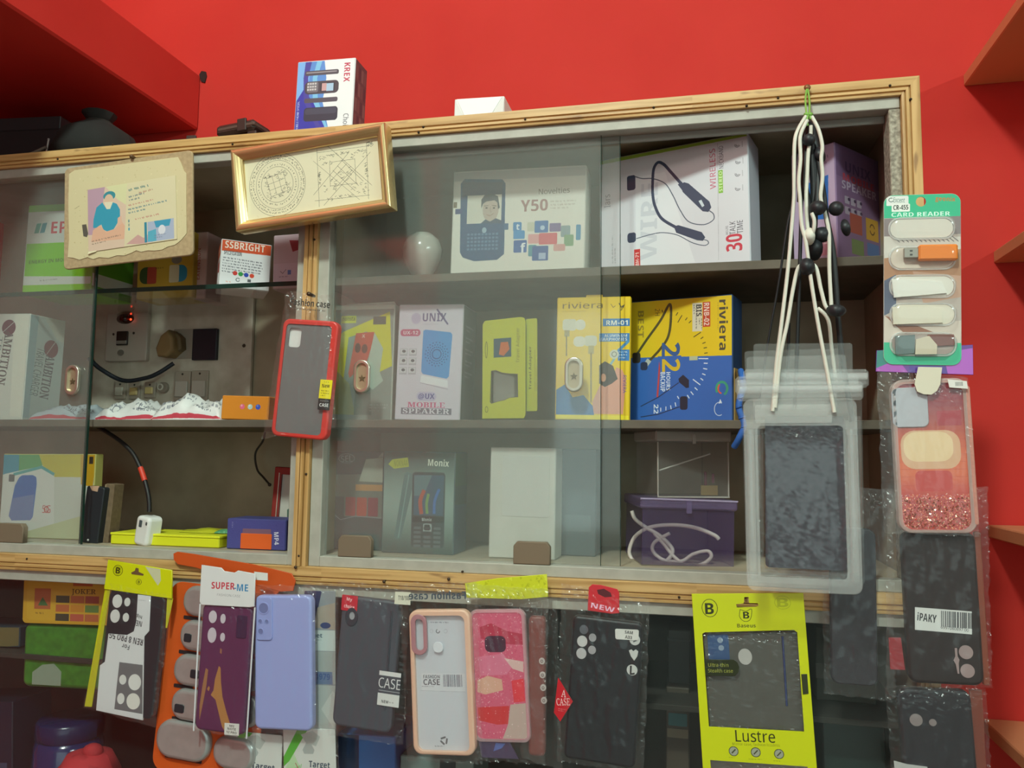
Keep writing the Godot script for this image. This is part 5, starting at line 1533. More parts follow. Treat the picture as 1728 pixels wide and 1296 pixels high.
	var plug := thing("plug_adaptor", "dusty tan plug adaptor with a dark cable plugged into the white switchboard", "plug", Vector3(-0.8049, 1.67, -0.2148))
	part(plug, "body", slab(poly([Vector2(-0.018, -0.008), Vector2(-0.014, -0.021), Vector2(0.002, -0.022), Vector2(0.014, -0.012), Vector2(0.013, 0.006), Vector2(0.003, 0.021), Vector2(-0.010, 0.012)]), [], 0.0, 0.026, 0.005, mat("94784e", 0.6)))
	part(plug, "collar", slab(poly([Vector2(0.008, -0.016), Vector2(0.020, -0.008), Vector2(0.018, 0.010), Vector2(0.008, 0.018)]), [], 0.0, 0.014, 0.003, mat("7a6444", 0.6)))
	var pb := Vector3(-0.8049, 1.67, -0.2148)
	var run := []
	for v in [Vector3(-0.7921, 1.6381, -0.195), Vector3(-0.8102, 1.6224, -0.185), Vector3(-0.83, 1.6138, -0.18), Vector3(-0.866, 1.61, -0.175), Vector3(-0.9037, 1.6285, -0.17), Vector3(-0.921, 1.6449, -0.165)]:
		run.append(v - pb)
	part(plug, "cable", tube(run, 0.0034, mat("1c222c", 0.5)))



# ---------------------------------------------------------------- right bay
func right_shelves() -> void:
	var o: Node3D
	var p: Print
	var side: Print
	p = Print.new(0.1725 * 1000.0, 0.1418 * 1000.0, "e2dfd4", 4.5)
	p.rect(-3, 1.1, 177.2, 11.6, "c9c8c4")  # grey top band paints the shade that lies along the box top
	p.poly([14.2, 9.8, 65.1, 12.7, 69.2, 18.2, 69.9, 88.7, 69.9, 111.4, 61, 118.6, 30.6, 119.7, 15.2, 114.6, 11.1, 107.6, 9.1, 15.8], "28507c")
	p.poly([11.3, 13.6, 66, 16.6, 65.1, 35, 12.1, 32.9], "3a4a68")
	p.rect(18.9, 32.5, 46.1, 37.6, "d8d6c8")
	p.spot(50.4, 51.2, 21.5, 35.3, "c0b0a2")
	p.poly([38, 50.8, 37.6, 38.5, 42, 32.5, 51.9, 30.6, 59.7, 34.8, 62.6, 50.2, 60.3, 51.7, 59.2, 43.2, 55.3, 40, 44.6, 41.1, 40.1, 44], "4a5058")
	p.line([41.7, 47.1, 47.1, 46.6], 0.7, "5a5450")
	p.line([52.5, 46.8, 57.9, 47.7], 0.7, "5a5450")
	p.line([50.2, 48.2, 49.7, 54.3, 52, 55.2], 0.4, "8a7a70")
	p.spot(44.9, 49.8, 3.1, 1.9, "3a3a3c")
	p.spot(54.8, 50.2, 3.1, 1.9, "3a3a3c")
	p.poly([38, 69.9, 43.9, 64.8, 50.1, 68.1, 57.6, 63.8, 65.4, 67.2, 65.5, 71], "38506c")
	p.line([45.2, 58.7, 49.9, 60.4, 54.4, 57.6], 0.5, "8a5c58")
	for r in 5:
		for c in 9:
			p.rrect(20.1 + c * 4.75, 82.9 + r * 4.9, 3.41, 2.82, 0.74, "54789c")
	p.spot(42.8, 79.2, 6.1, 7.6, "9ab4c8")
	p.rect(2.8, 49.6, 9.2, 6.9, "34447c")
	p.rect(68.7, 71.2, 6.1, 8.4, "34608c")
	p.rect(0.2, 40.2, 4.6, 7.7, "7a6a50")
	p.text("Y50", 107.8, 48.9, 35.3, 15.3, "a8807c", -1, true)
	p.small_print(129, 43.7, 32.65, 3, 4.45, "c0b4a8", 4)
	p.text("Novelties", 133.2, 30.9, 39.9, 7.7, "8a8478", -1)
	for s in [[868, 375, 883, 391, "3a84c0"], [869, 390, 889, 405, "3a90cc"], [870, 407, 893, 429, "2c5ca4"], [893, 376, 906, 392, "c8c8b4"], [906, 374, 930, 395, "3c74b4"], [932, 379, 952, 394, "7c6a98"], [895, 397, 914, 414, "e0a0a0"], [914, 396, 946, 416, "d8626c"], [896, 416, 910, 436, "4a90a0"], [903, 418, 931, 444, "34589c"], [952, 384, 968, 404, "8aa0a4"], [958, 400, 974, 420, "80a47c"], [940, 416, 960, 428, "d8a09a"], [978, 383, 986, 410, "4a8cb4"]]:
		p.rrect(80.8 + (s[0] - 868) * 0.74, 70.1 + (s[1] - 375) * 0.74, (s[2] - s[0]) * 0.74, (s[3] - s[1]) * 0.74, 1.48, s[4])
	p.text("f", 94.5, 103.7, 6.9, 12.9, "e8ecf0", 0, true)
	p.text("t", 87.1, 76.4, 4.6, 7.6, "e0ecf4", 0, true)
	p.rect(115, 111.1, 9.1, 8.3, "a8b8d8")
	p.spot(119.2, 78.5, 6.1, 6.1, "b8d0e8")
	o = thing("phone_carton", "cream phone carton printed with a blue keyboard phone, behind the dusty doors", "box", Vector3(-0.2175, 1.7218, -0.065), 0, -0.0177, 0)
	carton(o, 0.1725, 0.1418, 0.05, printed(p, 0.45), mat("d4d2c8", 0.55))
	o = thing("light_bulb", "pale round light bulb on the top shelf left of the phone carton", "bulb", Vector3(-0.3504, 1.7417, -0.09) * Vector3(1, 0, 1) + Vector3(0, 1.7218, 0), 0.0, 0.0)
	part(o, "globe", lathe([Vector2(0.013, 0.012), Vector2(0.02, 0.024), Vector2(0.0255, 0.036), Vector2(0.027, 0.048), Vector2(0.023, 0.061), Vector2(0.013, 0.070), Vector2(0, 0.073)], mat("b9bdb2", 0.2, 0.0, 0.5)))
	part(o, "cap", lathe([Vector2(0, 0), Vector2(0.012, 0), Vector2(0.013, 0.004), Vector2(0.0125, 0.013)], mat("8a8880", 0.4, 0.6)))
	part(o, "pin", block(Vector3(-0.014, 0.003, -0.0015), Vector3(0.014, 0.006, 0.0015), 0.0005, mat("8a8880", 0.4, 0.6)))
	p = Print.new(0.1855 * 1000.0, 0.1539 * 1000.0, "d6d7de", 4.5)
	p.poly([0, 0, 185.5, 0, 185.5, 3.4, 0, 4.7], "93b83e")
	p.poly([47.4, 29.5, 85.9, 29.4, 121.3, 147.2, 47, 144.2], "dfe1e6")
	p.text("WIRE", 64.2, 88.8, 21.5, 96.9, "cdd0d8", -88, true)
	p.rect(0, 0, 0.1855 * 250.0, 0.1539 * 20.0, "93b83e")
	var navy := "34465e"
	p.curve([47.4, 28.7, 56.8, 32.8, 70.7, 35.4, 85.8, 44.2, 95.3, 60.6, 104, 80.3, 114.6, 96.4, 132.2, 102.5, 143.9, 98.6, 144.6, 91.7, 139.9, 86.7], 1.13, "4a586c")
	p.curve([104.9, 46.3, 93.3, 30.9, 84.4, 19.5, 76.9, 15.7, 71.5, 22.9, 69.9, 37.5, 69.8, 56.2, 72.8, 71.6, 81, 87.7, 98.7, 101.3], 3.54, navy)
	p.curve([47.9, 108.3, 66.5, 105.6, 81.7, 105.4, 100.1, 110.9, 118, 122.6, 131.9, 127.9, 137.5, 126.5, 136.8, 122.9, 132.7, 121], 0.99, "4a586c")
	p.line([104.9, 47.7, 109.2, 54.3], 5.67, navy)
	p.poly([104.9, 49.2, 109.3, 46.3, 115, 48.9, 140, 75.4, 142, 82.8, 138.5, 87.9, 131.6, 86.1, 107.7, 58.4], navy)
	p.poly([95.8, 99.4, 101.6, 98.8, 130, 111.4, 134.1, 118.3, 131.3, 122.2, 124.3, 120.6, 98.7, 107.8], navy)
	p.poly([126.8, 72.5, 130.4, 71.7, 133.8, 79.4, 131, 81], "c8d4dc")
	p.rrect(36.2, 26.2, 11.1, 19.1, 2.83, navy)
	p.rrect(36.1, 99.9, 11.1, 12.8, 3.54, navy)
	p.text("BH-71", 48.6, 134.7, 4.7, 16.5, "f0dcd8", -90, true)
	p.rect(44.7, 121.9, 7.8, 23.2, "cc3a3a")
	p.text("BH-71", 48.6, 134.7, 4.7, 16.5, "f0dcd8", -90, true)
	p.text("WIRELESS", 144.5, 35.9, 6.8, 49.5, "c05a74", -90)
	p.rect(151.2, 39.2, 5.4, 28, "7fb83a")
	p.text("STEREO", 153.8, 52.9, 4, 24.5, "d8f0b8", -90, true)
	p.text("NECKBAND", 154.9, 23.5, 5.4, 27.4, "4a4a5a", -90)
	p.line([151, 5.4, 149.5, 147.5], 0.57, "b4b6be")
	p.text("30", 167.9, 129.1, 19, 20.6, "c83a4c", -90, true)
	p.text("TALK", 166.5, 111.3, 6.6, 15.8, "42424e", -90)
	p.text("TIME", 175.1, 111.1, 6.5, 15.7, "42424e", -90)
	p.text("HOURS", 159.9, 113.2, 2.7, 10.4, "6a6a74", -90)
	for q in [[174.3, 12], [174.7, 32.2], [173.9, 47.3], [173.7, 64.5]]:
		p.ring(q[0], q[1], 2.83, 2.83, 0.71, "6c6c76", 20, 200)
		p.ring(q[0], q[1], 1.42, 1.42, 0.71, "6c6c76", 20, 200)
		p.line([q[0] + 5.67, q[1] - 3.54, q[0] + 5.67, q[1] + 3.54], 0.5, "8a8a92")
	p.text("Iars", 9.2, 54.2, 8.3, 17.1, "8a8c94", -90)
	p.small_print(14.9, 136.2, 35.42, 2, 3.54, "a4a6ae", 5, -90)
	o = thing("neckband_box", "white wireless neckband earphone box standing askew on the open top shelf", "box", Vector3(-0.0254, 1.7218, -0.0618), -0.2845, 0.0091, 0)
	carton(o, 0.1855, 0.1539, 0.055, printed(p, 0.4, 0.2), mat("c9cad2", 0.5), {"top": mat("93b83e", 0.5)})
	p = Print.new(0.1054 * 1000.0, 0.1403 * 1000.0, "8a6c92", 4.0)
	p.rect(0, 0, 0.1054 * 1000.0, 37.7, "7c6086")
	p.text("UNIX", 50.5, 23.4, 58.7, 12.5, "54406a", 0, true)
	p.text("MOBILE", 51.5, 36.5, 72.4, 8.4, "c04a58", 0, true)
	p.text("SPEAKER", 52.6, 46.2, 80.6, 9.9, "c4b4cc", 0, true)
	for r in 2:
		for c in 3:
			p.rrect(17.6 + c * 13.82, 59.3 + r * 12.44, 10.37, 8.99, 1.04, "b4a8bc")
			p.disc(27.2 + c * 13.82, 62.3 + r * 12.44, 2.76, 2.07, "4c3c5a")
	p.rect(28, 77.7, 27.5, 23.5, "b0584c")
	p.rect(65, 76.8, 29.5, 26.8, "d0a040")
	p.ring(79.8, 89.7, 5.53, 6.22, 1.73, "6a4a30", 20, 160)
	p.ring(79.8, 89.7, 5.53, 6.22, 1.73, "6a4a30", 200, 340)
	p.rect(30.2, 108.2, 27.8, 18, "7a8c5c")
	p.rect(66.2, 107.2, 28.4, 15.5, "5c78b0")
	side = Print.new(70, 0.1403 * 1000.0, "b8a4c0", 3.0)
	side.poly([22, 40, 60, 36, 58, 88, 24, 84], "2c70c0")
	side.rect(20, 100, 44, 30, "c48ca0")
	side.small_print(10, 12, 50, 3, 7, "7a6a8c", 4)
	side.text("UX-12", 40, 112, 30, 10, "e8d0d8", 0, true)
	o = thing("speaker_carton", "purple mobile speaker carton standing corner-on in the top right corner", "box", Vector3(0.1917, 1.7219, -0.0876), 0.894, 0.0127, 0)
	carton(o, 0.1054, 0.1403, 0.056, printed(p, 0.4, 0.2), mat("84688e", 0.5), {"left": printed(side, 0.4)})

	# middle shelf
	p = Print.new(0.0965 * 1000.0, 0.1511 * 1000.0, "8f948c", 4.5)
	p.rect(0, 0, 0.0965 * 1000.0, 5.3, "c8ccc0")
	p.poly([26.1, 34.7, 91.2, 9, 96.4, 80.6, 76.2, 89.9, 77, 65.3, 59.5, 34.7, 33.7, 42.3, 28.6, 96.2, 12.1, 96.2, 20.5, 39.3], "d8d024")
	p.poly([0.8, 143.2, 11.7, 80.7, 37.1, 103.9, 46.6, 144.7], "a8a060")
	p.rect(22.4, 13.5, 21.2, 9.8, "c8cc38")
	p.text("nonsta", 33, 17.6, 17.9, 5.3, "5a5c30", 0, true)
	p.rect(68, 15, 17.9, 10.6, "54584e")
	p.poly([44.1, 37, 69.4, 35.5, 71.1, 39.3, 60.9, 74.5, 36.9, 96.2, 35, 90], "cf4c34")
	p.spot(47.2, 56.5, 8.2, 13, "6c2a20")
	p.spot(57, 57.6, 8.2, 12.3, "6c2a20")
	p.text("X", 54.9, 40.8, 4.9, 4.6, "e8c0b0", 0, true)
	p.poly([70.2, 36.2, 83.2, 57.6, 79.5, 88.4, 84.8, 100, 70.4, 111.7, 60.2, 103.9, 62.5, 74.5], "b8c4b4")
	p.poly([45.5, 107.8, 65.7, 96.1, 69.9, 144.7, 44.9, 144.7], "6a7068")
	p.small_print(66.9, 130.5, 25.86, 3, 3.8, "b4bab0", 6)
	o = thing("peanut_box", "grey and yellow box printed with a red bag, left end of the middle shelf", "box", Vector3(-0.4247, 1.5428, -0.06), 0, -0.0081, 0)
	carton(o, 0.0965, 0.1511, 0.055, printed(p, 0.4), mat("c4c8bc", 0.55))
	part(o, "raised_flap", slab(poly([Vector2(-0.0965 / 2 + 0.02, 0.1511 - 0.001), Vector2(0.0965 / 2, 0.1511 - 0.001), Vector2(0.0965 / 2 - 0.003, 0.1511 + 0.004), Vector2(-0.0965 / 2 + 0.03, 0.1511 + 0.002)]), [], -0.006, -0.005, 0.0002, mat("ccd0c4", 0.6)))
	p = Print.new(0.0861 * 1000.0, 0.1475 * 1000.0, "d9d0dd", 5.0)
	p.spot(23, 17.1, 13.4, 14.5, "c4b6d0")
	p.text("UNIX", 48.2, 15.7, 32.4, 10.7, "6c628c", 0, true)
	p.line([51.3, 5.7, 66.4, 24.7], 2.22, "6c628c")
	p.small_print(32.4, 24.2, 28.16, 1, 2.22, "b4a8c0", 4)
	p.rrect(2.2, 31.2, 27.5, 9.1, 4.08, "c8587c")
	p.text("UX-12", 16.4, 35.7, 20.4, 4.6, "f0dce4", 0, true)
	p.poly([33.6, 33.3, 36.7, 31.8, 70.8, 35.3, 73.3, 38.4, 70.8, 91.9, 67.8, 94.9, 35.4, 89.1, 32.9, 86.1], "4f98dc")
	p.poly([33.2, 90.6, 69.4, 97.1, 69.8, 106.1, 32, 100.3], "ecebf0")
	p.line([32, 100.3, 69.9, 108.3], 0.74, "a8a0ac")
	for i in 84:
		var r := 0.74 * (8.0 + 4.2 * (i % 4))
		var a := TAU * (i / 4) / 21.0 + 0.15 * (i % 4)
		p.disc(53.1 + cos(a) * r, 63.5 + sin(a) * r, 0.85, 0.85, "2c6098")
	for r in 3:
		for c in 2:
			var x := 2.5 + c * 12.6
			var y := 56.2 + r * 12.08
			p.rect(x, y, 10.38, 9.64, "b8b4bc")
			p.rect(x + 0.74, y + 0.74, 8.89, 6.67, "d6d2d8")
			p.disc(x + 5.56, y + 3.71, 2.52, 1.93, "5c5c64")
	p.rrect(28.2, 112.1, 26.5, 11.8, 5.19, "c4bcd8")
	p.text("@UX", 41.5, 118, 21.8, 7.4, "5a5a98", 0, true)
	p.text("MOBILE", 41.5, 128.7, 50.5, 6.6, "d05c84", 0, true, "Droid Serif")
	p.rect(7.5, 132.8, 68.3, 8.1, "7a7484")
	p.text("SPEAKER", 41.6, 136.8, 63.6, 6.6, "e4dce8", 0, true, "Droid Serif")
	side = Print.new(60, 0.1475 * 1000.0, "83817f", 3.0)
	for i in 5:
		side.small_print(14, 24 + i * 15, 34, 2, 5, "b4b2b0", 20 + i)
	o = thing("mobile_speaker_box", "lilac-white speaker box with blue speaker picture on the middle shelf", "box", Vector3(-0.3276, 1.5428, -0.055), 0, -0.022, 0)
	carton(o, 0.0861, 0.1475, 0.06, printed(p, 0.4), mat("cfc8d2", 0.5), {"right": printed(side, 0.5)})
	p = Print.new(0.0595 * 1000.0, 0.1244 * 1000.0, "ccd03c", 5.0)
	p.ring(5.6, 35.8, 1.45, 10.12, 0.58, "4c4c2c")
	p.rect(15.9, 22.5, 24.4, 23.6, "3a5a6c")
	p.poly([23.2, 42.5, 25.9, 27.6, 36, 27.5, 37.9, 36.8, 30, 44.8], "d8703c")
	p.text("Travel Adapter", 49.9, 32.8, 6.4, 43.1, "8a8c34", -90)
	p.poly([12.2, 62.4, 18.9, 61.5, 27.5, 65.2, 37.3, 66.8, 49.2, 67.8, 49.9, 96.4, 38.3, 96.6, 30.5, 99.7, 22.4, 100.8, 12.6, 103.2, 10.7, 100.3], "6a6254")
	p.ring(6.2, 110.1, 1.81, 3.61, 0.51, "4c4c2c")
	o = thing("adapter_card", "lime yellow folded adapter card with a cut-out, standing on the middle shelf", "card", Vector3(-0.228, 1.5428, -0.052), -0.2472, 0.0121, 0)
	part(o, "front_leaf", slab(poly([Vector2(-0.0262, 0.1254), Vector2(0.0233, 0.1263), Vector2(0.0282, 0.1247), Vector2(0.0298, 0.1206), Vector2(0.0297, 0.0062), Vector2(0.0275, 0.0023), Vector2(-0.0298, 0.0031), Vector2(-0.0296, 0.1211)]), [poly([Vector2(-0.0175, 0.0612), Vector2(-0.0108, 0.0621), Vector2(-0.0023, 0.0584), Vector2(0.0076, 0.0569), Vector2(0.0187, 0.0559), Vector2(0.0194, 0.0287), Vector2(0.0085, 0.0285), Vector2(0.0007, 0.0254), Vector2(-0.0074, 0.0243), Vector2(-0.0164, 0.0226), Vector2(-0.0183, 0.0255)])], -0.001, 0.0, 0.0002, mat("c8cc3a", 0.5), printed(p, 0.4), Rect2(-0.0595 / 2, 0, 0.0595, 0.1244)))
	p = Print.new(0.0153 * 1000.0, 0.1134 * 1000.0, "c8cc44", 5.0)
	p.text("Travel Adapter", 6.3, 60.8, 4.4, 52.8, "6c6c38", -90, true)
	p.small_print(11.9, 88.7, 50.11, 2, 2.15, "8a8a4c", 5, -90)
	part(o, "side_leaf", slab(rr(0, 0, 0.0153, 0.1134, 0.002), [], -0.001, 0.0, 0.0002, mat("bcc03c", 0.5), printed(p, 0.4)), null, o.transform.affine_inverse() * Vector3(-0.1927, 1.5541, -0.0496))
	part(o, "clear_tray", box(Vector3(0.03, 0.05, 0.016), 0.003, clear("d8d4cc", 0.3, 0.3)), null, Vector3(-0.002, 0.02, -0.0015))
	riviera()
	o = thing("blue_rope", "bright blue braided rope hanging at the right end of the blue and yellow box", "rope", Vector3(0.0509, 1.594, -0.03))
	var cb := Vector3(0.0509, 1.594, -0.03)
	var run := []
	for v in [Vector3(0.0514, 1.6001, -0.05), Vector3(0.0521, 1.5886, -0.03), Vector3(0.0525, 1.5784, -0.028), Vector3(0.049, 1.567, -0.026), Vector3(0.0476, 1.5564, -0.025), Vector3(0.0505, 1.5451, -0.024), Vector3(0.0523, 1.5353, -0.024), Vector3(0.0472, 1.5222, -0.026), Vector3(0.0423, 1.5131, -0.034)]:
		run.append(v - cb)
	var braid := grained("2a5cae", "3f7ad0", 0.09, 0.6, 60.0, 0.0, 101)
	part(o, "strand", tube(run, 0.0036, braid), braid)
	for i in 8:
		var v: Vector3 = run[1 + i * 6 / 8]
		part(o, "twist", tube([v + Vector3(-0.0036, -0.001, 0.001), v + Vector3(0, 0, 0.004), v + Vector3(0.0036, 0.0016, 0.001)], 0.0007, mat("3468ba", 0.6), 6))

	# floor of the bay
	p = Print.new(0.0756 * 1000.0, 0.1261 * 1000.0, "6e7268", 4.0)
	p.poly([-5, -2.9, 77.1, -3.8, 50.1, 28.8, -4.2, 30.5], "3a4044")
	p.ring(23.3, 8.4, 11.42, 6.09, 0.76, "8a9090")
	p.text("SEL", 23.3, 8.8, 16.4, 8.3, "a8b0b0", -4)
	p.poly([51.2, 9.1, 77.4, 6.8, 78.2, 39.3, 42.1, 38.2], "a8ac9c")
	p.rect(37.4, 42.2, 41, 8.3, "c08850")
	for i in 3:
		p.rrect(23.7 + i * 15.99, 59.2, 14.46, 24.36, 1.52, ["b03438", "b8402e", "8c2c3c"][i])
	p.poly([-3.5, 59.4, 21.2, 58.6, 21.9, 84.4, 79.3, 85.4, 80.5, 133.8, -1.6, 136.9], "4c4a4c")
	p.line([5.3, 80.4, 17, 89.1, 38.3, 83.8, 76.1, 85.5], 0.76, "9a949c")
	o = thing("grey_phone_box", "grey box with dark logo corner and red squares, first on the bay floor", "box", Vector3(-0.4289, 1.3778, -0.075), 0, -0.0021, 0)
	carton(o, 0.0756, 0.1261, 0.06, printed(p, 0.45), mat("55585a", 0.55))
	p = Print.new(0.0947 * 1000.0, 0.1265 * 1000.0, "6f8a86", 4.5)
	for i in 60:
		p.rect(0, 0.1265 * 1000.0 * i / 60.0, 0.0947 * 1000.0, 0.1265 * 17.5, Color("3c4e4a").lerp(Color("8fa8a0"), sin(i / 60.0 * PI)).to_html(false))
	p.poly([5.2, 15.6, 10.6, 9.4, 31.8, 6.5, 33.7, 18.4, 13.3, 21.3], "b4bc3c")
	p.text("NOKNAA", 22.5, 13.9, 18.9, 8.2, "8a9430", -4, true)
	p.text("Monix", 73.6, 12.6, 28.2, 8.9, "e4ead8", 2, true)
	p.poly([27.6, 28.3, 31.5, 25.2, 41, 27.8, 41.9, 33, 24.9, 109.7, 18.8, 111.3, 16.3, 106.4], "5c7c7c")
	p.line([33.9, 28.8, 21.8, 108.3], 1.47, "7a9a98")
	p.rrect(38.8, 25, 44.3, 94.8, 4.41, "39454a")
	p.rect(41.5, 28.7, 39.8, 50.7, "3c5a70")
	p.poly([41, 29.3, 65.3, 28.5, 54.8, 54.7, 41.6, 55.2], "5c7c84")
	p.curve([52.1, 76.8, 50.3, 61.5, 54.7, 48.8], 5.15, "b8503c")
	p.curve([59.9, 76.5, 58.9, 64.9, 61, 53], 3.68, "7aa05c")
	p.curve([69.2, 76.2, 69.7, 60.8, 75, 46.7], 3.68, "3c70b8")
	p.rect(40.7, 80.8, 41.9, 7.3, "232b30")
	p.text("Monix", 59.7, 84.5, 13.2, 4.4, "b8c4c4", 0, true)
	p.rrect(54.8, 89.6, 11.6, 10.9, 2.21, "98a4a4")
	p.rrect(56.4, 91, 7.7, 7.2, 1.47, "2c3438")
	for r in 5:
		for c in 3:
			p.rrect(42.4 + c * 13.24, 93.8 + r * 5.59, 9.56, 3.38, 1.1, "5c686a" if c != 1 or r > 1 else "39454a")
	side = Print.new(70, 0.1265 * 1000.0, "3a5c74", 3.0)
	side.rect(0, 0, 70, 42, "3c6a48")
	side.rect(0, 42, 70, 24, "3a5a58")
	o = thing("bar_phone_box", "green-grey box printed with a slim keypad phone on the bay floor", "box", Vector3(-0.3384, 1.3778, -0.06), 0, -0.0044, 0)
	carton(o, 0.0947, 0.1265, 0.055, printed(p, 0.4), mat("4c6468", 0.5), {"right": printed(side, 0.45)})
	o = thing("plain_white_box", "plain white box with a faint sleeve line standing on the bay floor", "box", Vector3(-0.2038, 1.3778, -0.05), 0, -0.0074, 0)
	var cream := grained("d2d4ca", "dcded4", 0.01, 0.55, 5.0, 0.0, 111)
	part(o, "carton", box(Vector3(0.0807, 0.1324, 0.05), 0.0012, cream), cream)
	part(o, "sleeve", slab(rr(0.004, 0.05, 0.0807 * 0.72, 0.1324 * 0.55, 0.003), [], 0.0, 0.0004, 0.0002, mat("d6d9d2", 0.5)))
	o = thing("slate_box", "dull slate blue box in the shade between white box and clear containers", "box", Vector3(-0.1442, 1.3778, -0.1), 0, -0.009, 0)
	carton(o, 0.0467, 0.1317, 0.06, mat("4c585c", 0.6), mat("444f54", 0.6))
	part(o, "label_strip", slab(rr(0, 0.03, 0.0467 * 0.7, 0.02, 0.001), [], 0.0, 0.0003, 0.0, mat("586468", 0.6)))
	containers()


func riviera() -> void:
	var p := Print.new(0.0882 * 1000.0, 0.147 * 1000.0, "e8c41c", 5.0)
	p.text("riviera", 30.5, 8.9, 49.4, 7.8, "7a6430")
	p.small_print(5.9, 15.6, 48.73, 1, 2.09, "a88c30", 3)
	p.line([65, 7.8, 67.9, 12.1, 70.7, 10], 0.7, "7a6430")
	p.curve([74.9, 7.1, 78.5, 13.5, 77.1, 15.6], 0.97, "4a4430")
	p.poly([77.8, 10.7, 82, 8.5, 79.9, 13.5], "4a4430")
	p.rect(55.5, 25.6, 33.1, 9.2, "3c78b4")
	p.text("RM-01", 72.8, 30.6, 26.1, 5.7, "e8e8d8", 0, true)
	p.rect(51.5, 43.3, 36.6, 9.9, "3f7cb8")
	p.text("ALUMINUM", 71.5, 46.3, 27.4, 3.2, "d8e0e0", 0, true)
	p.text("EARPHONES", 69.1, 50.6, 32.4, 3.5, "d8e0e0", 0, true)
	p.line([74.9, 64.5, 86.7, 53.2], 3.48, "4c90c4")
	p.line([64.6, 82.8, 72.9, 70.1], 2.78, "8ab0b8")
	p.rect(74.3, 63.1, 14, 13.4, "3f80c0")
	p.small_print(76.3, 65.2, 9.75, 3, 3.48, "d8e8f0", 5)
	p.spot(70, 68.8, 11.2, 11.3, "c8c8b8")
	p.ring(70, 68.7, 2.78, 2.78, 1.04, "8a8a80")
	p.rrect(6.2, 25.6, 16.9, 14.2, 3.48, "d8d4bc")
	p.rrect(21.7, 26.3, 12.7, 12.8, 5.57, "dedac6")
	p.rect(8.5, 39.1, 6.3, 7.8, "a89858")
	p.line([11.3, 46.1, 11.7, 70.2], 1.67, "8a7438")
	p.rrect(33.3, 46.1, 15.5, 12.7, 3.48, "d4d0b8")
	p.rrect(19.9, 46.8, 14.8, 12.7, 5.57, "dedac6")
	p.rect(38.3, 58.1, 7, 9.9, "b8a868")
	p.line([41.9, 67.3, 42.8, 126.4], 2.09, "9a8444")
	p.poly([-0.9, 112.4, 10.2, 105.4, 20.3, 120.9, 33.5, 118, 47.1, 133.5, 46.5, 141.9, -0.4, 141.9], "3c70a8")
	p.poly([46.5, 140.5, 44.2, 126.4, 53.7, 105.4, 64.9, 101.8, 73.1, 84.2, 80.1, 87.8, 84.5, 98.3, 81.5, 140.4], "dc9c84")
	p.poly([52, 82.1, 58.9, 77.2, 68.8, 82.8, 74.6, 98.3, 67.7, 103.9, 59.3, 108.2, 52.3, 104], "4a3a30")
	p.spot(57.4, 97, 6.3, 9.9, "c89070")
	p.text("RIVIERA", 83.1, 104.6, 4.2, 21.1, "6a5aa0", 90)
	p.rect(-0.4, 141.9, 89.6, 6.3, "f0dc20")
	var o := thing("earphone_card", "yellow earphone card with two earbuds pictured, partly behind the door edge", "card", Vector3(-0.1185, 1.5428, -0.04), 0, -0.0144, 0)
	carton(o, 0.0882, 0.147, 0.012, printed(p, 0.4), mat("e0bc1c", 0.5))
	part(o, "hang_loop", slab(rr(0, 0.147 - 0.0004, 0.02, 0.004, 0.0015), [], -0.006, -0.005, 0.0002, mat("e0bc1c", 0.5)))
	p = Print.new(0.1435 * 1000.0, 0.1467 * 1000.0, "e2c01e", 5.0)
	p.poly([-1.2, 69, 143.6, 71.1, 144.6, 150.1, 0.1, 148.7], "3566b4")
	p.curve([24.2, 69.4, 38.9, 48.6, 57.1, 24.7, 68.6, 5.6, 70.3, 22, 66.9, 45.2, 55.4, 61.7, 39.3, 77.4], 3.08, "4c4a28")
	p.line([37.9, 79.5, 42.3, 73.9], 6.29, "b4b8b0")
	p.rrect(21.1, 63, 10.6, 13, 2.8, "34302c")
	p.rrect(31.9, 75.1, 9, 10.1, 2.8, "2c3450")
	p.text("22", 70.5, 70.2, 22.5, 35.4, "345c94", 90)
	p.poly([54.1, 68.7, 83.2, 68.8, 83.4, 89.9, 54.4, 88.7], "3566b4")
	p.text("2", 70.3, 61.8, 22.5, 15.6, "345c94", 90, true)
	p.text("2", 70.7, 80.2, 22.5, 15.6, "d8b430", 90, true)
	p.text("HOURS", 67.3, 99.5, 5.1, 22, "dce4f0", 90, true)
	p.text("BACKUP", 60.5, 100, 5.9, 23.5, "dce4f0", 90, true)
	p.poly([57.2, 83.2, 54.8, 118.7, 52.6, 118.6, 55.6, 74.5], "c04a4c")
	p.text("2H", 53.2, 14.4, 5.9, 8.6, "5a5028", 90)
	p.text("BEST", 31.9, 27.9, 7.6, 33.3, "9a8030", 90, true)
	p.rect(109.4, 5.8, 9, 29.9, "c2482c")
	p.text("RNB-02", 114, 20.6, 6.3, 27.1, "f0d8cc", 90, true)
	p.rect(96.8, 6.2, 12, 34.3, "d8d0b8")
	p.text("BIS", 104.8, 15.5, 6.3, 14, "3c3c3c", 90, true)
	p.small_print(102.3, 8.3, 29.35, 2, 2.8, "5c5c54", 4, 90)
	p.small_print(108.8, 25.5, 13.98, 2, 2.8, "5c5c54", 6, 90)
	p.text("riviera", 134.1, 34.6, 10.2, 59.8, "4a463c", 90, true)
	p.small_print(128, 7.6, 57.31, 1, 2.1, "a08430", 7, 90)
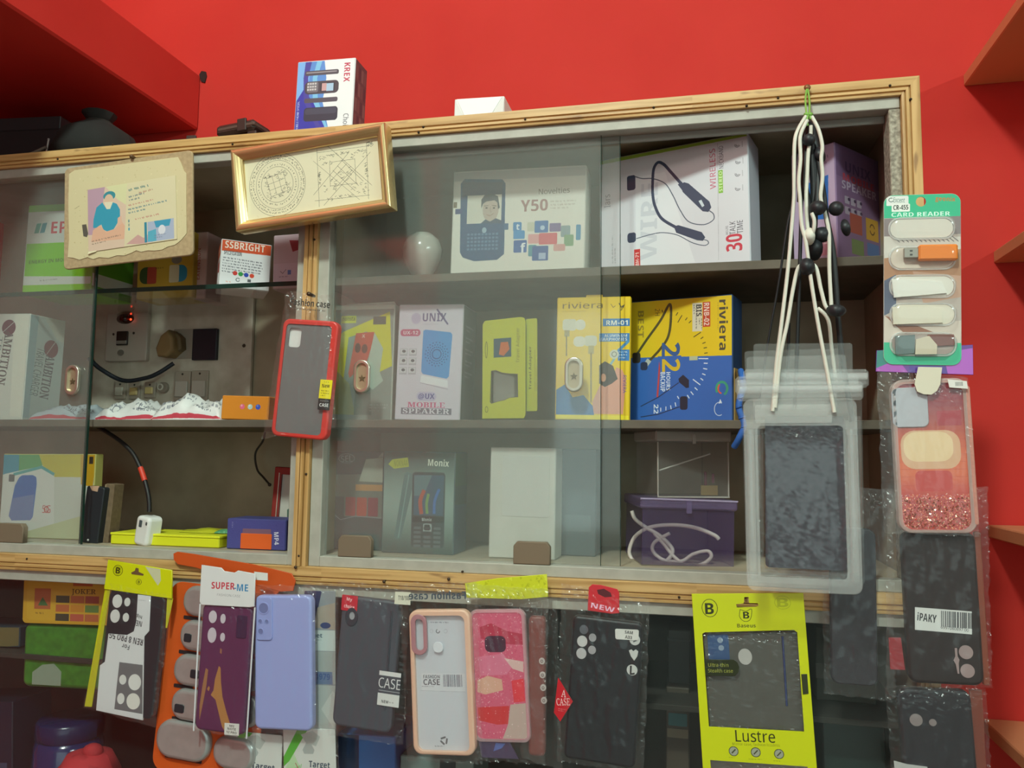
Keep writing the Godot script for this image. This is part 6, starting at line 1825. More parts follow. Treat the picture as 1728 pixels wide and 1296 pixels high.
	for l in [[59.2, 11.9, 59.9, 14.9], [76.7, 19.7, 78.9, 16.3], [79, 28.3, 83.9, 20.2], [88.3, 26.2, 90.4, 23.5], [92.6, 30, 95.4, 27.4], [98.5, 47.2, 106.9, 42.1], [107, 49.8, 109.8, 47.9], [109.2, 55.5, 112.6, 54.3], [110.6, 61.1, 114.1, 60.6], [111.4, 67.4, 114.9, 66.9]]:
		p.line(l, 1.05, "4a4424")
	for l in [[104.5, 73.3, 115.7, 73.9], [110.9, 79.2, 115, 79.4], [110.2, 85.4, 114.4, 86.3], [108.9, 91.6, 112.4, 93.1], [106.9, 97.1, 109.7, 99.3], [97.8, 98.1, 106.3, 104.7], [100, 108, 102.9, 110.8], [95.1, 112.7, 98, 116.3], [90.9, 116.8, 93.1, 120.3], [78.8, 117.9, 80.3, 120.7], [76, 125.5, 76.8, 129.8], [70.3, 129, 71.1, 133.2], [64.5, 130.3, 64.5, 134.5], [57.9, 131.6, 58, 135.8]]:
		p.line(l, 1.19, "d8e0ec")
	p.text("22", 52.1, 132.9, 5.9, 11.4, "d8e0ec", 90, true)
	p.line([32.6, 129.6, 54.8, 118.7, 80, 101.7], 1.12, "26324c")
	p.line([32.8, 142.6, 55.1, 139.3, 81.1, 130.6], 1.12, "26324c")
	p.poly([79.9, 96.8, 85.6, 92.1, 92.8, 98.7, 92.9, 107.7, 89.4, 108.3, 80.7, 101], "262c3c")
	p.rrect(81.8, 118.1, 9.3, 16.1, 2.8, "262c3c")
	p.ring(131.9, 109.6, 6.29, 7.69, 2.8, "3c9a78", 150, 420)
	p.ring(131.9, 109.6, 4.19, 5.59, 1.75, "dc5a3c", 100, 230)
	p.ring(128.8, 133.5, 5.59, 7.69, 0.98, "b8c8e0", 60, 300)
	p.poly([128, 127.4, 130, 121.9, 132.1, 126.1], "d8e4f0")
	p.rect(93.2, 70.2, 9.9, 4.9, "b8bc98")
	o = thing("earphone_box", "yellow over blue earphone box turned on its side on the open middle shelf", "box", Vector3(-0.027, 1.5428, -0.0648), -0.2838, -0.0107, 0)
	var fade := mat("27446c", 0.5)
	carton(o, 0.1435, 0.1467, 0.045, printed(p, 0.4, 0.15), fade, {"top": mat("d8b81c", 0.5)})
	part(o, "open_flap", block(Vector3(0.1435 / 2, 0.001, -0.03), Vector3(0.1435 / 2 + 0.0012, 0.1467 * 0.42, -0.004), 0.0003, mat("b08a50", 0.6)))


func containers() -> void:
	var o := thing("purple_container", "lidded see-through purple plastic container holding a coiled white cable", "container", Vector3(-0.0097, 1.3778, -0.0475), 0.2413, -0.0223, 0)
	var w := 0.1054
	var h := 0.0753
	var d := 0.115
	var violet := clear("8a78a4", 0.4, 0.3)
	for s in [[Vector3(-w / 2, 0, -0.0015), Vector3(w / 2, h - 0.012, 0)], [Vector3(-w / 2, 0, -d), Vector3(w / 2, h - 0.012, -d + 0.0015)], [Vector3(-w / 2, 0, -d), Vector3(-w / 2 + 0.0015, h - 0.012, 0)], [Vector3(w / 2 - 0.0015, 0, -d), Vector3(w / 2, h - 0.012, 0)], [Vector3(-w / 2, 0, -d), Vector3(w / 2, 0.0015, 0)]]:
		part(o, "side", block(s[0], s[1], 0.0005, clear("6e5a88", 0.16, 0.3)))
	part(o, "lid", block(Vector3(-w / 2 - 0.003, h - 0.012, -d - 0.003), Vector3(w / 2 + 0.003, h, 0.003), 0.002, violet))
	part(o, "lid_rim", tube([Vector3(-w / 2 - 0.003, h - 0.001, 0.003), Vector3(w / 2 + 0.003, h - 0.001, 0.003)], 0.0012, clear("c8b8d8", 0.55, 0.3), 6, false))
	part(o, "latch", block(Vector3(-0.003, h - 0.016, 0.002), Vector3(0.003, h - 0.002, 0.0045), 0.0005, violet))
	var cable := thing("white_cable", "white cable coiled inside the purple container", "cable", o.position + Vector3(0, 0.002, -0.02))
	var b := cable.position
	var run := []
	for v in [Vector3(-0.0767, 1.435, -0.099), Vector3(-0.0723, 1.4251, -0.098), Vector3(-0.0593, 1.4159, -0.094), Vector3(-0.0436, 1.4075, -0.09), Vector3(-0.0296, 1.3951, -0.086), Vector3(-0.0283, 1.3863, -0.085), Vector3(-0.0381, 1.3758, -0.088), Vector3(-0.0594, 1.3714, -0.094), Vector3(-0.0753, 1.3766, -0.098), Vector3(-0.0797, 1.3862, -0.1), Vector3(-0.0738, 1.4023, -0.098), Vector3(-0.0629, 1.4121, -0.095), Vector3(-0.0485, 1.4179, -0.091), Vector3(-0.0239, 1.4206, -0.084), Vector3(0.0001, 1.4184, -0.077), Vector3(0.0202, 1.4113, -0.072), Vector3(0.0254, 1.4067, -0.072)]:
		run.append(v - b)
	part(cable, "coil", tube(run, 0.0024, mat("e6dcd4", 0.5)))
	run = []
	for v in [Vector3(-0.0492, 1.4094, -0.091), Vector3(-0.038, 1.3974, -0.088), Vector3(-0.0255, 1.383, -0.084), Vector3(-0.0104, 1.3738, -0.08), Vector3(0.0065, 1.3772, -0.075), Vector3(0.0166, 1.3861, -0.072), Vector3(0.0126, 1.3926, -0.073), Vector3(-0.0035, 1.388, -0.078), Vector3(-0.0172, 1.3788, -0.082), Vector3(-0.0381, 1.3786, -0.088), Vector3(-0.0508, 1.3881, -0.092), Vector3(-0.0486, 1.3989, -0.091), Vector3(-0.0309, 1.4104, -0.086)]:
		run.append(v - b)
	part(cable, "coil", tube(run, 0.0022, mat("dfd4cc", 0.5)))
	var t := thing("clear_container", "empty clear plastic container with lid stacked on the purple one", "container", Vector3(Vector3(-0.0024, 1.4566, -0.0698).x, 0.0, Vector3(-0.0024, 1.4566, -0.0698).z) + Vector3(0, o.position.y + h + 0.0004, 0), 0.3602, 0.0)
	w = 0.0876
	h = 0.0751
	d = 0.085
	var haze := clear("b4b0ac", 0.09, 0.3)
	for s in [[Vector3(-w / 2, 0, -0.0015), Vector3(w / 2, h - 0.008, 0)], [Vector3(-w / 2, 0, -d), Vector3(w / 2, h - 0.008, -d + 0.0015)], [Vector3(-w / 2, 0, -d), Vector3(-w / 2 + 0.0015, h - 0.008, 0)], [Vector3(w / 2 - 0.0015, 0, -d), Vector3(w / 2, h - 0.008, 0)], [Vector3(-w / 2, 0, -d), Vector3(w / 2, 0.0015, 0)]]:
		part(t, "side", block(s[0], s[1], 0.0005, haze))
	var rim := clear("d8d0c6", 0.45, 0.3)
	part(t, "lid", block(Vector3(-w / 2 - 0.003, h - 0.009, -d - 0.003), Vector3(w / 2 + 0.003, h + 0.004, 0.003), 0.002, rim))
	for x in [-w / 2 + 0.0008, w / 2 - 0.0008]:
		part(t, "corner_edge", tube([Vector3(x, 0.002, -0.0004), Vector3(x, h - 0.01, -0.0004)], 0.001, rim, 6, false))
	part(t, "base_edge", tube([Vector3(-w / 2, 0.001, 0), Vector3(w / 2, 0.001, 0)], 0.001, rim, 6, false))
	part(t, "latch", block(Vector3(-0.002, h - 0.012, 0.002), Vector3(0.002, h, 0.004), 0.0004, rim))
	var slip := thing("red_slip", "small red and yellow slip lying inside the clear container", "slip", t.transform * Vector3(w * 0.33, 0.002, -0.025))
	part(slip, "red_stroke", block(Vector3(-0.006, 0.012, 0), Vector3(-0.003, 0.028, 0.001), 0.0002, mat("7a3048", 0.5)))
	part(slip, "red_stroke", block(Vector3(0.003, 0.015, 0), Vector3(0.006, 0.026, 0.001), 0.0002, mat("8a4058", 0.5)))
	part(slip, "card", block(Vector3(-0.01, 0, -0.004), Vector3(0.01, 0.012, 0.0), 0.0004, mat("b8a060", 0.6)))
	var stem := thing("white_stick", "thin white stick leaning across inside the clear container", "stick", t.transform * Vector3(-w / 2 + 0.004, h * 0.42, -0.006), 0.0)
	part(stem, "stick", tube([Vector3.ZERO, Vector3(0.058, 0.02, -0.02)], 0.0009, mat("d8d4c8", 0.5), 6, false))
	part(stem, "tip", ball(Vector3(0.0013, 0.0013, 0.0013), mat("c8c4b8", 0.5)), null, Vector3(0.058, 0.02, -0.02))



# ---------------------------------------------------------------- phone cases hung along the bottom rail
func hook(o: Node3D, x: float, y: float, z: float) -> void:
	part(o, "nail", lathe([Vector2(0.001, -0.014), Vector2(0.001, 0.0), Vector2(0.002, 0.0), Vector2(0.0016, 0.0012), Vector2(0, 0.0016)], mat("4a3828", 0.5, 0.3), 10), null, Vector3(x, y, 0.0065 + z * 0.3 - o.position.z), Vector3(PI / 2, 0, 0))


func lens(o: Node3D, q: Vector2, rx: float, ry: float, z: float, m: Material, called := "lens_opening") -> void:
	part(o, called, slab(oval(q.x, q.y, rx, ry, 22), [], z, z + 0.0004, 0.0, m))


func hung_low() -> void:
	var o: Node3D
	var p: Print
	var bag := clear("f2f3f0", 0.012, 0.19)
	var paper := mat("dedcda", 0.6)
	# yellow bag with the black case
	o = thing("phone_case_packet", "black phone case with white camera insert hung upside down in a yellow-headed bag", "phone case", Vector3(-0.6785, 1.182, 0.024), 0, -0.0689, 0)
	part(o, "case_back", slab(rr(0, 0, 0.0786, 0.1461, 0.008), [], -0.008, 0.0, 0.002, mat("1f232b", 0.45)))
	p = Print.new(0.0786 * 1000.0, 0.1461 * 1000.0, "d6d7da", 5.0)
	p.text("NE", 46.9, 36, 8, 6.6, "4a4c50", 184, true)
	p.text("hig", 46.1, 27.4, 7.9, 5.2, "4a4c50", 184, true)
	p.text("REN 8 PRO 5G", 31.1, 56.2, 47.9, 7.5, "3c3e44", 184, true)
	p.text("For", 32, 65.7, 10.6, 5.6, "5a5c60", 186, true)
	p.poly([25.5, 84.9, 58.2, 84, 65.4, 141.1, 25.8, 141.1], "6c6c70")
	p.spot(33, 104.9, 10.1, 11.8, "d8d8d6")
	p.spot(49.9, 105.6, 17.7, 19.2, "dcdcda")
	p.spot(33.2, 127.5, 10.3, 13, "d8d8d6")
	p.spot(50.8, 128.1, 18.8, 19.1, "dcdad4")
	p.small_print(42.4, 7.4, 14.37, 1, 2.15, "a0a0a4", 4)
	part(o, "insert", slab(poly([Vector2(0.0012, 0.1443), Vector2(0.0193, 0.1445), Vector2(0.0226, 0.1033), Vector2(0.0167, 0.0959), Vector2(0.0274, -0.002), Vector2(-0.0389, 0), Vector2(-0.0406, 0.0536), Vector2(-0.0345, 0.0586), Vector2(-0.0337, 0.0928), Vector2(-0.0076, 0.0944), Vector2(0.0012, 0.1), Vector2(0.0032, 0.1117)]), [], -0.001, 0.0006, 0.0002, mat("d6d7da", 0.5), printed(p, 0.45), Rect2(-0.0786 / 2, 0, 0.0786, 0.1461)))
	for s in [[Vector2(-0.0265, 0.133), 0.0068, 0.008], [Vector2(-0.0123, 0.1336), 0.0042, 0.0052], [Vector2(-0.0273, 0.1148), 0.0067, 0.008], [Vector2(-0.0119, 0.1151), 0.0043, 0.0053]]:
		lens(o, s[0], s[1], s[2], 0.0002, mat("d4d4d2", 0.5))
	p = Print.new(80, 40, "d2d418", 5.0)
	p.poly([10, 8, 14, 6, 18, 8, 18, 15, 14, 20, 10, 15], "b4b614")
	p.text("B", 14, 12.5, 5, 8, "2c2c18", 0, true)
	p.ring(14, 12.5, 5.5, 7.0, 0.7, "4a4a18")
	p.ring(40, 24, 3, 3.6, 0.6, "6a6a20")
	p.text("B", 40, 24, 2.5, 4, "5a5a20", 0, true)
	part(o, "header", slab(poly([Vector2(-0.0462, 0.1814), Vector2(0.0444, 0.1787), Vector2(0.0489, 0.145), Vector2(-0.0471, 0.1455)]), [], -0.0012, 0.0008, 0.0003, mat("d2d418", 0.4), printed(p, 0.25, 0.4)))
	part(o, "hang_hole", slab(poly([Vector2(-0.0111, 0.1696), Vector2(-0.0062, 0.1724), Vector2(-0.0054, 0.1761), Vector2(-0.0015, 0.1758), Vector2(-0.0007, 0.1716), Vector2(0.0066, 0.1697), Vector2(0.0062, 0.1678), Vector2(-0.01, 0.1678)]), [], 0.0008, 0.0011, 0.0, mat("6a4c2a", 0.8)))
	part(o, "yellow_seam", slab(poly([Vector2(-0.0471, 0.1455), Vector2(-0.0401, 0.1461), Vector2(-0.0467, 0.0024), Vector2(-0.0572, 0.0014)]), [], -0.002, -0.001, 0.0002, mat("c4c01c", 0.4)))
	part(o, "yellow_seam", slab(poly([Vector2(0.0411, 0.145), Vector2(0.0489, 0.145), Vector2(0.0456, 0.1093), Vector2(0.0433, 0.1091)]), [], -0.002, -0.001, 0.0002, mat("c4c01c", 0.4)))
	part(o, "tape", slab(poly([Vector2(0.0078, 0.1789), Vector2(0.0286, 0.1781), Vector2(0.0314, 0.1649), Vector2(0.0281, 0.1584)]), [], 0.0009, 0.0012, 0.0, clear("e8e4c8", 0.5, 0.4)))
	part(o, "bag", film([Vector2(-0.0419, 0.1529), Vector2(0.0488, 0.1488), Vector2(0.0444, -0.0083), Vector2(-0.0579, -0.0003)], 0.003, 0.0009, 61, bag))
	hook(o, Vector2(-0.0033, 0.1732).x, Vector2(-0.0033, 0.1732).y, 0.004)
	# orange earphone card behind the maroon case
	o = thing("orange_blister_card", "large orange display card with two columns of silver bubbles, behind the maroon case", "blister pack", Vector3(-0.5773, 1.1121, 0.01), 0, -0.0706, 0)
	p = Print.new(0.1401 * 1000.0, 0.226 * 1000.0, "d2571e", 3.0)
	p.speckle(0, 0, 0.1401 * 1000.0, 0.226 * 1000.0, 200, 0.4, 1.2, ["cc5020", "d85e26", "c84c1c"], 4)
	part(o, "card", slab(rr(0, 0, 0.1401, 0.226, 0.016), [], -0.0012, 0.0, 0.0003, mat("c9521c", 0.5), printed(p, 0.45)))
	part(o, "hang_tab", slab(poly([Vector2(-0.0721, 0.2585), Vector2(-0.0668, 0.2613), Vector2(-0.0434, 0.261), Vector2(0.0403, 0.2575), Vector2(0.0892, 0.2525), Vector2(0.0953, 0.2447), Vector2(0.0937, 0.2326), Vector2(0.0777, 0.2297), Vector2(0.0358, 0.2344), Vector2(-0.0405, 0.2452), Vector2(-0.064, 0.2462), Vector2(-0.0707, 0.251)]), [], -0.0012, 0.0002, 0.0003, mat("cc531f", 0.45)))
	part(o, "tab_stem", slab(poly([Vector2(0.033, 0.2515), Vector2(0.0913, 0.2489), Vector2(0.0705, 0.2231), Vector2(0.0293, 0.224)]), [], -0.0014, -0.0002, 0.0003, mat("c9521c", 0.45)))
	var foil := grained("b0b2b1", "bcbebc", 0.02, 0.3, 5.0, 0.0, 121)
	foil.metallic = 0.5
	for s in [[Vector2(-0.0227, 0.2062), 0.045, 0.036], [Vector2(-0.0218, 0.1651), 0.045, 0.036], [Vector2(-0.0255, 0.1238), 0.045, 0.037], [Vector2(-0.0236, 0.0833), 0.045, 0.037], [Vector2(-0.0282, 0.0411), 0.064, 0.045]]:
		var q: Vector2 = s[0]
		part(o, "silver_bubble", slab(rr(q.x, q.y - s[2] / 2, s[1] * 1.15, s[2], s[2] * 0.46, 9), [], 0.0002, 0.007, 0.005, foil, foil))
	for s in [[Vector2(0.0419, 0.172), 0.05], [Vector2(0.0433, 0.129), 0.05], [Vector2(0.0439, 0.087), 0.05], [Vector2(0.0405, 0.0375), 0.055]]:
		var q: Vector2 = s[0]
		part(o, "silver_bubble", slab(rr(q.x, q.y - 0.0185, s[1], 0.037, 0.017, 9), [], 0.0002, 0.007, 0.005, foil, foil))
	for s in [[Vector2(-0.0359, 0.1843), 0.024], [Vector2(-0.0363, 0.1429), 0.026], [Vector2(-0.0383, 0.1023), 0.026], [Vector2(-0.0341, 0.0638), 0.03], [Vector2(-0.0279, 0.0189), 0.05]]:
		var q: Vector2 = s[0]
		part(o, "dark_bar", slab(rr(q.x, q.y - 0.002, s[1], 0.0042, 0.001), [], 0.0002, 0.0008, 0.0, mat("2a2426", 0.5)))
	for s in [[Vector2(-0.0351, 0.1625), 0.010], [Vector2(-0.0203, 0.1215), 0.012], [Vector2(-0.0362, 0.0788), 0.013]]:
		var q: Vector2 = s[0]
		part(o, "dark_bead", slab(rr(q.x, q.y - 0.005, s[1], 0.01, 0.002), [], 0.0068, 0.008, 0.0005, mat("2c2e34", 0.4)))
	# maroon case
	o = thing("phone_case_packet", "maroon phone case with gold streaks in a white-headed bag before the orange card", "phone case", Vector3(-0.5423, 1.1762, 0.034), 0, -0.0278, 0)
	p = Print.new(0.0658 * 1000.0, 0.1456 * 1000.0, "5c2c52", 4.5)
	p.speckle(0, 0, 0.0658 * 1000.0, 0.1456 * 1000.0, 150, 0.5, 2.0, ["5a2a50", "602f56", "572a4e"], 3)
	p.poly([26.7, 70.8, 29.2, 72.6, 30.9, 88.8, 34.1, 105.2, 40.3, 121.2, 47.2, 136.8, 47.1, 144, 41.2, 144.7, 36, 138.8, 31.8, 127.4, 25.3, 109.4, 18.5, 104.7, 21.8, 99, 22.8, 86], "b07c48")
	p.poly([9.7, 74.7, 13.1, 76.5, 12, 95.7, 8.8, 117.7, 6, 135.5, 4.9, 118.1, 7.1, 94.1], "a0704c")
	p.poly([15.1, 94.8, 16.9, 96.7, 15.7, 100.9, 13.1, 98.4], "b07c48")
	p.poly([26.9, 50.2, 29.4, 51.5, 29.2, 57, 26.7, 55.7], "9a6a50")
	part(o, "case_back", slab(rr(0, 0, 0.0658, 0.1456, 0.008), [], -0.008, 0.0, 0.0025, mat("54284c", 0.35), printed(p, 0.35, 0.3)))
	for s in [[Vector2(-0.0183, 0.1304), 0.0053, 0.0072], [Vector2(-0.0047, 0.1294), 0.0034, 0.0055], [Vector2(-0.0177, 0.1093), 0.0057, 0.0088], [Vector2(-0.0037, 0.1082), 0.0031, 0.005]]:
		lens(o, s[0], s[1], s[2], 0.0002, mat("c8bcc8", 0.5))
	part(o, "camera_dark_strip", slab(rr(Vector2(0.02, 0.122).x, Vector2(0.0212, 0.1091).y, 0.013, 0.026, 0.002), [], 0.0002, 0.0008, 0.0002, mat("3c2244", 0.4)))  # strip darker than the case back, at its upper right
	p = Print.new(62, 44, "dddbdc", 6.0)
	p.text("SUPER", 26, 21, 26, 7.5, "c83a4c", -2, true)
	p.text("-ME", 46, 21.5, 16, 7.5, "3a86b8", -2, true)
	p.text("FASHION CASE", 33, 31, 26, 2.6, "a4a0a4", -1)
	part(o, "header", slab(poly([Vector2(-0.0369, 0.1898), Vector2(-0.0106, 0.1881), Vector2(-0.0063, 0.1845), Vector2(0.0072, 0.1837), Vector2(0.0116, 0.1865), Vector2(0.034, 0.1843), Vector2(0.0358, 0.147), Vector2(0.0299, 0.1455), Vector2(-0.0335, 0.1434), Vector2(-0.0363, 0.147)]), [], 0.0008, 0.0022, 0.0004, mat("dddbdc", 0.5), printed(p, 0.4)))
	p = Print.new(16, 15, "dcdad6", 8.0)
	p.text("MI", 8, 3.5, 5, 2.4, "4a4644", 0, true)
	p.text("NOTE", 8, 7.2, 9, 2.8, "4a4644", 0, true)
	p.text("12 PRO", 8, 11.4, 11, 2.8, "4a4644", 0, true)
	part(o, "sticker", slab(poly([Vector2(0.0064, 0.0118), Vector2(0.0251, 0.0126), Vector2(0.0256, -0.0003), Vector2(0.007, -0.0012)]), [], 0.0002, 0.0006, 0.0, mat("dcdad6"), printed(p, 0.5)))
	part(o, "bag", film([Vector2(-0.0355, 0.147), Vector2(0.0365, 0.1471), Vector2(0.0346, -0.003), Vector2(-0.0351, -0.0016)], 0.0022, 0.0008, 62, bag))
	for s in [[Vector2(-0.036, 0.1441), Vector2(-0.0327, -0.0013)], [Vector2(0.0359, 0.1457), Vector2(0.036, -0.0022)]]:
		part(o, "white_seam", tube([Vector3(s[0].x, s[0].y, 0.001), Vector3(s[1].x, s[1].y, 0.001)], 0.0011, mat("d8d4d8", 0.5), 6, false))
	hook(o, Vector2(0.0022, 0.1866).x, Vector2(0.0022, 0.1866).y, 0.003)
	# packs behind the lilac case
	for s in [[0, "white and green printed pack low behind the lilac case, the left of the two"], [1, "white and green printed pack low between the lilac and slate cases"]]:
		p = Print.new(70, 62, "d4d6d2", 4.5)
		p.poly([0, 30, 20, 0, 34, 0, 8, 34, 0, 40], "58b23c")
		p.poly([0, 44, 14, 26, 22, 40, 10, 62, 0, 62], "b8d8ac")
		for i in 6:
			p.line([2 + i * 3, 62, 14 + i * 2, 42 - i * 1.0], 0.7, "6cba58")
		p.line([16, 36, 30, 58], 0.9, "b84a58")
		p.poly([26, 22, 34, 10, 42, 22, 40, 26, 28, 26], "aab0ae")
		p.poly([24, 6, 40, 2, 50, 8, 44, 18, 30, 14], "b4bab6")
		p.text("Target", 48, 38, 28, 9, "2e4658", 2, true)
		p.rect(34, 45, 30, 1.2, "6a7c88")
		if s[0] == 0:
			o = thing("printed_pack", s[1], "pack", Vector3(-0.5111, 1.1093, 0.012), 0, 0.0002, 0, "printed packs behind the cases")
			part(o, "card", slab(rr(0, 0, 0.075, 0.0622, 0.002), [], -0.001, 0.0, 0.0002, mat("d4d6d2", 0.5), printed(p, 0.4)))
			part(o, "bag", film([Vector2(-0.0406, 0.0677), Vector2(0.0393, 0.0678), Vector2(0.0398, 0), Vector2(-0.039, 0)], 0.003, 0.001, 63, bag))
		else:
			o = thing("printed_pack", s[1], "pack", Vector3(-0.4356, 1.1162, 0.0135), 0, 0.0628, 0, "printed packs behind the cases")
			part(o, "card", slab(rr(0, 0, 0.0656, 0.0664, 0.002), [], -0.001, 0.0, 0.0002, mat("d4d6d2", 0.5), printed(p, 0.4)))
			part(o, "bag", film([Vector2(-0.036, 0.0726), Vector2(0.0357, 0.0724), Vector2(0.0357, -0.0001), Vector2(-0.035, 0)], 0.003, 0.001, 64, bag))
	p = Print.new(0.0394 * 1000.0, 0.1588 * 1000.0, "8f9296", 4.0)
	p.poly([-3.6, -4.3, 23.5, -4.3, 18.4, 17.3, 13.2, 44.7, -3, 44.7], "3c3a5c")
	p.poly([17, 19.2, 41.3, 13, 42.6, 44.7, 11.7, 42.1], "a89a8c")
	p.spot(27, 39.8, 13.2, 7.1, "34406c")
	p.rect(-1.4, 45.3, 44.5, 23.6, "c4ccc8")
	p.text("net", 17, 51.5, 11.8, 4.6, "4a5c68", 0, true)
	p.small_print(9, 55.7, 13.72, 2, 3.43, "8a9a9c", 3)
	p.rect(-1, 69.6, 45.3, 36.8, "a4a8a4")
	p.poly([-0.9, 92.6, 35.5, 92.6, 36, 106.4, -0.7, 106.4], "6a7a98")
	p.text("1979", 23.5, 98, 18.2, 6.9, "44588c", 0, true)
	p.rect(-0.3, 107.8, 46.6, 51, "b0b4b0")
	p.poly([21.4, 134.7, 36.2, 113.4, 41.1, 120.4, 37.7, 156.6], "c4c6c0")
	o = thing("memory_pack", "long clear pack with printed labels hanging between lilac and slate cases", "pack", Vector3(-0.4267, 1.1808, 0.0115), 0, 0.0372, 0)
	part(o, "card", slab(rr(0, 0, 0.0394, 0.1588, 0.002), [], -0.001, 0.0, 0.0002, mat("94989a", 0.5), printed(p, 0.4)))
	part(o, "bag", film([Vector2(-0.0219, 0.1667), Vector2(0.0222, 0.1667), Vector2(0.026, 0.0007), Vector2(-0.0228, 0.0007)], 0.0025, 0.0012, 65, bag))
	# lilac case
	o = thing("phone_case_packet", "plain lilac phone case with raised camera plate in a clear bag", "phone case", Vector3(-0.4636, 1.184, 0.03), 0, 0.0435, 0)
	part(o, "case_back", slab(rr(0, 0, 0.0728, 0.1514, 0.008), [], -0.009, 0.0, 0.003, mat("9aa4dc", 0.4, 0.0, 0.15)))
	var lilac := mat("949fd8", 0.4)
	var plate := part(o, "camera_plate", slab(rr(Vector2(-0.0229, 0.1244).x, Vector2(-0.0221, 0.1003).y, 0.0205, Vector2(-0.0238, 0.1497).y - Vector2(-0.0221, 0.1003).y, 0.004), [], -0.0002, 0.0016, 0.001, lilac))
	for s in [[Vector2(-0.0234, 0.137), 0.0072], [Vector2(-0.0275, 0.122), 0.0029], [Vector2(-0.0194, 0.1219), 0.0027], [Vector2(-0.0271, 0.1106), 0.0038]]:
		var q: Vector2 = s[0]
		part(plate, "lens_ring", slab(oval(q.x, q.y, s[1], s[1], 22), [oval(q.x, q.y, s[1] * 0.82, s[1] * 0.82, 20)], 0.0015, 0.0021, 0.0002, lilac))
		part(plate, "lens_dish", slab(oval(q.x, q.y, s[1] * 0.82, s[1] * 0.82, 20), [], 0.0014, 0.0017, 0.0, mat("6f78aa", 0.5)))
	part(o, "bag", film([Vector2(-0.0408, 0.163), Vector2(0.0409, 0.1626), Vector2(0.0421, -0.0043), Vector2(-0.0399, -0.0038)], 0.0028, 0.0010, 66, bag))
	part(o, "white_label", slab(poly([Vector2(-0.0367, 0.1788), Vector2(-0.0192, 0.1769), Vector2(-0.0189, 0.1682), Vector2(-0.0347, 0.1693)]), [], -0.0004, 0.0002, 0.0, mat("dcd8d4", 0.6)))
	hook(o, Vector2(0.0042, 0.1821).x, Vector2(0.0042, 0.1807).y, 0.0)
	# slate case with the word CASE
	o = thing("phone_case_packet", "slate grey phone case with a small red tag and white CASE label", "phone case", Vector3(-0.37, 1.1914, 0.026), 0, -0.0602, 0)
	part(o, "case_back", slab(rr(0, 0, 0.0715, 0.145, 0.009), [], -0.008, 0.0, 0.003, grained("474a54", "4e515b", 0.05, 0.5, 20.0, 0.0, 131)))
	part(o, "side_ridge", tube([Vector3(Vector2(0.0337, 0.1349).x - 0.008, Vector2(0.0337, 0.1349).y, 0.0), Vector3(Vector2(0.0327, 0.0255).x - 0.006, Vector2(0.0327, 0.0255).y, 0.0)], 0.0012, mat("3f434d", 0.4), 6, false))
	part(o, "lens_surround", slab(oval(Vector2(-0.0222, 0.1224).x, Vector2(-0.0222, 0.1224).y, 0.0078, 0.0105), [oval(Vector2(-0.0217, 0.1237).x, Vector2(-0.0217, 0.1237).y, 0.0034, 0.0044)], 0.0, 0.001, 0.0004, mat("373a44", 0.4)))
	lens(o, Vector2(-0.0217, 0.1237), 0.0034, 0.0044, 0.0001, mat("9a9ca2", 0.4))
	p = Print.new(20, 19, "c42c3c", 8.0)
	p.text("My", 9.5, 5.5, 7, 5, "f0c8cc", 4, true)
	p.text("choice", 10, 13.5, 13, 4.5, "f0c8cc", 4, true)
	part(o, "red_tag", slab(rr(Vector2(-0.026, 0.1365).x, Vector2(-0.0251, 0.1287).y, 0.0195, 0.0175, 0.001), [], 0.0003, 0.0008, 0.0, mat("c42c3c"), printed(p, 0.4)))
	p = Print.new(0.0268 * 1000.0, 0.0376 * 1000.0, "474a54", 7.0)
	p.rect(0.9, -1, 26.7, 5.8, "d8d8d8")
	p.text("CASE", 14, 12.9, 26, 11, "dcdcde")
	p.rect(1.7, 21, 25.3, 1, "9a9ca2")
	p.rect(1, 24.3, 26, 14.2, "d8d9d8")
	p.text("NEW", 10.3, 33.2, 8.4, 3.2, "3c3c40", 0, true)
	p.small_print(15.2, 32.6, 9.94, 1, 2.65, "8a8a90", 3)
	part(o, "label", slab(rr(0, 0, 0.0268, 0.0376, 0.0005), [], 0.0, 0.0003, 0.0, mat("474a54"), printed(p, 0.45)), null, o.transform.affine_inverse() * Vector3(-0.3386, 1.2198, 0.027))
	part(o, "bag", film([Vector2(-0.0442, 0.1615), Vector2(0.0438, 0.1602), Vector2(0.0517, -0.0101), Vector2(-0.0391, -0.0125)], 0.0032, 0.0013, 67, bag))
	hook(o, Vector2(0.0058, 0.1623).x, Vector2(0.0058, 0.1623).y, 0.0)
	# pink glitter case behind the peach one, and the russet one behind it
	o = thing("phone_case_packet", "russet red phone case edge-on with four round buttons, beside the pink case", "phone case", Vector3(-0.1701, 1.1776, 0.018), 0, 0.0074, 0)
	part(o, "case_back", slab(rr(0, 0, 0.0184, 0.1476, 0.005), [], -0.008, 0.0, 0.003, mat("7c3a34", 0.4)))
	for s in [Vector2(0.006, 0.1006), Vector2(0.0067, 0.086), Vector2(0.0074, 0.0727), Vector2(0.0082, 0.0593)]:
		part(o, "round_badge", slab(oval(s.x, s.y, 0.0034, 0.0036, 18), [], 0.0, 0.0008, 0.0003, mat("c8bcb8", 0.4)))
		part(o, "badge_mark", slab(oval(s.x, s.y, 0.0016, 0.0018, 10), [oval(s.x, s.y, 0.0008, 0.0009, 8)], 0.0008, 0.0010, 0.0, mat("7c6a68", 0.4)))
	part(o, "bag", film([Vector2(-0.0192, 0.1599), Vector2(0.0219, 0.1682), Vector2(0.0279, -0.0125), Vector2(-0.0177, -0.0029)], 0.003, 0.0014, 68, bag))
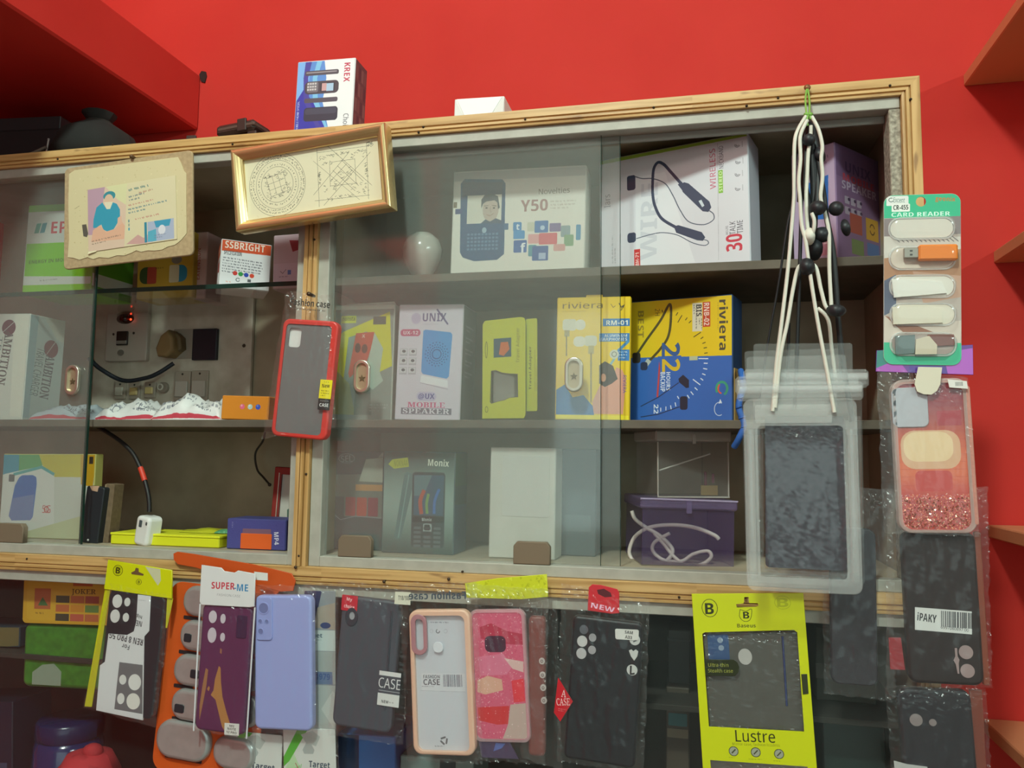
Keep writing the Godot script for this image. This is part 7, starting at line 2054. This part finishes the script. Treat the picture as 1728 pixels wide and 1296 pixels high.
	o = thing("phone_case_packet", "pink glitter phone case with red and dark patches, tucked behind the peach-framed one", "phone case", Vector3(-0.2068, 1.1919, 0.022), 0, 0.064, 0)
	p = Print.new(0.0605 * 1000.0, 0.1384 * 1000.0, "d2607c", 4.5)
	p.speckle(0, 0, 0.0605 * 1000.0, 0.1384 * 1000.0, 900, 0.3, 1.3, ["d86a84", "cc5674", "de7c90", "c84e6c", "e090a0"], 5)
	p.poly([10.2, 17.6, 23.6, 13.6, 40.5, 21.9, 59.3, 25.4, 58.8, 36.8, 35.9, 35.9, 11, 30], "b83c54")
	p.rrect(15.3, 27.2, 23.9, 17.5, 5.79, "4a2c40")
	p.poly([6.1, 49.9, 35.4, 45.9, 45.5, 59.7, 38.4, 68.6, 9.1, 69.8], "d87894")
	p.poly([36.5, 50.9, 58, 54.6, 57.5, 66, 45.4, 62.3], "d8b4b0")
	p.poly([4.9, 74.8, 17, 69.8, 32.8, 73.6, 33.6, 85, 13.4, 89.8, 4.4, 87.3], "d8a894")
	p.poly([43.5, 74.9, 57.2, 72.4, 57.5, 96.6, 45.2, 97.8], "e0404c")
	p.poly([3.6, 103.5, 39.6, 101.5, 37.4, 120.5, 25.2, 121.5, 4.3, 117.2], "cf3c40")
	p.poly([41, 100.2, 61.6, 98, 61.1, 139, 29.8, 138, 37.4, 120.5], "c0a8a0")
	p.speckle(0, 0, 0.0605 * 1000.0, 0.1384 * 1000.0, 160, 0.3, 0.8, ["f0c4cc", "f4d8dc"], 6)
	part(o, "case_back", slab(rr(0, 0, 0.0605, 0.1384, 0.007), [], -0.008, 0.0, 0.0025, mat("c86a80", 0.35), printed(p, 0.25, 0.5)))
	part(o, "clear_rim", slab(rr(0, -0.001, 0.0605 + 0.003, 0.1384 + 0.002, 0.008), [rr(0, 0.002, 0.0605 - 0.004, 0.1384 - 0.004, 0.006)], -0.006, 0.001, 0.0006, clear("e8c8cc", 0.35, 0.3)))
	p = Print.new(100, 28, "d0d42a", 4.0)
	p.speckle(0, 0, 100, 28, 120, 0.6, 3.0, ["c4c826", "dce040", "b8bc24"], 4)
	part(o, "header", slab(poly([Vector2(-0.0353, 0.1682), Vector2(0.0022, 0.173), Vector2(0.0582, 0.1763), Vector2(0.0585, 0.152), Vector2(0.028, 0.1497), Vector2(-0.0341, 0.1524)]), [], -0.004, -0.002, 0.0004, mat("ccd028", 0.3), printed(p, 0.2, 0.5)))
	part(o, "lower_print", slab(poly([Vector2(-0.0283, -0.0007), Vector2(0.0063, -0.0012), Vector2(0.0163, -0.0194), Vector2(-0.0252, -0.019)]), [], -0.004, -0.003, 0.0002, mat("4a3a5c", 0.4)))
	part(o, "lower_print", slab(poly([Vector2(-0.0086, -0.0032), Vector2(0.0021, -0.0036), Vector2(-0.0021, -0.0085), Vector2(-0.0117, -0.012)]), [], -0.003, -0.0026, 0.0001, mat("5a6cb0", 0.4)))
	part(o, "bag", film([Vector2(-0.0333, 0.1683), Vector2(0.0602, 0.1598), Vector2(0.0452, -0.0231), Vector2(-0.0345, -0.0211)], 0.003, 0.0017, 69, bag))
	hook(o, Vector2(0.0039, 0.1669).x, Vector2(0.0038, 0.1656).y, 0.0)
	# peach frame, clear back
	o = thing("phone_case_packet", "clear phone case with peach rim and printed white insert, right of the slate case", "phone case", Vector3(-0.2698, 1.1744, 0.032), 0, 0.0613, 0)
	var peach := mat("e4b8a0", 0.35)
	part(o, "rim", slab(rr(0, 0, 0.0709, 0.1549, 0.010), [rr(-0.0005, 0.004, 0.0709 - 0.0115, 0.1549 - 0.010, 0.007)], -0.009, 0.0, 0.0022, peach))
	p = Print.new(0.0709 * 1000.0, 0.1549 * 1000.0, "d3d5de", 5.0)
	p.small_print(24.1, 13.3, 27.09, 1, 3.23, "7a7c8a", 4, 1)
	p.ring(32.2, 23.8, 1.94, 1.94, 0.84, "3c3c44", 0, 250)
	p.ring(41.1, 23.8, 1.94, 1.94, 0.52, "b0b0bc")
	p.ring(24.5, 23.7, 1.94, 1.94, 0.52, "b0b0bc")
	p.rrect(10.9, 69.3, 50.5, 19.5, 0.65, "dfe0e6")
	p.text("FASHION", 22.7, 73, 19.2, 3.8, "3c3e4c", 0, true)
	p.text("CASE", 22.6, 78.8, 19.1, 6.3, "2c3040", 0, true)
	p.small_print(11.5, 83.1, 23.22, 1, 1.94, "6a6c78", 7)
	p.barcode(36.4, 70.6, 21.29, 12.9, "4a4c60", 9)
	p.line([9.4, 88.1, 61.1, 88.9], 0.52, "b4b6c0")
	p.small_print(23.7, 146.4, 21.93, 1, 2.58, "6a6c74", 8)
	for i in 3:
		var a := TAU * i / 3.0 - 0.5
		p.line([34.6 + cos(a) * 3.87, 140.9 + sin(a) * 3.87, 34.6 + cos(a + 1.4) * 3.87, 140.9 + sin(a + 1.4) * 3.87], 1.94, "3a3c44")
	part(o, "printed_insert", slab(rr(-0.0005, 0.003, 0.0709 - 0.010, 0.1549 - 0.008, 0.007), [], -0.006, -0.005, 0.0, mat("d3d5de", 0.5), printed(p, 0.45), Rect2(-0.0709 / 2, 0, 0.0709, 0.1549)))
	part(o, "clear_back", slab(rr(-0.0005, 0.0035, 0.0709 - 0.011, 0.1549 - 0.009, 0.007), [], -0.003, -0.002, 0.0, clear("eef0f6", 0.06, 0.1)))
	part(o, "camera_surround", slab(rr(Vector2(-0.0241, 0.1293).x, Vector2(-0.0246, 0.1061).y, 0.0185, Vector2(-0.0237, 0.1508).y - Vector2(-0.0246, 0.1061).y, 0.0092, 10), [rr(Vector2(-0.0234, 0.1287).x, Vector2(-0.0238, 0.1113).y, 0.0095, Vector2(-0.0231, 0.1456).y - Vector2(-0.0238, 0.1113).y, 0.0047, 10)], -0.003, 0.0004, 0.001, mat("b07c84", 0.3)))
	part(o, "finger_opening", slab(rr(Vector2(-0.0027, 0.115).x, Vector2(-0.0028, 0.1086).y, 0.0115, 0.0115, 0.005), [], -0.0022, -0.0012, 0.0004, mat("dcdee6", 0.4)))
	part(o, "bag", film([Vector2(-0.0455, 0.1854), Vector2(0.0455, 0.1844), Vector2(0.0425, -0.0079), Vector2(-0.043, -0.0067)], 0.003, 0.0014, 70, bag))
	part(o, "header_lettering", lettering("Fashion case", 0.066, 0.0085, mat("4a5460", 0.5)), null, Vector3(Vector2(0.0005, 0.1717).x, Vector2(0.0005, 0.1717).y, 0.0046), Vector3(0, PI, 0))
	p = Print.new(22, 15, "d6d4c2", 8.0)
	p.text("T18/100", 13, 7, 15, 5, "6a6c64", 2, true)
	part(o, "price_label", slab(poly([Vector2(-0.0484, 0.1762), Vector2(-0.0302, 0.1753), Vector2(-0.0312, 0.1614), Vector2(-0.05, 0.1629)]), [], 0.004, 0.0044, 0.0, mat("d6d4c2"), printed(p, 0.5)))
	hook(o, Vector2(0.0051, 0.1862).x, Vector2(0.0051, 0.1849).y, 0.0)
	# black case with the red NEW tag
	o = thing("phone_case_packet", "black phone case with round lens holes and red NEW tag, in a glossy bag", "phone case", Vector3(-0.1019, 1.1793, 0.026), 0, -0.0616, 0)
	part(o, "case_back", slab(rr(0, 0, 0.075, 0.149, 0.006), [], -0.009, 0.0, 0.003, grained("17191f", "1d1f26", 0.03, 0.45, 10.0, 0.0, 141)))
	for s in [[Vector2(-0.0245, 0.1356), 0.0046, "5c5e66"], [Vector2(-0.0255, 0.1232), 0.0055, "c4c2c2"], [Vector2(-0.0256, 0.1104), 0.0054, "b8b6b8"], [Vector2(-0.0147, 0.1283), 0.004, "9a989c"], [Vector2(-0.0145, 0.1154), 0.0042, "a4a2a6"]]:
		lens(o, s[0], s[1], s[1] * 1.06, 0.0001, mat(s[2], 0.4))
	p = Print.new(24, 11, "d8d8d4", 8.0)
	p.text("SAM", 14, 3.4, 8, 2.8, "2c2c2e", 0, true)
	p.text("A33", 14, 7.8, 7, 2.8, "2c2c2e", 0, true)
	part(o, "sticker", slab(poly([Vector2(0.0086, 0.1395), Vector2(0.0098, 0.1407), Vector2(0.0321, 0.1423), Vector2(0.0335, 0.1412), Vector2(0.0336, 0.1326), Vector2(0.0324, 0.1314), Vector2(0.0109, 0.1299), Vector2(0.0095, 0.1311)]), [], 0.0008, 0.0012, 0.0, mat("d8d8d4"), printed(p, 0.45)))
	lens(o, Vector2(0.0298, 0.1315), 0.0056, 0.0056, 0.0002, mat("c8cac8", 0.4), "round_badge")
	lens(o, Vector2(0.0288, 0.1002), 0.0056, 0.0056, 0.0002, mat("c8cac8", 0.4), "round_badge")
	part(o, "badge_mark", slab(poly([Vector2(0.0264, 0.1044), Vector2(0.0283, 0.1046), Vector2(0.0284, 0.097), Vector2(0.0316, 0.0979), Vector2(0.0317, 0.096), Vector2(0.0267, 0.0949)]), [], 0.0006, 0.0008, 0.0, mat("2a2c30", 0.5)))
	part(o, "badge_mark", slab(poly([Vector2(0.0279, 0.1299), Vector2(0.0323, 0.1324), Vector2(0.0325, 0.1311), Vector2(0.0287, 0.1287)]), [], 0.0006, 0.0008, 0.0, mat("5a5c60", 0.5)))
	part(o, "heart_badge", slab(poly([Vector2(0.0243, 0.1197), Vector2(0.0268, 0.1213), Vector2(0.0289, 0.1196), Vector2(0.0313, 0.1218), Vector2(0.0341, 0.1201), Vector2(0.0333, 0.1148), Vector2(0.0304, 0.11), Vector2(0.0268, 0.1141)]), [], 0.0002, 0.0006, 0.0, mat("c8cac8", 0.4)))
	p = Print.new(46, 42, "cc2a34", 6.0)
	p.poly([12, 8, 22, 5, 32, 10, 34, 16, 24, 18, 14, 14], "5c1e24")
	p.text("NEW", 22, 34, 34, 7.5, "f0c0dc", 6, true)
	part(o, "red_tag", slab(poly([Vector2(-0.0219, 0.1806), Vector2(-0.0184, 0.1841), Vector2(-0.0092, 0.1844), Vector2(0.0083, 0.182), Vector2(0.0106, 0.1789), Vector2(0.0121, 0.1573), Vector2(0.0044, 0.1557), Vector2(-0.0217, 0.1563)]), [], 0.001, 0.0022, 0.0004, mat("cc2a34", 0.4), printed(p, 0.35, 0.3)))
	p = Print.new(34, 74, "c6202c", 5.0)
	p.text("A", 16, 26, 9, 12, "f0d4d4", 0, false, "Droid Serif")
	p.text("CASE", 16, 40, 25, 12, "f0d4d4", -8, false, "Droid Serif")
	p.small_print(8, 52, 14, 2, 3, "e08a8c", 4)
	part(o, "red_diamond", slab(poly([Vector2(-0.0484, 0.0831), Vector2(-0.031, 0.0604), Vector2(-0.0431, 0.038), Vector2(-0.0504, 0.0463)]), [], 0.003, 0.0034, 0.0, mat("c6202c", 0.4), printed(p, 0.35)))
	part(o, "bag", film([Vector2(-0.0523, 0.1811), Vector2(0.0427, 0.1749), Vector2(0.0466, -0.0041), Vector2(-0.0446, -0.0038)], 0.0034, 0.0015, 71, bag))
	hook(o, Vector2(-0.0047, 0.1795).x, Vector2(-0.0046, 0.1782).y, 0.002)
	yellow_bag()
	right_column()


func yellow_bag() -> void:
	var o := thing("yellow_bag", "bright yellow case bag with clear window hanging alone under the pouches", "pack", Vector3(0.0615, 1.1497, 0.03), 0, 0.0553, 0)
	var w := 0.11
	var h := 0.2135
	var p := Print.new(w * 1000.0, h * 1000.0, "d0d80c", 5.0)
	var ink := "34360e"
	p.ring(17.3, 14.5, 7.68, 8.86, 0.71, "5c600e")
	p.text("B", 16.9, 15.1, 8.7, 10.9, ink, 0, true)
	p.curve([47.4, 16.1, 46.4, 22.8, 49, 26.9, 52.5, 28, 56.1, 26.6, 58.1, 22.3, 58.6, 15.6, 53.2, 17.7, 47.4, 16.1], 0.59, "5c600e")
	p.text("B", 53, 21.7, 5.9, 6.7, ink, 0, true)
	p.text("Baseus", 52.5, 32.2, 18.2, 3.6, "5c6010", 0, true)
	p.text("B", 89.4, 9.3, 10.8, 8.6, "b0b80c", 0, true)
	p.ring(89.4, 9.3, 7.68, 6.5, 0.59, "b4bc0c")
	p.text("Lustre", 53.4, 140.9, 38.3, 11.4, ink)
	p.text("Mirror case, fashion lossless", 53.6, 148.8, 45.6, 3.4, "8a9010")
	for s in [[31.5, 155.9], [52.9, 156.2], [75.2, 157.1]]:
		p.disc(s[0], s[1], 4.43, 4.43, "a4a894")
		p.ring(s[0], s[1], 4.43, 4.43, 0.71, "4a4c30")
		p.line([s[0] - 1.77, s[1] + 1.77, s[0] + 1.77, s[1] - 1.77], 1.18, "4a4c30")
	p.small_print(26.6, 161.6, 9.45, 1, 1.77, "8a9010", 3)
	p.small_print(45.7, 162.5, 16.53, 1, 1.77, "8a9010", 4)
	p.small_print(69.5, 163.4, 10.63, 1, 1.77, "8a9010", 5)
	var window := poly([Vector2(-0.0468, 0.173), Vector2(-0.0444, 0.1746), Vector2(0.0435, 0.1772), Vector2(0.0463, 0.1749), Vector2(0.0457, 0.0786), Vector2(-0.0462, 0.0809)])
	var lower := poly([Vector2(-0.0471, 0.0483), Vector2(0.0463, 0.0454), Vector2(0.0457, -0.0011), Vector2(-0.0463, -0.0011)])
	var hole := poly([Vector2(-0.0113, 0.2027), Vector2(-0.0036, 0.2037), Vector2(-0.0026, 0.2098), Vector2(0.0016, 0.21), Vector2(0.0017, 0.2039), Vector2(0.01, 0.2037), Vector2(0.011, 0.2013), Vector2(0.0085, 0.2), Vector2(-0.0104, 0.1994)])
	part(o, "printed_film", slab(poly([Vector2(-w / 2, 0), Vector2(w / 2, 0), Vector2(w / 2, h), Vector2(-w / 2, h)]), [window, lower, hole], 0.0, 0.0012, 0.0003, mat("ccd40c", 0.35), printed(p, 0.25, 0.5)))
	part(o, "back_film", slab(poly([Vector2(-0.0489, 0.1759), Vector2(0.0508, 0.1787), Vector2(0.0469, -0.0011), Vector2(-0.0496, -0.0011)]), [], -0.0125, -0.012, 0.0, mat("8c8a82", 0.5)))
	part(o, "smoky_case", slab(rr(Vector2(0.0016, 0.1305).x, Vector2(-0.0021, 0.0795).y - 0.03, 0.096, Vector2(0.0049, 0.1745).y - Vector2(-0.0021, 0.0795).y + 0.03, 0.008), [], -0.011, -0.003, 0.002, mat("55534e", 0.3)))
	part(o, "round_opening", slab(oval(Vector2(-0.0057, 0.1497).x, Vector2(-0.0057, 0.1497).y, 0.0068, 0.008, 22), [], -0.003, -0.0024, 0.0, mat("b4b2ae", 0.5)))
	part(o, "blue_camera_strip", slab(rr(Vector2(-0.0315, 0.1605).x, Vector2(-0.0325, 0.1458).y, 0.021, 0.026, 0.002), [], -0.003, -0.0025, 0.0, mat("34507c", 0.4)))
	for s in [Vector2(-0.0294, 0.166), Vector2(-0.0288, 0.1583)]:
		part(o, "camera_dot", slab(oval(s.x, s.y, 0.0028, 0.0028, 16), [], -0.0025, -0.0022, 0.0, mat("8a9aae", 0.4)))
	part(o, "blue_crease", tube([Vector3(Vector2(0.0322, 0.1701).x, Vector2(0.0322, 0.1701).y, -0.003), Vector3(Vector2(0.0314, 0.1021).x, Vector2(0.0314, 0.1021).y, -0.003)], 0.0011, mat("34406c", 0.4), 6, false))
	part(o, "clear_window", film([Vector2(-0.0467, 0.1748), Vector2(0.0465, 0.1774), Vector2(0.0457, 0.0786), Vector2(-0.0462, 0.0809)], 0.0014, 0.0011, 72, clear("f0f2ee", 0.012, 0.19), false))
	part(o, "clear_window", film([Vector2(-0.0471, 0.0483), Vector2(0.0463, 0.0454), Vector2(0.0457, -0.0011), Vector2(-0.0463, -0.0011)], 0.0014, 0.0009, 73, clear("f0f2ee", 0.012, 0.19), false))
	p = Print.new(38, 20, "2a2e14", 6.0)
	p.text("Ultra-thin", 15, 6.5, 22, 4.6, "a4a848")
	p.text("Stealth case", 17, 13.5, 27, 4.6, "a4a848")
	part(o, "dark_tab", slab(poly([Vector2(-0.0466, 0.1477), Vector2(-0.0174, 0.1475), Vector2(-0.0141, 0.1452), Vector2(-0.0121, 0.1406), Vector2(-0.0136, 0.1353), Vector2(-0.0173, 0.1316), Vector2(-0.0465, 0.1313)]), [], 0.0014, 0.002, 0.0002, mat("2a2e14", 0.4), printed(p, 0.35)))
	part(o, "dark_side_tab", slab(poly([Vector2(0.047, 0.1342), Vector2(0.0526, 0.1344), Vector2(0.0525, 0.1155), Vector2(0.0471, 0.1147)]), [], 0.0012, 0.002, 0.0002, mat("34381a", 0.4)))
	hook(o, Vector2(-0.0005, 0.2063).x, Vector2(-0.0005, 0.2063).y, 0.002)


func right_column() -> void:
	# the dark packets on the right post
	var bag := clear("f0ecea", 0.012, 0.19)
	var o := thing("phone_case_packet", "dark brown-black phone case hung upside down with a white barcode label", "phone case", Vector3(0.237, 1.2825, 0.019), 0, 0.0217, 0)
	part(o, "case_back", slab(rr(0, 0, 0.0678, 0.1476, 0.009), [], -0.008, 0.0, 0.003, grained("2a2223", "30282a", 0.05, 0.5, 14.0, 0.0, 151)))
	part(o, "orange_edge", slab(rr(0.0678 / 2 + 0.003, 0.0, 0.006, 0.1476, 0.002), [], -0.008, -0.004, 0.001, mat("8a3c22", 0.5)))
	var p := Print.new(0.0511 * 1000.0, 0.0219 * 1000.0, "d8dad8", 6.0)
	p.text("iPAKY", 10.9, 9.2, 17.3, 8, "2c3034", 4, true)
	p.barcode(23.7, 1.5, 27.91, 15.12, "3c3e44", 12)
	p.text("6997080897 00", 35.8, 17.9, 24.8, 2.8, "3c3e44", 2)
	part(o, "barcode_label", slab(rr(0, 0, 0.0511, 0.0219, 0.0004), [], 0.0, 0.0003, 0.0, mat("d8dad8"), printed(p, 0.45)), null, o.transform.affine_inverse() * Vector3(0.2354, 1.3328, 0.0196), Vector3(0, 0, -0.052))
	for s in [Vector2(0.0188, 0.0318), Vector2(0.0192, 0.0141)]:
		lens(o, s, 0.0064, 0.0066, 0.0002, mat("a08c8c", 0.45))
	part(o, "slot_opening", slab(poly([Vector2(0.009, 0.0353), Vector2(0.0111, 0.0354), Vector2(0.0112, 0.0276), Vector2(0.0126, 0.0244), Vector2(0.0118, 0.021), Vector2(0.0118, 0.0111), Vector2(0.0102, 0.0111), Vector2(0.0091, 0.0198), Vector2(0.0073, 0.0236), Vector2(0.0091, 0.0275)]), [], 0.0002, 0.0006, 0.0, mat("a08c8c", 0.45)))
	part(o, "red_patch", slab(poly([Vector2(-0.0497, 0.0423), Vector2(-0.0384, 0.0427), Vector2(-0.036, 0.0115), Vector2(-0.0498, 0.0115)]), [], -0.004, -0.003, 0.0002, mat("9a2c34", 0.4)))
	part(o, "bag", film([Vector2(-0.045, 0.1889), Vector2(0.047, 0.1911), Vector2(0.039, -0.0009), Vector2(-0.0558, -0.0069)], 0.0032, 0.0014, 74, bag))
	o = thing("phone_case_packet", "dark navy phone case hanging lowest on the right post, mostly below the picture", "phone case", Vector3(0.2325, 1.1343, 0.016), 0, 0.0455, 0)
	part(o, "case_back", slab(rr(0, 0, 0.0661, 0.142, 0.009), [], -0.008, 0.0, 0.003, grained("25242a", "2c2a30", 0.05, 0.5, 14.0, 0.0, 161)))
	lens(o, Vector2(-0.0183, 0.1128), 0.0059, 0.0059, 0.0002, mat("8a8080", 0.45))
	lens(o, Vector2(-0.0034, 0.1109), 0.0034, 0.0034, 0.0002, mat("8a8080", 0.45))
	part(o, "rust_edge", slab(poly([Vector2(0.033, 0.142), Vector2(0.0443, 0.142), Vector2(0.0398, 0), Vector2(0.033, 0)]), [], -0.006, -0.004, 0.0004, mat("7c3420", 0.5)))
	part(o, "white_paper", slab(poly([Vector2(-0.0417, 0.0735), Vector2(-0.0301, 0.0707), Vector2(-0.0116, 0.069), Vector2(-0.0122, 0.0492), Vector2(-0.0412, 0.0492)]), [], 0.0003, 0.0008, 0.0, mat("b8bab8", 0.6)))
	part(o, "bag", film([Vector2(-0.0453, 0.1443), Vector2(0.046, 0.1443), Vector2(0.0435, 0), Vector2(-0.0435, 0)], 0.003, 0.0012, 75, bag))
	# dark packets hidden mostly behind the pouches
	o = thing("phone_case_packet", "black phone case packet seen beside the pouches, behind the glitter case bag", "phone case", Vector3(0.1578, 1.2639, 0.013), 0, -0.0124, 0)
	part(o, "case_back", slab(rr(-0.004, 0.01, 0.0665 - 0.022, 0.2066 - 0.05, 0.009), [], -0.006, -0.001, 0.002, grained("221f28", "2c2832", 0.04, 0.45, 12.0, 0.0, 171)))
	part(o, "bag", film([Vector2(-0.0333, 0.208), Vector2(0.0339, 0.208), Vector2(0.0332, -0.001), Vector2(-0.0337, -0.0011)], 0.0024, 0.0013, 76, bag))



# ---------------------------------------------------------------- the dim lower case
func lower_case() -> void:
	var o: Node3D
	var p: Print
	p = Print.new(0.1365 * 1000.0, 0.0613 * 1000.0, "c89a2c", 4.5)
	p.rrect(6.2, 4.7, 126.2, 52.5, 6.28, "cca034")
	p.rect(18.1, 15.3, 25.6, 27.2, "b0603c")
	p.poly([23.9, 37.8, 30.9, 26.6, 39.6, 37.7], "3c6a40")
	p.rect(78.1, 5.2, 30.5, 6.2, "b0542c")
	p.text("JOKER", 94.7, 19.4, 37.4, 8.4, "5a4420", 0, true, "Droid Serif")
	for i in 3:
		for j in 3:
			p.rect(52 + i * 22.78, 24.3 + j * 11.78, 21.21, 9.43, [["4a5040", "b4643c", "3c4034"], ["b4643c", "c08030", "b85a48"], ["a04838", "5a7a40", "b46440"]][i][j])
	p.small_print(20.7, 46.6, 20.42, 1, 4.71, "7a5a20", 3)
	o = thing("yellow_header_pack", "mustard headed pack with green contents behind the lower pane at the left", "pack", Vector3(-0.8161, 1.2712, -0.03), 0, 0.0288, 0)
	part(o, "header_card", slab(rr(0, 0, 0.1365, 0.0613, 0.006), [], -0.001, 0.0, 0.0003, mat("c08c28", 0.5), printed(p, 0.45)))
	var base := o.transform.affine_inverse() * Vector3(-0.821, 1.1866, -0.034)
	part(o, "green_contents", slab(rr(0, 0, 0.1246, 0.0831, 0.01), [], -0.02, 0.0, 0.006, grained("306826", "478c30", 0.02, 0.4, 6.0, 0.0, 181)), null, base)
	part(o, "pale_label", slab(poly([Vector2(-0.045, 0.004), Vector2(0.0, 0.004), Vector2(0.0, 0.022), Vector2(-0.012, 0.032), Vector2(-0.03, 0.03), Vector2(-0.045, 0.02)]), [], 0.0, 0.0006, 0.0, mat("8a9a88", 0.5)), null, base)
	o = thing("teal_box", "dark teal box with a tan band at the left edge behind the lower pane", "box", Vector3(-0.9517, 1.2288, -0.05), 0, 0.0458, 0)
	p = Print.new(0.0921 * 1000.0, 0.0279 * 1000.0, "1c3c4c", 3.0)
	p.poly([0, 0, 200, 0, 200, 18, 0, 34], "6c6440")
	carton(o, 0.0921, 0.0279, 0.06, printed(p, 0.45), mat("1c3440", 0.5))
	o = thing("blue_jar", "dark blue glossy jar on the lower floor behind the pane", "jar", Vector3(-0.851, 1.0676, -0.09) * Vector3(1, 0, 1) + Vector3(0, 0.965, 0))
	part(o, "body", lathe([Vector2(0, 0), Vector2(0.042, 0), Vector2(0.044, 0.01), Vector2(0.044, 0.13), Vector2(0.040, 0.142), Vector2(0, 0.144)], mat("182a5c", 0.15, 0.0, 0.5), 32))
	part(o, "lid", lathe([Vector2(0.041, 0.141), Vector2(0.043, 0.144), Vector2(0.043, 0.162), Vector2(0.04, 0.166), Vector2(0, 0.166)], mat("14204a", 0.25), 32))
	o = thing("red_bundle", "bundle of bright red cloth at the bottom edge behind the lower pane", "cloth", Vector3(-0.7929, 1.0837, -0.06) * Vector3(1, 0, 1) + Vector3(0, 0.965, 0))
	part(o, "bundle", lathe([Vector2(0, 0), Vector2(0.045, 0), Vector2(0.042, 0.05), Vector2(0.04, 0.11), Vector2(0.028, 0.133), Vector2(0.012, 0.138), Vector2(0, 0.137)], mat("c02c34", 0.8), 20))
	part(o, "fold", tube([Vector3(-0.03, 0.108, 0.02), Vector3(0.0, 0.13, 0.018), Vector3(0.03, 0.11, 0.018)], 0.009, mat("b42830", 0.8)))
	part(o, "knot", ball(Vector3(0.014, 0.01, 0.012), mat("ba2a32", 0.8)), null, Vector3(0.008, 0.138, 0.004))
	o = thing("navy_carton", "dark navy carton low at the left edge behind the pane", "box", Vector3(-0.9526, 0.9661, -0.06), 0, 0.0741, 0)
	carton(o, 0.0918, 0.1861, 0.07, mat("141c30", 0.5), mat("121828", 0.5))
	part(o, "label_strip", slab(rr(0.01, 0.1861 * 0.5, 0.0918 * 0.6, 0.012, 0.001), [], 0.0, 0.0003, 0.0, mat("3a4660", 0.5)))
	p = Print.new(0.0741 * 1000.0, 0.2004 * 1000.0, "2f80cc", 3.0)
	p.rect(0, 0, 0.0741 * 370.0, 0.2004 * 1000.0, "1c345c")
	p.rect(0.0741 * 520.0, 40, 0.0741 * 280.0, 30, "4a7cb8")
	p.poly([0.0741 * 120.0, 60, 0.0741 * 200.0, 48, 0.0741 * 300.0, 66], "101c34")
	o = thing("blue_carton", "blue and navy carton low between the slate and peach cases", "box", Vector3(-0.3805, 0.966, -0.03), 0, 0.03, 0)
	carton(o, 0.0741, 0.2004, 0.08, printed(p, 0.4), mat("2c68ac", 0.5))
	o = thing("pale_green_carton", "pale green-grey carton low behind the peach case", "box", Vector3(-0.3008, 0.966, -0.04), 0, 0.003, 0)
	p = Print.new(0.0912 * 1000.0, 0.1774 * 1000.0, "7c9490", 3.0)
	p.rect(50, 0, 20, 60, "2c4248")
	carton(o, 0.0912, 0.1774, 0.07, printed(p, 0.5), mat("6a807c", 0.5))
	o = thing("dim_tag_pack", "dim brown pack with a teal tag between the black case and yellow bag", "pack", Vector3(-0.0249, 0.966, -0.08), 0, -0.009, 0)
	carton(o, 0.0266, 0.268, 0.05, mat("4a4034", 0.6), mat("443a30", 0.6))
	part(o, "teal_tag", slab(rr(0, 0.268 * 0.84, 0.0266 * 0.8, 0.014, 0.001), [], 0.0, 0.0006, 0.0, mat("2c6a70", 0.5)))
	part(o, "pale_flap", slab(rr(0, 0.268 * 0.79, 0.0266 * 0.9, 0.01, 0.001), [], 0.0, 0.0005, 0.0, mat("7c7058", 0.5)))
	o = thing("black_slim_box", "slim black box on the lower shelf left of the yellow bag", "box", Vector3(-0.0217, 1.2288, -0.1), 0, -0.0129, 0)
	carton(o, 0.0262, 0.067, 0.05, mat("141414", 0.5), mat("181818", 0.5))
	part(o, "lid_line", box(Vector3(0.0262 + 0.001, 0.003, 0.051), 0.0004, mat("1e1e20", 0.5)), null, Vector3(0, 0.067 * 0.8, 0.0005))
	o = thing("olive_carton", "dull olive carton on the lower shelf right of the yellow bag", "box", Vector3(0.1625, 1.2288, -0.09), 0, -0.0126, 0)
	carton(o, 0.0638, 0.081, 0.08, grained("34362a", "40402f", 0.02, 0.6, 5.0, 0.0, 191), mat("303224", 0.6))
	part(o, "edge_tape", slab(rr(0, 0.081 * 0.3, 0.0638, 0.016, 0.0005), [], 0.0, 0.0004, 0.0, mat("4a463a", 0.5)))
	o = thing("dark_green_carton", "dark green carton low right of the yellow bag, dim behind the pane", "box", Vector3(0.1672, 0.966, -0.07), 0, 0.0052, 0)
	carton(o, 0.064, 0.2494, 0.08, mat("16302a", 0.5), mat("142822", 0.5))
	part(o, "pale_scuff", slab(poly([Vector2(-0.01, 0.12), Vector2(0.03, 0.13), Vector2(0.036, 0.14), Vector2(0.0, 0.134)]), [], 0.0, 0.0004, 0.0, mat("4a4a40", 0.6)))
